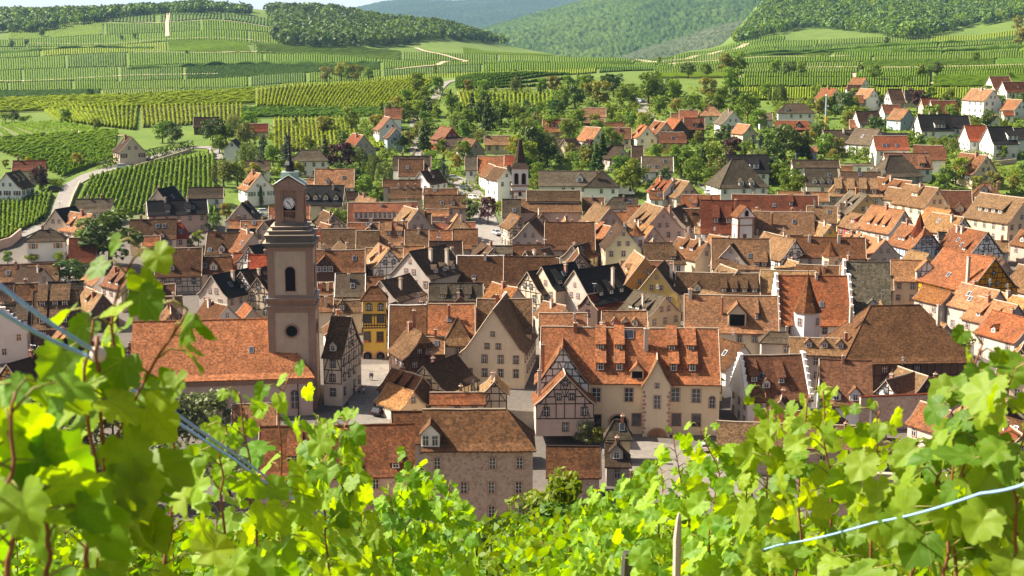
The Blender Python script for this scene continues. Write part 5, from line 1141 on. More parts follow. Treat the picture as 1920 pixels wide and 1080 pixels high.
# ------------------------------------------------------------------ vineyards: rows of vines, nobody could count them
def vine_mat(name, a, b_):
    m, nt, b = newmat(name); q = N(nt); b.inputs['Specular IOR Level'].default_value = .05; geo = q.n('ShaderNodeNewGeometry').outputs['Position']
    c = q.mix(q.ramp(q.noise(geo, 1.1, 4, .7), .35, .65), a, b_); c = q.mix(q.math('MULTIPLY', q.ramp(q.noise(geo, .045, 4), .4, .65), .4), c, b_); c = q.mix(q.math('MULTIPLY', q.ramp(q.noise(geo, .22, 5, .75), .42, .62), .55), c, tuple(x*.5 for x in a))
    q.l(c, b.inputs['Base Color']); b.inputs['Roughness'].default_value = .75
    t = q.n('ShaderNodeBsdfTranslucent'); q.l(q.hsv(c, .485, 1.15, 1.2), t.inputs['Color']); mx = q.n('ShaderNodeMixShader'); mx.inputs[0].default_value = .25
    q.l(b.outputs[0], mx.inputs[1]); q.l(t.outputs[0], mx.inputs[2]); q.l(mx.outputs[0], nt.nodes['Material Output'].inputs['Surface']); return m
VM = [vine_mat('vine_rows', (.080,.155,.008), (.140,.22,.014)), vine_mat('pale_vine_rows', (.15,.215,.010), (.235,.29,.016)), vine_mat('dark_vine_rows', (.05,.11,.010), (.09,.16,.014)), vine_mat('mid_vine_rows', (.090,.155,.010), (.135,.205,.016))]
VL = [leaf_mat('field_vine_leaves', (.085,.155,.010), (.16,.235,.018), .4), leaf_mat('field_vine_pale', (.15,.21,.015), (.25,.30,.025), .4), leaf_mat('field_vine_dark', (.04,.09,.012), (.09,.15,.018), .35), leaf_mat('field_vine_mid', (.085,.145,.014), (.14,.20,.02), .35)]
SOIL = [wall_mat('grassy_soil', (.12,.145,.04), .3, .0), wall_mat('bare_soil', (.27,.19,.125), .3, .0), wall_mat('grey_green_soil', (.115,.13,.05), .3, .0)]
def rows_mesh(name, paths, hgt, wid, mat, quad=None, soil=None, label=None, rs=NR, lift=0.0, jit=.25, leafy=0, lm=0):
    """paths: list of (n,3) row centre lines; leafy hedge strips with a ragged outline"""
    Vs, Fs, Mi, k = [], [], [], 0
    for p in paths:
        n = len(p)
        if n < 2: continue
        t = np.gradient(p, axis=0); t[:, 2] = 0; t /= np.linalg.norm(t, axis=1)[:, None] + 1e-9; s = np.stack([-t[:, 1], t[:, 0], 0*t[:, 0]], 1)
        w = wid*(1+rs.uniform(-jit, jit, (n, 1))); h = hgt*(1+rs.uniform(-jit, jit, n)); z = np.array([0, 0, 1.0])
        a = p - s*w*.55 + z*.15; b = p - s*w*.5 + z*(h*.72)[:, None]; c = p + z*h[:, None] + s*w*rs.uniform(-.3, .3, (n, 1)); d = p + s*w*.5 + z*(h*.72)[:, None]; e = p + s*w*.55 + z*.15
        Vs.append(np.stack([a, b, c, d, e], 1).reshape(-1, 3)); i = np.arange(n-1)[:, None]*5 + np.arange(4)[None] + k
        Fs.append(np.stack([i, i+1, i+6, i+5], -1).reshape(-1, 4)); Mi.append(np.zeros((n-1)*4, int)); k += n*5
    mats = [mat]
    if quad is not None:
        m, n = quad.shape[:2]; Vs.append(quad.reshape(-1, 3)); i = np.arange(m-1)[:, None]*n + np.arange(n-1)[None] + k
        f = np.stack([i, i+1, i+n+1, i+n], -1).reshape(-1, 4); Fs.append(f); Mi.append(np.ones(len(f), int)); mats.append(soil)
    if not Fs: return
    tone = None
    if leafy:
        c_ = []; 
        for p in paths:
            n = int(np.linalg.norm(p[-1]-p[0])*leafy); t = rs.random(n)*(len(p)-1); i = t.astype(int); f = (t-i)[:, None]; q_ = p[i]*(1-f)+p[np.minimum(i+1, len(p)-1)]*f
            c_.append(q_ + np.stack([rs.normal(0, wid*.42, n), rs.normal(0, wid*.42, n), hgt*(.25+.95*rs.random(n)**.7)], 1))
        c_ = np.concatenate(c_); v_, f_ = quads(c_, np.array([0, 0, .5]) + rs.normal(0, .6, c_.shape), .30, rs); f_ = f_ + sum(len(x) for x in Vs)
        tone = np.concatenate([np.zeros(sum(len(x) for x in Vs)), np.repeat(rs.random(len(c_)), 4)]); Vs.append(v_); Fs.append(f_); Mi.append(np.full(len(f_), len(mats))); mats.append(VL[lm])
    o = link(name, np_mesh(name, np.concatenate(Vs), np.concatenate(Fs), mats, mi=np.concatenate(Mi), tone=tone)); tag(o, label, None, 'vineyards', 'stuff'); return o
def field(A, B, C, D, n, vm, soil, seg=1.3, hgt=1.6, wid=.7, label='vineyard rows', leafy=4.0):
    """pixel corners; rows run from edge A-B to edge D-C"""
    c = [solve(*q) for q in (A, B, C, D)]; c = [np.array(x) for x in c]; L = int(max(np.linalg.norm(c[3]-c[0]), np.linalg.norm(c[2]-c[1]))/seg)+2; paths = []
    t = np.linspace(0, 1, L)[:, None]
    def line(u):
        p = (c[0]*(1-u)+c[1]*u)*(1-t) + (c[3]*(1-u)+c[2]*u)*t; p[:, 2] = ground_arr(p[:, 0], p[:, 1]); return p
    for k in range(n): paths.append(line((k+.5)/n))
    q = np.stack([line(u) for u in np.linspace(0, 1, max(6, n))]); q[:, :, 2] += .22
    rows_mesh('vineyard', paths, hgt, wid, VM[vm], q, SOIL[soil], label, leafy=leafy, lm=vm, jit=.42)
field((135,402),(408,404),(402,288),(170,336), 27, 0, 0, label='steep vine plot inside the bend of the road')
field((-60,262),(120,335),(212,300),(222,250), 26, 0, 0, label='vine rows left of the half-timbered chalet'); field((-60,262),(222,250),(100,232),(-60,236), 9, 0, 0, label='vine strip on the terrace')
field((-40,480),(85,410),(100,366),(-40,368), 16, 0, 0, label='bushy vines beside the lower lane')
field((112,230),(255,245),(262,198),(60,196), 22, 1, 0, label='bright vine rows on the slope'); field((266,240),(456,230),(456,199),(262,201), 24, 1, 2, label='upright vine rows below the terrace')
field((-40,188),(-40,214),(478,196),(478,168), 14, 1, 0, label='yellow-green vines along the ridge'); field((480,200),(764,207),(828,151),(480,168), 44, 1, 0, label='striped vine slope'); field((455,204),(455,222),(722,218),(722,206), 9, 2, 0, label='dark vine strip')
field((512,288),(672,272),(664,223),(512,226), 20, 1, 1, label='vine rows on bare soil'); field((855,150),(855,168),(1068,166),(1068,139), 13, 2, 0, label='dark vines right of the lane'); field((866,206),(914,200),(914,171),(856,173), 8, 1, 1, label='short vine rows'); field((905,208),(1062,206),(1060,176),(905,176), 20, 1, 0, label='vine rows above the houses')
field((700,285),(745,268),(735,258),(690,264), 8, 1, 1, label='tiny vine plot beside the white house'); field((1140,232),(1180,230),(1178,212),(1140,214), 5, 1, 0, label='little vine plot beside the lane')

def parcel(a0, a1, D0, D1, mode, vm, soil, sp, rs, hgt=1.6, label='hill vineyard'):
    """a block of vines between two bearings and two distances; mode: rows up the slope, along it or slantwise"""
    seg = max(3.5, (D0)/170); paths = []
    W = (a1-a0)*(D0+D1)/2; Ln = D1-D0
    gap_a = rs.uniform(.6, 1.6)/D0; a0 += gap_a; a1 -= gap_a; D0 += rs.uniform(.5, 4); D1 -= rs.uniform(.5, 4)
    if mode == 'up':
        n = max(2, int(W/sp)); 
        for k in range(n):
            a = a0 + (a1-a0)*(k+.5)/n; D = np.arange(D0, D1, seg); paths.append(np.stack([a*D, D, ground_arr(a*D, D)], 1))
    elif mode == 'along':
        n = max(2, int(Ln/sp*.55))
        for k in range(n):
            D_ = D0 + (D1-D0)*(k+.5)/n; a = np.arange(a0, a1, seg/D_); D = D_ + 0*a; paths.append(np.stack([a*D, D, ground_arr(a*D, D)], 1))
    else:
        sl = (1 if mode == 'sr' else -1)*rs.uniform(.1, .4)*(a1-a0); n = max(3, int((W + abs(sl)*D0)/sp))
        for k in range(n):
            t = np.arange(0, 1, seg/Ln); a = a0 - max(sl, 0) + (a1-a0+abs(sl))*(k+.5)/n + sl*t; D = D0 + Ln*t; ok = (a > a0) & (a < a1); a, D = a[ok], D[ok]
            if len(a) > 1: paths.append(np.stack([a*D, D, ground_arr(a*D, D)], 1))
    u, v = np.meshgrid(np.linspace(a0, a1, max(3, int(W/18))), np.linspace(D0, D1, max(3, int(Ln/12)))); q = np.stack([u*v, v, ground_arr(u*v, v)+.5], -1)
    rows_mesh('vineyard', paths, hgt*.8, sp*.62, VM[vm], q, SOIL[soil], label, rs, jit=.22)
rs = np.random.default_rng(5)
SOIL += [wall_mat('dark_green_soil', (.078,.122,.016), .25, .0), wall_mat('yellow_green_soil', (.115,.15,.025), .25, .0)]  # a darker green and a yellower ground tone between hill rows
HX = np.array([h['loc'].x for h in HOUSES]); HY = np.array([h['loc'].y for h in HOUSES])
def slope(bands, a_lo, a_hi, tops, sp, wmin, wmax, pm, pv, ps):
    for D0, D1 in zip(bands, bands[1:]):
        a = a_lo(D0)
        while a < a_hi:
            w = rs.uniform(wmin, wmax)/D0; a1 = min(a+w, a_hi+.01); px = 960+F*(a+a1)/2
            am, Dm = (a+a1)/2, (D0+D1)/2
            if D0 < np.interp(px, *tops) and not (Dm < 790 and np.any((HX-am*Dm)**2 + (HY-Dm)**2 < 30**2)): parcel(a, a1, D0, D1, rs.choice(['up', 'sr', 'sl', 'along'], p=pm), rs.choice([0, 1, 2, 3], p=pv), rs.choice([0, 1, 2, 3, 4], p=ps), sp*D0/1200, rs)
            a = a1
slope([990, 1090, 1210, 1350, 1500, 1660, 1800, 1950], lambda d: -.44, .105, ([0, 100, 330, 520, 640, 780, 960, 1050, 1150, 1250], [1760, 1900, 2150, 1850, 1500, 1550, 1760, 1760, 1700, 1500]), 2.2, 40, 170, [.80, .09, .09, .02], [.4, .08, .22, .3], [.05, .03, .1, .7, .12])
for D0, D1 in zip([1960, 2080], [2080, 2200]):
    for a, a1 in ((-.34, -.285), (-.285, -.252), (-.25, -.205), (-.205, -.172)): parcel(a, a1, D0, D1, 'up', 2, 2, 5.0, rs, 2.0)
slope([640, 700, 770, 850, 950, 1070, 1200, 1350, 1500, 1650, 1800, 1900], lambda d: .115 if d > 1000 else .10 if d > 760 else .155, .44, ([1200, 1300, 1420, 1500, 1650, 1750, 1850, 1920], [1700, 1850, 1800, 1850, 1720, 1520, 1700, 1850]), 2.3, 40, 180, [.62, .14, .14, .10], [.46, .08, .16, .3], [.08, .03, .12, .65, .12])

# ------------------------------------------------------------------ woods
def wood(name, poly, D0, D1, sp, hmin, hmax, label, seed, mats=(LM['forest'],), mask=None, tonec=.45):
    rs = np.random.default_rng(seed); xs = [p[0] for p in poly]; a0, a1 = (min(xs)-960)/F, (max(xs)-960)/F; n = int((a1-a0)*(D0+D1)/2*(D1-D0)/sp**2)
    a = rs.uniform(a0, a1, n); D = rs.uniform(D0, D1, n); X = a*D; Z = ground_arr(X, D); zc = D*CP - Z*SP; PX = 960+F*X/zc; PY = 540-F*(Z*CP+D*SP)/zc
    ins = np.zeros(n, bool); j = len(poly)-1
    for i in range(len(poly)):
        (xi, yi), (xj, yj) = poly[i], poly[j]; ins ^= ((yi > PY) != (yj > PY)) & (PX < (xj-xi)*(PY-yi)/(yj-yi+1e-9)+xi); j = i
    X, D, Z = X[ins], D[ins], Z[ins]; n = len(X); Vs, To = [], []
    H = rs.uniform(hmin, hmax, n); m = 44
    v = rs.normal(0, 1, (n, m, 3)); v /= np.linalg.norm(v, axis=2)[..., None]; v[..., 2] = np.abs(v[..., 2])*np.where(rs.random((n, m)) < .75, 1, -.6)
    Rr = (H*rs.uniform(.3, .42, n))[:, None]; con = rs.random(n) < .12
    sh = np.where(con[:, None], 1-.75*np.clip(v[..., 2], 0, 1), 1.0)*rs.uniform(.75, 1.1, (n, m))
    C = np.stack([X[:, None]+v[..., 0]*Rr*sh, D[:, None]+v[..., 1]*Rr*sh, Z[:, None]+H[:, None]*.45+v[..., 2]*H[:, None]*.5*rs.uniform(.8, 1.08, (n, m))], -1).reshape(-1, 3)
    size = np.repeat(H*.135, m); V, Fs = quads(C, v.reshape(-1, 3), size, rs, 1.1); tone = np.clip(np.repeat(rs.normal(tonec, .27, n), m) + rs.normal(0, .12, n*m), 0, 1.0)
    o = link(name, np_mesh(name, V, Fs, list(mats), mi=np.repeat(rs.integers(0, len(mats), n), m), tone=np.repeat(tone, 4))); tag(o, label, None, 'woods on the hills', 'stuff'); return o
fl = (LM['forest'], LM['forest'], LM['dark'], LM['round'], LM['forest'])
wood('woods', [(-250, 25), (90, 18), (330, 4), (420, 18), (480, 22), (480, 30), (420, 27), (330, 25), (230, 33), (120, 52), (70, 62), (30, 62), (-250, 66)], 1750, 2520, 8.0, 9, 16, 'wooded hilltop above the upper vineyards', 3, fl)
wood('woods', [(500, 24), (530, 12), (600, 12), (700, 26), (820, 40), (940, 60), (1060, 92), (1062, 101), (960, 86), (880, 76), (800, 77), (760, 86), (640, 90), (580, 90), (525, 86), (510, 72), (512, 55)], 1420, 2420, 7.8, 9, 17, 'dense wooded knoll on the hill', 8, fl)
fr = (LM['forest'], LM['round'], LM['yelg'], LM['round'], LM['forest'], LM['dark'], LM['dark'])
wood('woods', [(1372, 86), (1400, 56), (1432, 12), (1442, -70), (2300, -110), (2300, 20), (1930, 30), (1850, 48), (1790, 58), (1730, 72), (1690, 76), (1640, 64), (1560, 56), (1500, 55), (1440, 68)], 1480, 3200, 9.5, 10, 19, 'wooded slope along the upper edge of the right-hand vineyards', 12, fr, tonec=.6)

# ------------------------------------------------------------------ roads, streets, hedges, garden shrubs
def plain2(name, a, b_): 
    m, nt, b = newmat(name); q = N(nt); geo = q.n('ShaderNodeNewGeometry').outputs['Position']; q.l(q.mix(q.ramp(q.noise(geo, .8, 6, .7), .35, .7), a, b_), b.inputs['Base Color']); b.inputs['Roughness'].default_value = .9; return m
ROADM = plain2('lane_asphalt', (.19,.175,.155), (.26,.235,.205)); DIRT = plain2('dirt_track', (.42,.33,.22), (.36,.28,.18)); COBB = plain2('cobbles', (.15,.133,.115), (.235,.205,.17))
def road(name, pts, w, mat, label, lift=.3, n=24):
    P3 = np.array([solve(*p) for p in pts]); d = np.concatenate([[0], np.cumsum(np.linalg.norm(np.diff(P3, axis=0), axis=1))]); t = np.linspace(0, d[-1], max(n, int(d[-1]/3)))
    p = np.stack([np.interp(t, d, P3[:, k]) for k in range(3)], 1); tg = np.gradient(p, axis=0); tg[:, 2] = 0; tg /= np.linalg.norm(tg, axis=1)[:, None]; s = np.stack([-tg[:, 1], tg[:, 0], 0*tg[:, 0]], 1)
    q = np.stack([p + s*w*k for k in (-.5, -.17, .17, .5)], 1); q[..., 2] = np.maximum(ground_arr(q[..., 0], q[..., 1]), ground_arr(p[:, 0], p[:, 1])[:, None]-.3) + lift
    V = q.reshape(-1, 3); i = np.arange(len(p)-1)[:, None]*4 + np.arange(3)[None]; o = link(name, np_mesh(name, V, np.stack([i, i+1, i+5, i+4], -1).reshape(-1, 4), [mat], smooth=True)); tag(o, label, None, None, 'structure'); return o
road('street', [(702, 830), (700, 790), (698, 740), (697, 700), (697, 686)], 9.0, COBB, 'cobbled street below the mustard house')
road('street', [(925, 480), (918, 440), (908, 410), (893, 375), (868, 345), (845, 335)], 7, ROADM, 'street lined with parked cars beside the white church')
road('path', [(858, 150), (838, 155), (822, 170), (816, 190)], 4, ROADM, 'lane climbing into the vineyards'); road('path', [(784, 205), (782, 235), (786, 262), (783, 290), (795, 300)], 6, ROADM, 'village lane between gardens')
road('road', [(100, 440), (118, 380), (130, 350), (165, 330), (250, 305), (360, 277), (400, 278), (405, 300)], 5, ROADM, 'road bending round the vine plot'); road('path', [(105, 242), (150, 248), (225, 256)], 4, DIRT, 'pale track between vine plots')
road('road', [(1228, 240), (1215, 220), (1203, 200), (1198, 185)], 6, ROADM, 'pale lane climbing to the upper houses'); road('path', [(1613, 150), (1600, 138), (1585, 128), (1560, 122), (1520, 113)], 5, DIRT, 'dirt track through the vines')
road('path', [(1195, 113), (1240, 118), (1290, 112), (1340, 100), (1400, 83)], 9, DIRT, 'pale track over the saddle', 1.0); road('path', [(1900, 140), (1800, 152), (1720, 160), (1690, 164)], 4, DIRT, 'track above the new houses', .5); road('path', [(780, 91), (830, 104), (875, 116), (820, 124), (740, 132)], 6, DIRT, 'dirt track across the hill vineyards', 1.2)
road('path', [(-30, 470), (30, 445), (75, 425)], 5, ROADM, 'pale walled lane'); road('path', [(314, 70), (313, 45), (316, 26)], 5, DIRT, 'straight track up the hill', 1.5); road('path', [(510, 30), (522, 32), (532, 42)], 12, DIRT, 'bare earth bank', 1.5)
road('yard', [(1130, 850), (1215, 848), (1300, 860), (1345, 870)], 9, COBB, 'paved yard before the mansion'); road('yard', [(1180, 900), (1400, 905)], 16, COBB, 'sunlit paved terrace below the mansion', .4)
road('street', [(1320, 345), (1345, 362), (1352, 385)], 6, ROADM, 'side street behind the old town')
foot = [(h['loc'].x, h['loc'].y, max(h['L'], h['W'])*.5) for h in HOUSES]
rs = np.random.default_rng(21); C = []; NN = []; SZ = []; TO = []
fx = np.array([f[0] for f in foot]); fy = np.array([f[1] for f in foot]); fr_ = np.array([f[2] for f in foot])
spots = []
for k in range(5200):
    px = rs.uniform(-60, 1980); D = rs.uniform(408, 690); a = (px-960)/F; X = a*D
    lo = np.interp(px, [0, 400, 470, 700, 1000, 1300, 1500, 1920], [470, 560, 430, 415, 425, 425, 430, 430]); hi = np.interp(px, [0, 400, 500, 700, 760, 1000, 1250, 1500, 1920], [470, 560, 560, 600, 660, 680, 700, 640, 640])
    if not lo < D < hi or np.any((fx-X)**2 + (fy-D)**2 < (fr_+.8)**2): continue
    spots.append((X, D))
for X, D in spots:
    h = rs.uniform(.7, 3.2); z = g(X, D); m = 34; v = rs.normal(0, 1, (m, 3)); v /= np.linalg.norm(v, axis=1)[:, None]; v[:, 2] = np.abs(v[:, 2]); r = h*rs.uniform(.5, .9)
    C.append(np.array([X, D, z]) + v*np.array([r, r, h])*rs.uniform(.7, 1.1, (m, 1))); NN.append(v); SZ.append(np.full(m, .42)); TO.append(np.clip(rs.normal(rs.uniform(.1, .9), .15, m), 0, 1))
tx = np.array([t['loc'].x for t in TREES]); ty = np.array([t['loc'].y for t in TREES]); k = 0
for X, D in spots[::3]:
    if k >= 175: break
    if np.any((fx-X)**2+(fy-D)**2 < (fr_+3.0)**2) or np.any((tx-X)**2+(ty-D)**2 < 14): continue
    P_ = Vector((X, D, g(X, D))); q = project(*P_); tree(q[0], q[1], rs.uniform(4.5, 9.5)*F/D, rs.choice(['round', 'round', 'round', 'yelg', 'dark', 'willow', 'round', 'ylw', 'pine']), p=P_); tx = np.append(tx, X); ty = np.append(ty, D); k += 1
V, Fs = quads(np.concatenate(C), np.concatenate(NN), np.concatenate(SZ), rs); mi = np.repeat(rs.integers(0, 3, len(C)), 34)
o = link('garden_shrubbery', np_mesh('garden_shrubbery', V, Fs, [LM['round'], LM['yelg'], LM['round']], mi=mi, tone=np.repeat(np.concatenate(TO), 4))); tag(o, 'garden shrubs filling the plots between the newer houses', None, None, 'stuff')

def hedge(pts, w, h, kind, label, name='hedge'):
    P3 = [solve(*p) for p in pts]; C, NN, TO = [], [], []
    for a, b in zip(P3, P3[1:]):
        L = (b-a).length; n = int(L*16*h)
        t = rs.random(n); v = np.stack([rs.uniform(-1, 1, n), rs.uniform(-1, 1, n), rs.random(n)], 1); q = np.array(a)[None]*(1-t[:, None]) + np.array(b)[None]*t[:, None]; q[:, 2] = ground_arr(q[:, 0], q[:, 1])
        s = np.array([-(b-a).y, (b-a).x, 0])/L; face = rs.integers(0, 3, n); off = np.where(face == 0, -1, np.where(face == 1, 1, v[:, 0])); zz = np.where(face == 2, 1, v[:, 2])
        C.append(q + s*(off*w/2)[:, None] + np.array([0, 0, 1])*(zz*h)[:, None]); NN.append(s*np.where(face == 2, 0, off)[:, None] + np.array([0, 0, 1])*np.where(face == 2, 1, .2)[:, None]); TO.append(rs.random(n))
    V, Fs = quads(np.concatenate(C), np.concatenate(NN), np.full(sum(map(len, C)), .34), rs)
    o = link(name, np_mesh(name, V, Fs, [LM[kind]], tone=np.repeat(np.concatenate(TO), 4))); tag(o, label, 'hedge'); return o
hedge([(258, 306), (300, 296), (360, 282)], 2.2, 3.6, 'dark', 'long clipped dark hedge along the road above the vine plot'); hedge([(186, 318), (225, 308), (240, 304)], 2.2, 2.4, 'dark', 'dark hedge before the half-timbered chalet'); hedge([(98, 350), (116, 348)], 2, 2.4, 'round', 'short green hedge beside the lane corner'); hedge([(1766, 268), (1800, 266)], 2, 2.6, 'dark', 'dark clipped hedge beside the black-roofed houses')
def wall_run(pts, w, h, mat, label, name='garden_wall', cap=None):
    P3 = [solve(*p) for p in pts]; b_ = MB()
    for a, b in zip(P3, P3[1:]):
        s = Vector((-(b-a).y, (b-a).x, 0)).normalized()*w/2; za, zb = a.z, b.z
        for (s_, o0, o1, m) in ((s, -2, h, mat), (s*1.25, h+.002, h+.15, cap or VERGE)):
            b_.add([a-s_+Vector((0,0,o0)), b-s_+Vector((0,0,o0)), b+s_+Vector((0,0,o0)), a+s_+Vector((0,0,o0)), a-s_+Vector((0,0,o1)), b-s_+Vector((0,0,o1)), b+s_+Vector((0,0,o1)), a+s_+Vector((0,0,o1))], [(0,3,2,1),(4,5,6,7),(0,1,5,4),(1,2,6,5),(2,3,7,6),(3,0,4,7)], m)
    o = b_.build(name); tag(o, label, 'wall'); return o
wall_run([(252, 318), (300, 304), (358, 286)], .4, 1.3, WM['pk'], 'low pink wall under the long clipped hedge'); wall_run([(-30, 476), (20, 462), (40, 445)], .4, 2.4, WM['pk'], 'pale garden wall beside the lower lane')
wall_run([(128, 398), (137, 372), (150, 345)], .4, 1.0, WM['cr'], 'low pale wall at the foot of the steep vine plot'); wall_run([(1610, 806), (1740, 800), (1870, 802)], .8, 6.0, WM['st'], 'old rubble town wall under the big hipped barn', 'town_wall', RM['rb']); wall_run([(1560, 975), (1760, 985), (1990, 975)], .9, 7.5, WM['st'], 'rough town wall behind the vines', 'town_wall')
wall_run([(1850, 312), (1905, 306)], .4, 1.4, WM['pk'], 'brick-red garden wall beside the yellow-walled house')

# dark field edges and pale balks between the hill parcels
for px0, px1, D, k in ((-60, 420, 1245, 1), (250, 700, 1325, 0), (260, 560, 1500, 1), (-40, 300, 1595, 0), (60, 520, 1700, 1), (80, 520, 1950, 1), (1420, 1920, 1285, 0), (1500, 1920, 945, 1), (1350, 1800, 1390, 0), (1250, 1600, 1190, 1)):
    a = (np.arange(px0, px1, 14)-960)/F; Dd = D + 14*np.sin(a*23+D) + 8*np.sin(a*61); p = np.stack([a*Dd, Dd, ground_arr(a*Dd, Dd)], 1)
    if k: 
        q_ = np.stack([p + np.array([0, d, .9 + d*.1]) for d in (-2.2, 2.2)], 1); V = q_.reshape(-1, 3); i = np.arange(len(p)-1)[:, None]*2 + np.array([[0]]); o = link('path', np_mesh('path', V, np.stack([i, i+2, i+3, i+1], -1).reshape(-1, 4), [DIRT])); tag(o, 'pale balk between hill parcels', None, None, 'structure')
    else: rows_mesh('field_hedge', [p], 3.2, 4.0, VM[2], label='dark grassy bank between hill parcels', jit=.5)
# ------------------------------------------------------------------ the vines around the camera
VLEAF = leaf_mat('vine_leaves', (.085,.215,.010), (.28,.43,.020), .55, .012, 1.0, True, .35)
VLEAF2 = leaf_mat('far_vine_leaves', (.07,.185,.010), (.28,.42,.020), .52, .012)
CANE = plain('vine_cane', (.24,.095,.045), .6); CANEG = plain('green_shoot', (.23,.22,.05), .55); STAKE = plain('weathered_stake', (.55,.48,.40), .95, .1, 0, .4); TWINE = plain('blue_twine', (.30,.50,.80), .6); STEEL = plain('galvanised_post', (.12,.11,.10), .5, .4, .4)
half = [(.05,-.02),(.15,-.19),(.27,-.22),(.36,-.13),(.47,-.10),(.48,.02),(.55,.08),(.47,.17),(.55,.23),(.56,.35),(.62,.44),(.50,.50),(.41,.52),(.42,.63),(.34,.70),(.31,.80),(.18,.83),(.09,.95)]
OUT = half + [(0, 1.0)] + [(-x, y) for x, y in half[::-1]] + [(0, .03)]
def leaf_proto(seed, lod=0):
    rs = np.random.default_rng(seed); o = np.array(OUT); 
    if lod: o = o[[1, 3, 5, 7, 9, 11, 13, 15, 17, 19, 21, 23, 25, 27, 29, 31, 33, 35]]
    n = len(o); o = o*(1 + (rs.uniform(-.05, .05, (n, 1)) if not lod else 0)); c = np.array([0, .35])
    fold, curl, wav, ph = rs.uniform(-.05, .4), rs.uniform(-.5, .25), rs.uniform(.015, .045), rs.uniform(0, 6)
    def z(p): 
        r = np.linalg.norm(p - c, axis=1); a = np.arctan2(p[:, 0], p[:, 1]-.35); return fold*np.abs(p[:, 0]) + curl*r*r + wav*r*np.sin(5*a+ph)*1.6
    rings = [o] if lod else [o, c + (o-c)*.66, c + (o-c)*.33]
    P2 = np.concatenate(rings + [c[None]]); V = np.stack([P2[:, 0], P2[:, 1], z(P2)], 1); T3 = []
    for r in range(len(rings)-1):
        for i in range(n):
            j = (i+1) % n; a, b, cc, d = r*n+i, r*n+j, (r+1)*n+j, (r+1)*n+i; T3 += [(a, b, cc), (a, cc, d)]
    b0 = (len(rings)-1)*n
    for i in range(n): T3.append((b0+i, b0+(i+1) % n, len(P2)-1))
    return V, np.array(T3), P2
LP = [leaf_proto(i) for i in range(7)]; LPL = [leaf_proto(i+20, 1) for i in range(5)]
def leaves_mesh(name, pos, ydir, nrm, size, tone, protos, mat, rs):
    Vs, Fs, U, To, k = [], [], [], [], 0; pid = rs.integers(0, len(protos), len(pos))
    y = ydir/np.linalg.norm(ydir, axis=1)[:, None]; x = np.cross(y, nrm); x /= np.linalg.norm(x, axis=1)[:, None]+1e-9; z = np.cross(x, y)
    for q, (V, T3, uv) in enumerate(protos):
        ii = np.where(pid == q)[0]
        if not len(ii): continue
        W = (V[None, :, 0:1]*x[ii, None] + V[None, :, 1:2]*y[ii, None] + V[None, :, 2:3]*z[ii, None])*size[ii, None, None] + pos[ii, None]
        Vs.append(W.reshape(-1, 3)); Fs.append((T3[None] + (np.arange(len(ii))*len(V))[:, None, None] + k).reshape(-1, 3)); U.append(np.tile(uv, (len(ii), 1))); To.append(np.repeat(tone[ii], len(V))); k += len(ii)*len(V)
    return np_mesh(name, np.concatenate(Vs), np.concatenate(Fs), [mat], uv=np.concatenate(U), tone=np.concatenate(To), smooth=True)
def at(px, py, D): r = ray(px, py); return Vector((r[0]*D, D, r[2]*D))
EX = [0, 60, 110, 148, 165, 185, 215, 250, 300, 330, 335, 400, 405, 372, 392, 430, 455, 545, 585, 600, 660, 668, 690, 712, 740, 775, 800, 838, 845, 905, 960, 1010, 1060, 1110, 1180, 1230, 1255, 1300, 1345, 1400, 1420, 1480, 1530, 1560, 1600, 1630, 1700, 1760, 1785, 1810, 1850, 1900, 1920]
EXS = sorted(range(len(EX)), key=lambda i: EX[i])
EY = [700, 690, 700, 640, 520, 470, 445, 450, 462, 560, 560, 545, 600, 700, 790, 740, 700, 682, 730, 780, 765, 820, 905, 930, 900, 850, 870, 890, 900, 965, 985, 1000, 960, 915, 880, 850, 805, 795, 830, 830, 730, 720, 720, 750, 800, 770, 745, 740, 690, 650, 630, 640, 640]
EXa = np.array([EX[i] for i in EXS], float); EYa = np.array([EY[i] for i in EXS], float)
RS = np.random.default_rng(77)
def shoot(plant, pts, D, nl, size, seed, spread=1.0, cane_r=.0045, lo=0, trim=True):
    """one cane through pixel points at distance D (a number or one per point) with alternating leaves on stalks"""
    nl = int(nl*1.35); rs = np.random.default_rng(seed); Dl = D if isinstance(D, (list, tuple)) else [D]*len(pts); P3 = np.array([at(x, y, d) for (x, y), d in zip(pts, Dl)])
    d = np.concatenate([[0], np.cumsum(np.linalg.norm(np.diff(P3, axis=0), axis=1))]); t = np.linspace(0, d[-1], 18); C = np.stack([np.interp(t, d, P3[:, k]) for k in range(3)], 1)
    C[1:-1] += rs.normal(0, .006, C[1:-1].shape); C[1:-1] = (C[:-2]+2*C[1:-1]+C[2:])/4
    b = MB(); b.tube([tuple(p) for p in C], list(np.linspace(cane_r, cane_r*.45, len(C))), CANE, 6)
    u = np.linspace(lo, 1, nl)**.9; base = np.stack([np.interp(u*d[-1], t, C[:, k]) for k in range(3)], 1)
    az = rs.uniform(0, 6.28, nl); st = size*rs.uniform(.5, .95, nl)*spread*(1-.45*u); out = np.stack([np.cos(az), np.sin(az)*.6, rs.uniform(.0, .6, nl)], 1); tip = base + out*st[:, None]
    for p0, p1 in zip(base, tip): b.tube([tuple(p0), tuple((p0+p1)/2+np.array([0, 0, .012])), tuple(p1)], [.0022, .0017, .0014], CANEG, 4)
    b.build('cane', plant, True)
    sz = .74*size*rs.uniform(.62, 1.15, nl)*(1-.5*np.clip((u-.72)/.28, 0, 1)); yd = out*np.array([.8, .8, 0]) + np.array([0, 0, -.75]) + rs.normal(0, .35, (nl, 3)); nr = np.array([-.45, -.55, .62]) + rs.normal(0, .5, (nl, 3))
    return tip, yd, nr, sz, rs.random(nl)
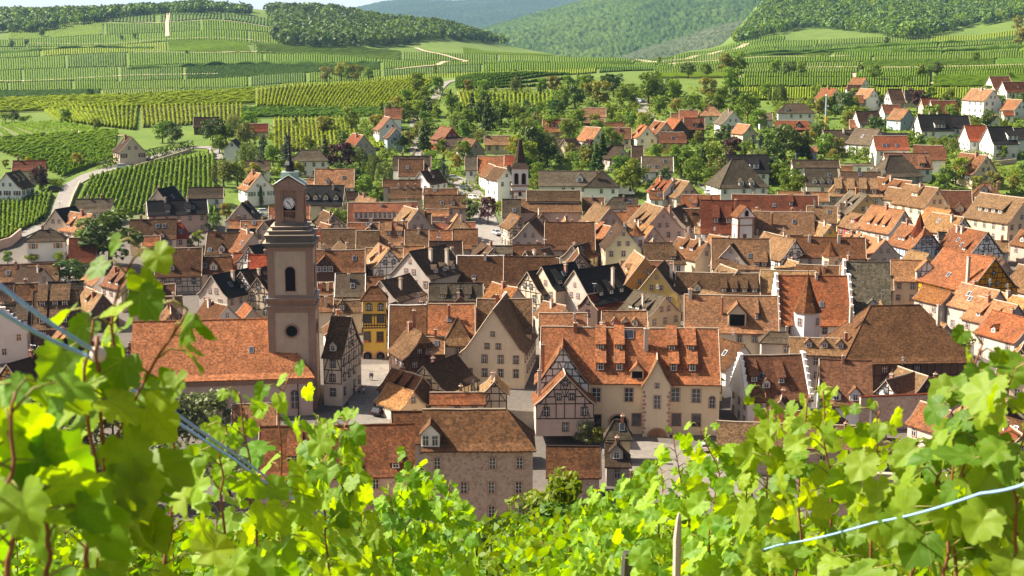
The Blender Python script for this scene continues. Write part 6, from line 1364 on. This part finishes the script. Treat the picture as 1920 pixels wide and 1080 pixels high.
def make_plant(name, label, shoots, group=None, cat='grapevine', extra=None):
    root = empty(name, (0, 0, 0), 0, label, cat, group); L = [shoot(root, *s) for s in shoots]
    pos, yd, nr, sz, to = (np.concatenate([l[k] for l in L]) for k in range(5))
    if extra is not None: pos, yd, nr, sz, to = (np.concatenate([a, b]) for a, b in zip((pos, yd, nr, sz, to), extra))
    base = shoots[0]; p0 = at(*base[1-1][0], base[1] if not isinstance(base[1], (list, tuple)) else base[1][0]); loc = Vector((p0.x, p0.y, g(p0.x, p0.y)))
    root.location = loc; me = leaves_mesh('leaves', pos, yd, nr, sz, to, LP, VLEAF, RS); o = link('leaves', me, root)
    for ch in root.children: ch.location = -loc
    tb = MB(); rs = random.Random(len(pos)); tb.tube([(0, 0, -.1), (.03, .02, .3), (-.02, .03, .6), (p0.x-loc.x, p0.y-loc.y, max(.7, p0.z-loc.z))], [.035, .028, .024, .014], BARK, 7); tb.build('stem', root)
    return root
def fill(n, pxr, Dr, top, size, seed, ymax=1120, ex=.8):
    n = int(n*1.25)
    """loose leaves of the canopy of one row, between pixel columns pxr, never above the row's own outline"""
    rs = np.random.default_rng(seed); px = rs.uniform(*pxr, n); D = rs.uniform(*Dr, n); yt = np.interp(px, EXa, EYa) + 8; py = yt + (ymax-yt)*(1-rs.random(n)**ex) if ex > 1.05 else yt + (ymax-yt)*rs.random(n)**.85
    v = (540-py)/F; u = (px-960)/F; den = CP+v*SP; pos = np.stack([u/den*D, D, (-SP+v*CP)/den*D], 1)
    yd = np.array([0, 0, -.8]) + rs.normal(0, .5, (n, 3)); nr = np.array([-.45, -.55, .62]) + rs.normal(0, .5, (n, 3)); return pos, yd, nr, .72*size*rs.uniform(.55, 1.15, n), rs.random(n)
make_plant('grapevine', 'tallest blurred grapevine shoot rising over the orange church roof', [
  ([(182, 1120), (195, 900), (200, 760), (205, 640), (222, 530), (262, 465)], 2.3, 19, .115, 1), ([(220, 1120), (212, 860), (262, 720), (322, 640), (352, 580)], 2.36, 15, .11, 2), ([(160, 1100), (175, 900), (165, 760), (175, 600)], 2.25, 7, .115, 3), ([(300, 1120), (330, 900), (310, 740)], 2.5, 6, .11, 4)], 'grapevines around the camera', extra=fill(9, (90, 390), (2.1, 2.9), None, .115, 5, ex=2.2))
make_plant('grapevine', 'nearest blurred grapevine with very large leaves at the lower corner', [
  ([(10, 1150), (25, 960), (18, 820), (30, 735)], 1.75, 9, .125, 11), ([(80, 1150), (95, 1000), (60, 880)], 1.85, 8, .125, 12), ([(-40, 1150), (-30, 900), (-20, 750)], 1.8, 7, .125, 13)], 'grapevines around the camera', extra=fill(10, (-60, 170), (1.75, 2.3), None, .12, 14, ex=1.3))
make_plant('grapevine', 'grapevine with red cane and sprawling top before the church vestry', [
  ([(535, 1120), (525, 960), (525, 850), (520, 760), (545, 700)], 3.9, 18, .11, 21), ([(485, 1100), (470, 900), (455, 800), (445, 735)], 3.6, 13, .105, 22), ([(430, 1120), (420, 950), (412, 860), (425, 800)], 3.3, 10, .105, 23), ([(560, 1000), (610, 860), (650, 790), (662, 770)], 4.2, 15, .11, 24)], 'grapevines around the camera', extra=fill(30, (400, 650), (3.2, 5.0), None, .105, 25, ex=2.4))
make_plant('grapevine', 'leafy grapevine column before the orange roofed stone wing', [
  ([(620, 1120), (610, 960), (598, 860), (600, 790)], 4.6, 24, .115, 31), ([(660, 1120), (650, 980), (635, 880), (640, 820)], 4.9, 24, .115, 32), ([(690, 1120), (672, 990), (660, 900)], 5.2, 18, .11, 33)], 'grapevines around the camera', extra=fill(72, (560, 715), (4.4, 6.4), None, .11, 34, ex=1.0))
make_plant('grapevine', 'slender grapevine tops before the windows of the rough stone building', [
  ([(770, 1120), (758, 980), (772, 880), (778, 855)], 6.4, 24, .11, 41), ([(810, 1120), (800, 980), (806, 890)], 6.8, 22, .11, 42), ([(850, 1080), (838, 960), (842, 905)], 7.4, 18, .11, 43), ([(735, 1120), (738, 990), (730, 920)], 6.0, 18, .11, 44)], 'grapevines around the camera', extra=fill(190, (690, 905), (6.0, 8.6), None, .105, 45, ex=1.2))
make_plant('grapevine', 'right-hand blurred grapevine hiding the big barn corner', [
  ([(1790, 1120), (1800, 900), (1850, 790), (1905, 690)], 3.0, 18, .125, 51), ([(1700, 1120), (1760, 900), (1800, 780), (1842, 645)], 3.1, 18, .12, 52), ([(1900, 1120), (1905, 900), (1925, 760)], 2.8, 14, .125, 53), ([(1760, 1130), (1790, 980), (1790, 860)], 2.9, 12, .125, 54)], 'grapevines around the camera', extra=fill(34, (1700, 1970), (2.7, 3.9), None, .115, 55, ex=1.0))
make_plant('grapevine', 'dense grapevine with upright red canes before the stepped white gable', [
  ([(1490, 1120), (1500, 960), (1504, 850), (1520, 735)], 4.2, 17, .115, 61), ([(1440, 1120), (1438, 960), (1442, 820), (1435, 735)], 4.4, 20, .115, 62), ([(1560, 1120), (1558, 940), (1545, 800), (1542, 735)], 4.0, 18, .115, 63), ([(1640, 1120), (1632, 950), (1640, 830), (1650, 770)], 3.6, 18, .12, 64)], 'grapevines around the camera', extra=fill(56, (1400, 1720), (3.3, 5.4), None, .11, 65, ex=1.3))
make_plant('grapevine', 'sunlit grapevine around the pale wooden stake', [
  ([(1335, 1120), (1330, 980), (1350, 890), (1310, 800)], 5.2, 22, .11, 71), ([(1300, 1120), (1290, 960), (1268, 860), (1262, 815)], 5.6, 22, .11, 72), ([(1390, 1120), (1400, 950), (1396, 840)], 4.9, 17, .11, 73), ([(1240, 1120), (1235, 980), (1240, 880)], 6.0, 22, .11, 74)], 'grapevines around the camera', extra=fill(100, (1190, 1420), (4.8, 7.0), None, .106, 75, ex=1.25))
make_plant('grapevine', 'smaller sunlit grapevine tops left of the wooden stake before the stone outbuilding', [
  ([(1190, 1120), (1178, 980), (1182, 885)], 7.2, 26, .11, 81), ([(1125, 1120), (1130, 1000), (1120, 915)], 8.2, 26, .11, 82), ([(1205, 1100), (1207, 960), (1210, 890)], 6.6, 22, .11, 83)], 'grapevines around the camera', extra=fill(210, (1080, 1230), (6.4, 9.6), None, .106, 84, ex=1.0))
# plants further down the rows
def row_plant_mesh(seed, n=330):
    rs = np.random.default_rng(seed); h = rs.random(n)**.75*1.75+.35; pos = np.stack([rs.uniform(-.62, .62, n), rs.normal(0, .2, n), h], 1); top = rs.random(n) < .12; pos[top, 2] += rs.uniform(0, .38, top.sum())
    yd = np.array([0, 0, -.7]) + rs.normal(0, .5, (n, 3)); nr = np.array([-.45, -.45, .65]) + rs.normal(0, .55, (n, 3)); return leaves_mesh('leaves', pos, yd, nr, .09*rs.uniform(.6, 1.15, n), rs.random(n), LPL, VLEAF2, rs)
RP = [row_plant_mesh(i+300) for i in range(5)]
sb = MB(); sb.tube([(0, 0, -.2), (.02, 0, .5), (-.02, .02, .9)], [.03, .025, .02], BARK, 6)
for k in range(4): sb.tube([(0, 0, .85), (-.45+.3*k, .03, 1.2), (-.5+.33*k, .02, 2.1)], [.012, .008, .004], CANE, 5)
SM = sb.mesh('stem')
def rp(x, D, rz, label, group):
    t = empty('grapevine', (x, D, g(x, D)), rz, label, 'grapevine', group); t.scale = (1.05, 1.05, R.uniform(.8, .93)); link('leaves', RP[R.randrange(5)], t); link('stem', SM, t); return t
cnt = 0
for r_, x0 in enumerate((-5.9, -4.2, -2.55, -.95, 1.0, 2.6, 4.2, 5.8, 7.4)):
    D = 10.5 if abs(x0) < 1.5 else 9.5
    while D < 34:
        x = x0 - .03*D + R.uniform(-.06, .06); px = 960+F*x/D
        if -80 < px < 2000: rp(x, D, rad(90+R.uniform(-8, 8)), 'small-looking grapevine in the rows further down the slope', 'grapevines further down the slope'); cnt += 1
        D += 1.15
# the hillside below: rows that read as one mass
paths = []
for k in range(-22, 24):
    D = np.arange(34, 150, 1.0); x = k*1.75 - .03*D; paths.append(np.stack([x, D, ground_arr(x, D)], 1))
rows_mesh('vineyard', paths, 1.9, .8, vine_mat('lower_vine_rows', (.075,.105,.03), (.11,.14,.04)), label='vine rows on the hillside below the camera')
for (px, py, D, h, k) in ((1010, 1050, 26, 2.2, 'bush'), (985, 1030, 30, 2.4, 'bush'), (1045, 985, 40, 3.0, 'bush'), (1085, 990, 44, 2.6, 'bush'), (1035, 960, 60, 4.6, 'yelg'), (1075, 965, 62, 4.0, 'bush'), (1110, 980, 52, 3.4, 'bush'), (955, 1000, 48, 2.6, 'bush'), (1890, 985, 60, 6.5, 'bush'), (1830, 1010, 55, 6, 'bush')):
    p = at(px, py, D); p.z = g(p.x, D); cm, tm = proto(k, R.randrange(3)); t = empty('bush', p, R.uniform(0, 6)); t.scale = (h/10,)*3; link('crown', cm, t); link('stem', tm, t); t['category'] = 'bush'; TREES.append(dict(o=t, kind=k if k != 'bush' else 'bush', px=px, py=py-20, loc=p, r=2, label=None, h=h, near=True))
# trellis: stakes and twine
def post(px, D, ytop, r, mat, name, label, taper=True):
    p = at(px, ytop, D); z0 = g(p.x, D); b = MB(); rr = random.Random(px); H = p.z - z0
    b.tube([(0, 0, -.3), (.004, 0, H*.5), (0, .003, H-.09), (.003, 0, H-.02), (r*.3, 0, H)], [r, r*1.02, r*.95, r*.6, r*.25] if taper else [r]*5, mat, 7)
    o = b.build(name, loc=(p.x, D, z0), smooth=False); tag(o, label, 'post'); return o
post(1271, 4.6, 962, .0155, STAKE, 'wooden_stake', 'weathered pale wooden stake with pointed top among the right-hand vines'); post(1175, 6.2, 1036, .026, STEEL, 'trellis_post', 'dark metal trellis post half hidden in vine leaves', False)
def twine(pts, r, label, off=(0, 0, 0)):
    P3 = [at(*p) + Vector(off) for p in pts]; q = []
    for a, b in zip(P3, P3[1:]):
        for k in range(8): q.append(a.lerp(b, k/8) - Vector((0, 0, .006*math.sin(math.pi*k/8))))
    b_ = MB(); b_.tube(q + [P3[-1]], r, TWINE, 6); o = b_.build('trellis_twine', smooth=True); tag(o, label, 'twine', 'trellis twine'); return o
twine([(-60, 488, 1.75), (180, 660, 2.25), (450, 858, 3.4), (560, 930, 4.2), (690, 1015, 6.0)], .0032, 'upper blue twine of the pair running down the left vine row')
twine([(-60, 548, 1.75), (165, 668, 2.25), (440, 862, 3.4), (552, 936, 4.2), (685, 1020, 6.0)], .0032, 'lower blue twine of the pair running down the left vine row')
twine([(1960, 893, 2.25), (1840, 925, 2.5), (1640, 980, 3.15), (1460, 1022, 4.1), (1330, 1054, 5.6)], .0027, 'single pale blue twine along the right vine row')
b = MB(); p = at(184, 664, 2.23); b.lathe([(.004, -.014), (.011, -.01), (.014, 0), (.011, .009), (.004, .013)], plain('pale_plastic_clip', (.75,.62,.55), .5), 10); b.tube([(0, 0, -.03), (0, -.012, 0), (0, 0, .03)], .004, CANE, 5); o = b.build('wire_clip', loc=p, smooth=True); tag(o, 'round pale clip tying the blue twines to the tall shoot', 'clip')
# ------------------------------------------------------------------ cars, people, mast
PAINT = {}
def paint(c):
    if c not in PAINT:
        m, nt, b = newmat('car_paint'); b.inputs['Base Color'].default_value = (*c, 1); b.inputs['Roughness'].default_value = .3; b.inputs['Metallic'].default_value = .2; b.inputs['Coat Weight'].default_value = .6; PAINT[c] = m
    return PAINT[c]
TYRE = plain('tyre_rubber', (.02,.02,.02), .8); LAMP = plain('lamp_glass', (.7,.7,.68), .2); TAIL = plain('tail_lamp', (.3,.02,.02), .3); CGLASS = plain('car_glass', (.03,.035,.045), .08, .6)
def car(px, py, rz, col, label, van=False, k=1.0, cat='car', name='parked_car'):
    p = solve(px, py, .3); p.z -= 0.0
    t = empty(name, p, rz, label, cat); m = paint(col); b = MB(); w = .88; Lh = 2.15 if not van else 2.7
    low = [(-Lh, .35), (-Lh, .75), (-Lh+.12, .95), (Lh-1.1, .95), (Lh-.15, .78), (Lh, .62), (Lh, .35)]
    rings = []
    for y, s in ((-w, .96), (-w*.94, 1), (w*.94, 1), (w, .96)): rings.append([(x*s, y, .32 + (z-.32)*(1 if abs(y) < w else .93)) for x, z in low])
    b.loft(rings, m)
    top = 1.48 if not van else 2.15
    cab = [(-Lh+.1, .94), (-Lh+.45 if not van else -Lh+.15, top), ((.15, top), (Lh-1.1, top))[van], (Lh-1.0 if not van else Lh-.35, .94)]
    b.loft([[(x, s*w*(.93 if z < 1 else .76 if not van else .88), z) for x, z in cab] for s in (-1, 1)], m); b.build('body', t)
    g_ = MB()
    for s in (-1, 1):
        yb, yt = w*.93, w*(.76 if not van else .88); f = lambda z: yb + (yt-yb)*(z-.94)/(top-.94) + .012
        x0, x1 = (-Lh+.45, Lh-1.3) if not van else (Lh-1.4, Lh-.7)
        g_.add([(x0-.1, s*f(1.0), 1.0), (x1, s*f(1.0), 1.0), ((.1 if not van else Lh-1.05), s*f(top-.08), top-.08), (x0+.12, s*f(top-.08), top-.08)], [(0, 1, 2, 3)], CGLASS)
    xa, xb = (Lh-1.0, .15) if not van else (Lh-.35, Lh-1.1)
    g_.add([(xa+.015-(xa-xb)*.08, -w*.8, 1.0), (xa+.015-(xa-xb)*.08, w*.8, 1.0), (xb+.03+(xa-xb)*.1, w*.68, top-.07), (xb+.03+(xa-xb)*.1, -w*.68, top-.07)], [(0, 1, 2, 3)], CGLASS)
    xa, xb = -Lh+.1, (-Lh+.45 if not van else -Lh+.15)
    g_.add([(xa-.012+(xb-xa)*.12, -w*.8, 1.0), (xa-.012+(xb-xa)*.12, w*.8, 1.0), (xb-.012-(xb-xa)*.12, w*.68, top-.07), (xb-.012-(xb-xa)*.12, -w*.68, top-.07)], [(3, 2, 1, 0)], CGLASS); g_.build('window', t)
    for x in (-Lh*.62, Lh*.62):
        for s in (-1, 1):
            wb = MB(); wb.loft([[(.32*math.cos(a*math.pi/7), s*(w-.16)+d, .32*math.sin(a*math.pi/7)) for a in range(14)] for d in (-.1, .13 if s > 0 else .1)], TYRE); wh_ = wb.build('wheel', t, loc=(x, 0, .32))
            rb = MB(); rb.loft([[(.19*math.cos(a*math.pi/6), s*(w-.02)+d, .19*math.sin(a*math.pi/6)) for a in range(12)] for d in (-.01, .01)], METAL); rb.build('rim', wh_)
    for s in (-1, 1):
        hb_ = MB(); hb_.box(Lh-.1, Lh+.012, *sorted((s*.5, s*.8)), .58, .7, LAMP); hb_.build('headlight', t); hb_ = MB(); hb_.box(-Lh-.012, -Lh+.1, *sorted((s*.55, s*.82)), .68, .86, TAIL); hb_.build('tail_light', t)
    t.scale = (k, k, k); return t
car(716, 776, rad(60), (.012,.012,.014), 'black estate car parked in the shaded street below the mustard house', k=1.05); car(719, 760, rad(66), (.015,.016,.02), 'second dark car tucked behind the black estate car in the shaded street')
car(497, 400, rad(20), (.75,.76,.78), 'white car parked beside the white gabled house left of the clock tower'); car(490, 408, rad(25), (.45,.47,.5), 'silver car parked just below the white car left of the clock tower')
car(852, 336, rad(15), (.5,.52,.55), 'silver car parked by the low flower bed at the street bend'); car(873, 356, rad(-50), (.06,.07,.10), 'dark car parked near the bend of the street'); car(888, 374, rad(-55), (.75,.76,.78), 'white car parked along the street beside the white church'); car(932, 440, rad(-70), (.4,.42,.45), 'grey car parked at the lower end of the church street')
car(1168, 366, rad(4), (.78,.78,.78), 'long white van parked behind the small white church', True, 1.35, 'van', 'parked_van'); car(1203, 192, rad(60), (.35,.45,.55), 'pale blue car on the lane to the upper houses'); car(1333, 846, rad(6), (.7,.7,.7), 'pale car in the mansion yard partly hidden by vine leaves'); car(103, 357, rad(20), (.015,.016,.02), 'black car beside the hedge at the lane corner'); car(231, 316, rad(16), (.78,.79,.8), 'white car on the road above the steep vine plot', k=1.1)
car(1334, 364, rad(8), (.7,.71,.72), 'silver car on the side street behind the old town'); car(1218, 345, rad(80), (.6,.62,.65), 'light car in front of the white grey-roofed house')
def person(px, py, rz, shirt, trous, hair, label, stride=.18):
    p = solve(px, py, .3); t = empty('person', p, rz, label, 'person')
    def skin(name, V, E, Rr, mat, parent, root=0):
        me = bpy.data.meshes.new(name); me.from_pydata(V, E, []); o = link(name, me, parent); me.materials.append(mat); md = o.modifiers.new('Skin', 'SKIN'); md.use_smooth_shade = True
        for i, r in enumerate(Rr): me.skin_vertices[0].data[i].radius = (r, r) if not isinstance(r, tuple) else r
        me.skin_vertices[0].data[root].use_root = True; s = o.modifiers.new('Sub', 'SUBSURF'); s.levels = s.render_levels = 1; return o
    s = stride
    V = [(0,0,.93),(0,0,1.15),(0,0,1.38),(0,0,1.5),(0,.01,1.58),(0,.02,1.72), (-.1,0,.9),(-.1,s,.48),(-.1,s*.6,.07),(-.1,s*.6+.14,.04), (.1,0,.9),(.1,-s*.5,.48),(.1,-s*1.4,.1),(.1,-s*1.4+.14,.05), (-.2,0,1.4),(-.25,-.05,1.13),(-.24,.08,.9),(-.24,.12,.8), (.2,0,1.4),(.25,.05,1.13),(.24,.14,.9),(.24,.18,.8)]
    E = [(0,1),(1,2),(2,3),(3,4),(4,5),(0,6),(6,7),(7,8),(8,9),(0,10),(10,11),(11,12),(12,13),(2,14),(14,15),(15,16),(16,17),(2,18),(18,19),(19,20),(20,21)]
    Rr = [.14,.13,.15,.055,.07,.085,.09,.062,.045,.04,.09,.062,.045,.04,.06,.045,.036,.03,.06,.045,.036,.03]
    b = skin('body', V, E, Rr, plain('skin', (.55,.34,.24), .6), t)
    skin('shirt', [V[0],V[1],V[2],(0,0,1.44),V[14],(-.235,-.035,1.2),V[18],(.235,.035,1.2)], [(0,1),(1,2),(2,3),(2,4),(4,5),(2,6),(6,7)], [.155,.145,.165,.08,.072,.06,.072,.06], plain('shirt_cloth', shirt, .9), t)
    skin('trousers', [(0,0,.97),V[6],V[7],(-.1,s*.65,.14),V[10],V[11],(.1,-s*1.3,.17)], [(0,1),(1,2),(2,3),(0,4),(4,5),(5,6)], [.155,.1,.075,.06,.1,.075,.06], plain('trouser_cloth', trous, .9), t)
    hb_ = MB(); hb_.lathe([(.02, 1.80), (.075, 1.785), (.098, 1.73), (.097, 1.66), (.06, 1.62)], plain('hair', hair, .8), 10, (0, -.012)); hb_.build('hair', t, True); return t
person(694, 713, rad(150), (.05,.10,.25), (.06,.07,.12), (.05,.03,.02), 'walker in a blue shirt on the sunlit cobbles', .16); person(698, 713, rad(150), (.30,.06,.06), (.03,.03,.04), (.09,.05,.025), 'walker in a dark red top beside the blue-shirted walker', .14)
person(664, 742, rad(20), (.04,.04,.05), (.05,.05,.08), (.03,.02,.015), 'person in black standing in the shade by the corner house', .05); person(674, 741, rad(200), (.30,.12,.10), (.03,.03,.04), (.05,.03,.02), 'person in a rust top standing in the shaded street', .06); person(682, 742, rad(180), (.7,.7,.68), (.10,.11,.16), (.2,.13,.06), 'person in a white shirt at the shade edge of the street', .1)
p = solve(1547, 246, 0); mh = 68*p.y/F; b = MB()
def seg(z0, z1, c, r): b.tube([(0, 0, z0), (0, 0, z1)], r, plain('mast_paint', c, .5), 8)
seg(-1, mh*.18, (.75,.55,.12), .34); seg(mh*.18, mh*.42, (.75,.38,.12), .30); seg(mh*.42, mh*.95, (.42,.52,.68), .26); b.build('mast_pole', MAST := empty('signal_mast', p, 0, 'tall slim pale blue mast with orange foot among the newer houses', 'mast'))
b = MB(); b.lathe([(.28, mh*.95), (.5, mh*.96), (.5, mh*.985), (.1, mh)], plain('mast_top', (.6,.6,.6), .5), 8); b.build('mast_head', MAST)
for px, py, h in ((697, 410, 1), (1063, 590, 3.2), (1080, 575, 3.2), (1215, 580, 3.2), (1335, 590, 3), (1240, 540, 3), (760, 545, 2.6), (1418, 575, 3), (1698, 620, 3), (1590, 640, 2.5), (1890, 560, 3.5), (1540, 520, 3)):
    pass

# ------------------------------------------------------------------ street clutter on the roofs: aerials as parts of their houses
for i, h in enumerate(HOUSES):
    if h['loc'].y < 430 and i % 3 == 1 and h['L'] > 5:
        b = MB(); z = h['hr']; x = h['L']*(.3 if i % 2 else -.25); b.tube([(x, .1, z-.3), (x, .1, z+2.4)], .035, METAL, 5)
        for k in range(4): b.tube([(x-.5+.08*k, .1, z+1.5+k*.28), (x+.5-.08*k, .1, z+1.5+k*.28)], .02, METAL, 4)
        b.tube([(x, -.6, z+2.2), (x, .7, z+2.2)], .02, METAL, 4); b.build('aerial', h['o'])

# ------------------------------------------------------------------ labels
MARKS = [('clock tower', 545, 480), ('small white church', 985, 355), ('mustard house', 700, 610), ('cream mansion', 1180, 670), ('rough stone building', 895, 850), ('white octagonal turret', 1516, 590), ('hipped barn', 1700, 640), ('steep vine plot', 280, 335), ('long church nave', 420, 650), ('big cream gable', 925, 660), ('ochre barn gable', 1860, 520), ('bell gable tower', 1394, 410), ('pale blue mast', 1546, 210), ('red-walled house', 850, 250), ('white church van', 1168, 362), ('striped vine slope', 640, 190), ('copper-purple tree', 1372, 280), ('long clipped hedge', 310, 290), ('parked street cars', 890, 370), ('white grey-roofed house', 1233, 310), ('russet-roofed white house', 1675, 270), ('upper lane car', 1203, 190), ('tan-dormered roof', 1605, 355), ('mid-slope willow', 708, 320), ('chalet', 245, 275), ('wooded knoll', 760, 60), ('grey-roofed school', 1080, 345), ('big white hipped house', 1395, 330)]
def place(px, py):
    m = min(MARKS, key=lambda q: (q[1]-px)**2 + ((q[2]-py)*1.3)**2); dx, dy = px-m[1], (py-m[2])*1.3
    rel = ('right of' if dx > 0 else 'left of') if abs(dx) > abs(dy) else ('above' if dy < 0 else 'below')
    return f'{rel} the {m[0]}'
ORD = ['first', 'second', 'third', 'fourth', 'fifth', 'sixth', 'seventh', 'eighth', 'ninth', 'tenth', 'eleventh', 'twelfth', 'thirteenth', 'fourteenth', 'fifteenth', 'sixteenth']
def finish(items, single, plural):
    by = {}
    for it in items:
        if it['label']: it['o']['label'] = it['label']; continue
        by.setdefault(single(it) + ' ' + place(it['px'], it['py']), []).append(it)
    for base, lst in by.items():
        lst.sort(key=lambda q: q['px'])
        for a_, b_ in (('half-timbered ', 'timbered '), (' small ', ' '), (' white octagonal', ' octagonal'), (' with dormered', ' with'), (' big white hipped house', ' big hipped house')):
            if len(base.split()) > 12: base = base.replace(a_, b_)
        if len(lst) == 1: lst[0]['o']['label'] = base
        else:
            for k, it in enumerate(lst):
                o = 'leftmost' if k == 0 else 'rightmost' if k == len(lst)-1 else (ORD[k] if k < len(ORD) else f'{k+1}th') + ' from left'
                it['o']['label'] = f'{base}, {o}' + (f' of {["two","three","four","five","six","seven","eight","nine","ten"][len(lst)-2]}' if len(lst) < 11 else '')
def trim_labels():
    for o in S.objects:
        l = o.get('label')
        if l and len(l.split()) > 15:
            for a_, b_ in ((' of ' + l.split(' of ')[-1], '') if ', ' in l and ' of ' in l.split(', ')[-1] else ('', ''), ('hipped ', ''), ('dormered ', ''), ('skylit ', ''), ('lichen-grey', 'grey'), ('half-timbered', 'timbered'), ('sand-coloured', 'sandy'), ('mustard yellow', 'mustard')):
                if a_ and len(l.split()) > 15: l = l.replace(a_, b_, 1)
            o['label'] = l
def hdesc(h):
    w = WALLWORD[h['wall']]; r = ROOFWORD[h['roof']]; t = 'half-timbered ' if h['tf'] else ''
    ex = 'dormered ' if h['nd'] > 1 else 'hipped ' if h['hip'] and 'half' not in h['hip'] else 'skylit ' if h['sk'] else ''
    return f'{t}{w} {"gable" if h["g"] else ""} house with {ex}{r} roof'.replace('  ', ' ')
finish(HOUSES, hdesc, None)
for h in HOUSES: h['o']['group'] = 'houses of the old town' if h['loc'].y < 430 else 'newer houses around the old town'
finish(TREES, lambda t: ('low ' if t.get('near') else '') + TREEWORD[t['kind']], None)
for t in TREES: t['o']['group'] = 'shrubs below the vines' if t.get('near') else 'trees among the houses'

trim_labels()
# ------------------------------------------------------------------ air, light, camera
S.world = bpy.data.worlds.new('World'); S.world.use_nodes = True; wn = S.world.node_tree
SUN_EL, SUN_AZ = rad(44), rad(-79)       # azimuth from +Y (view direction) towards +X: left and a little beyond the scene
sky = wn.nodes.new('ShaderNodeTexSky'); sky.sky_type = 'NISHITA'; sky.sun_disc = False; sky.sun_elevation = SUN_EL; sky.sun_rotation = SUN_AZ; sky.air_density = .8; sky.dust_density = 6.0; sky.ozone_density = 1.0
bg = wn.nodes['Background']; q = N(wn); sx = q.n('ShaderNodeSeparateXYZ'); q.l(q.n('ShaderNodeTexCoord').outputs['Generated'], sx.inputs[0])
wn.links.new(q.mix(q.math('MULTIPLY', q.ramp(sx.outputs[2], .03, .10, (1, 1, 1, 1), (0, 0, 0, 1)), q.ramp(sx.outputs[2], -.03, 0)), sky.outputs[0], (6.6, 6.5, 6.3)), bg.inputs['Color']); bg.inputs['Strength'].default_value = .055
sd = Vector((math.sin(SUN_AZ)*math.cos(SUN_EL), math.cos(SUN_AZ)*math.cos(SUN_EL), math.sin(SUN_EL)))
l = bpy.data.lights.new('sun', 'SUN'); l.energy = 5.0; l.angle = rad(.5); l.color = (1, .91, .78); lo = bpy.data.objects.new('sun', l); COL.objects.link(lo); lo.rotation_euler = sd.to_track_quat('Z', 'Y').to_euler()
if HAZE:
    b = MB(); b.box(-9500, 9500, -60, 16000, -900, 900, WHITE); hz = b.build('haze'); hz.data.materials.clear()
    m = bpy.data.materials.new('haze'); m.use_nodes = True; nt = m.node_tree; nt.nodes.remove(nt.nodes['Principled BSDF']); v = nt.nodes.new('ShaderNodeVolumePrincipled'); v.inputs['Density'].default_value = HAZE; v.inputs['Color'].default_value = (.42,.66,1.0,1); v.inputs['Anisotropy'].default_value = .2
    nt.links.new(v.outputs[0], nt.nodes['Material Output'].inputs['Volume']); hz.data.materials.append(m); tag(hz, 'thin blue haze over the valley', None, None, 'stuff')
cam = bpy.data.cameras.new('camera'); co = bpy.data.objects.new('camera', cam); COL.objects.link(co); S.camera = co
cam.sensor_width = 36; cam.lens = 36*F/1920; cam.clip_start = .1; cam.clip_end = 30000; co.rotation_euler = (math.pi/2 - PITCH, 0, 0)
cam.dof.use_dof = True; cam.dof.focus_distance = 120; cam.dof.aperture_fstop = 11
S.view_settings.view_transform = 'Standard'; S.view_settings.look = 'None'; S.view_settings.exposure = EXPO; S.view_settings.gamma = 1
S.cycles.max_bounces = 6; S.cycles.diffuse_bounces = 3; S.cycles.transmission_bounces = 4; S.cycles.transparent_max_bounces = 8; S.cycles.volume_bounces = 1; S.cycles.use_denoising = True
S.cycles.use_adaptive_sampling = True
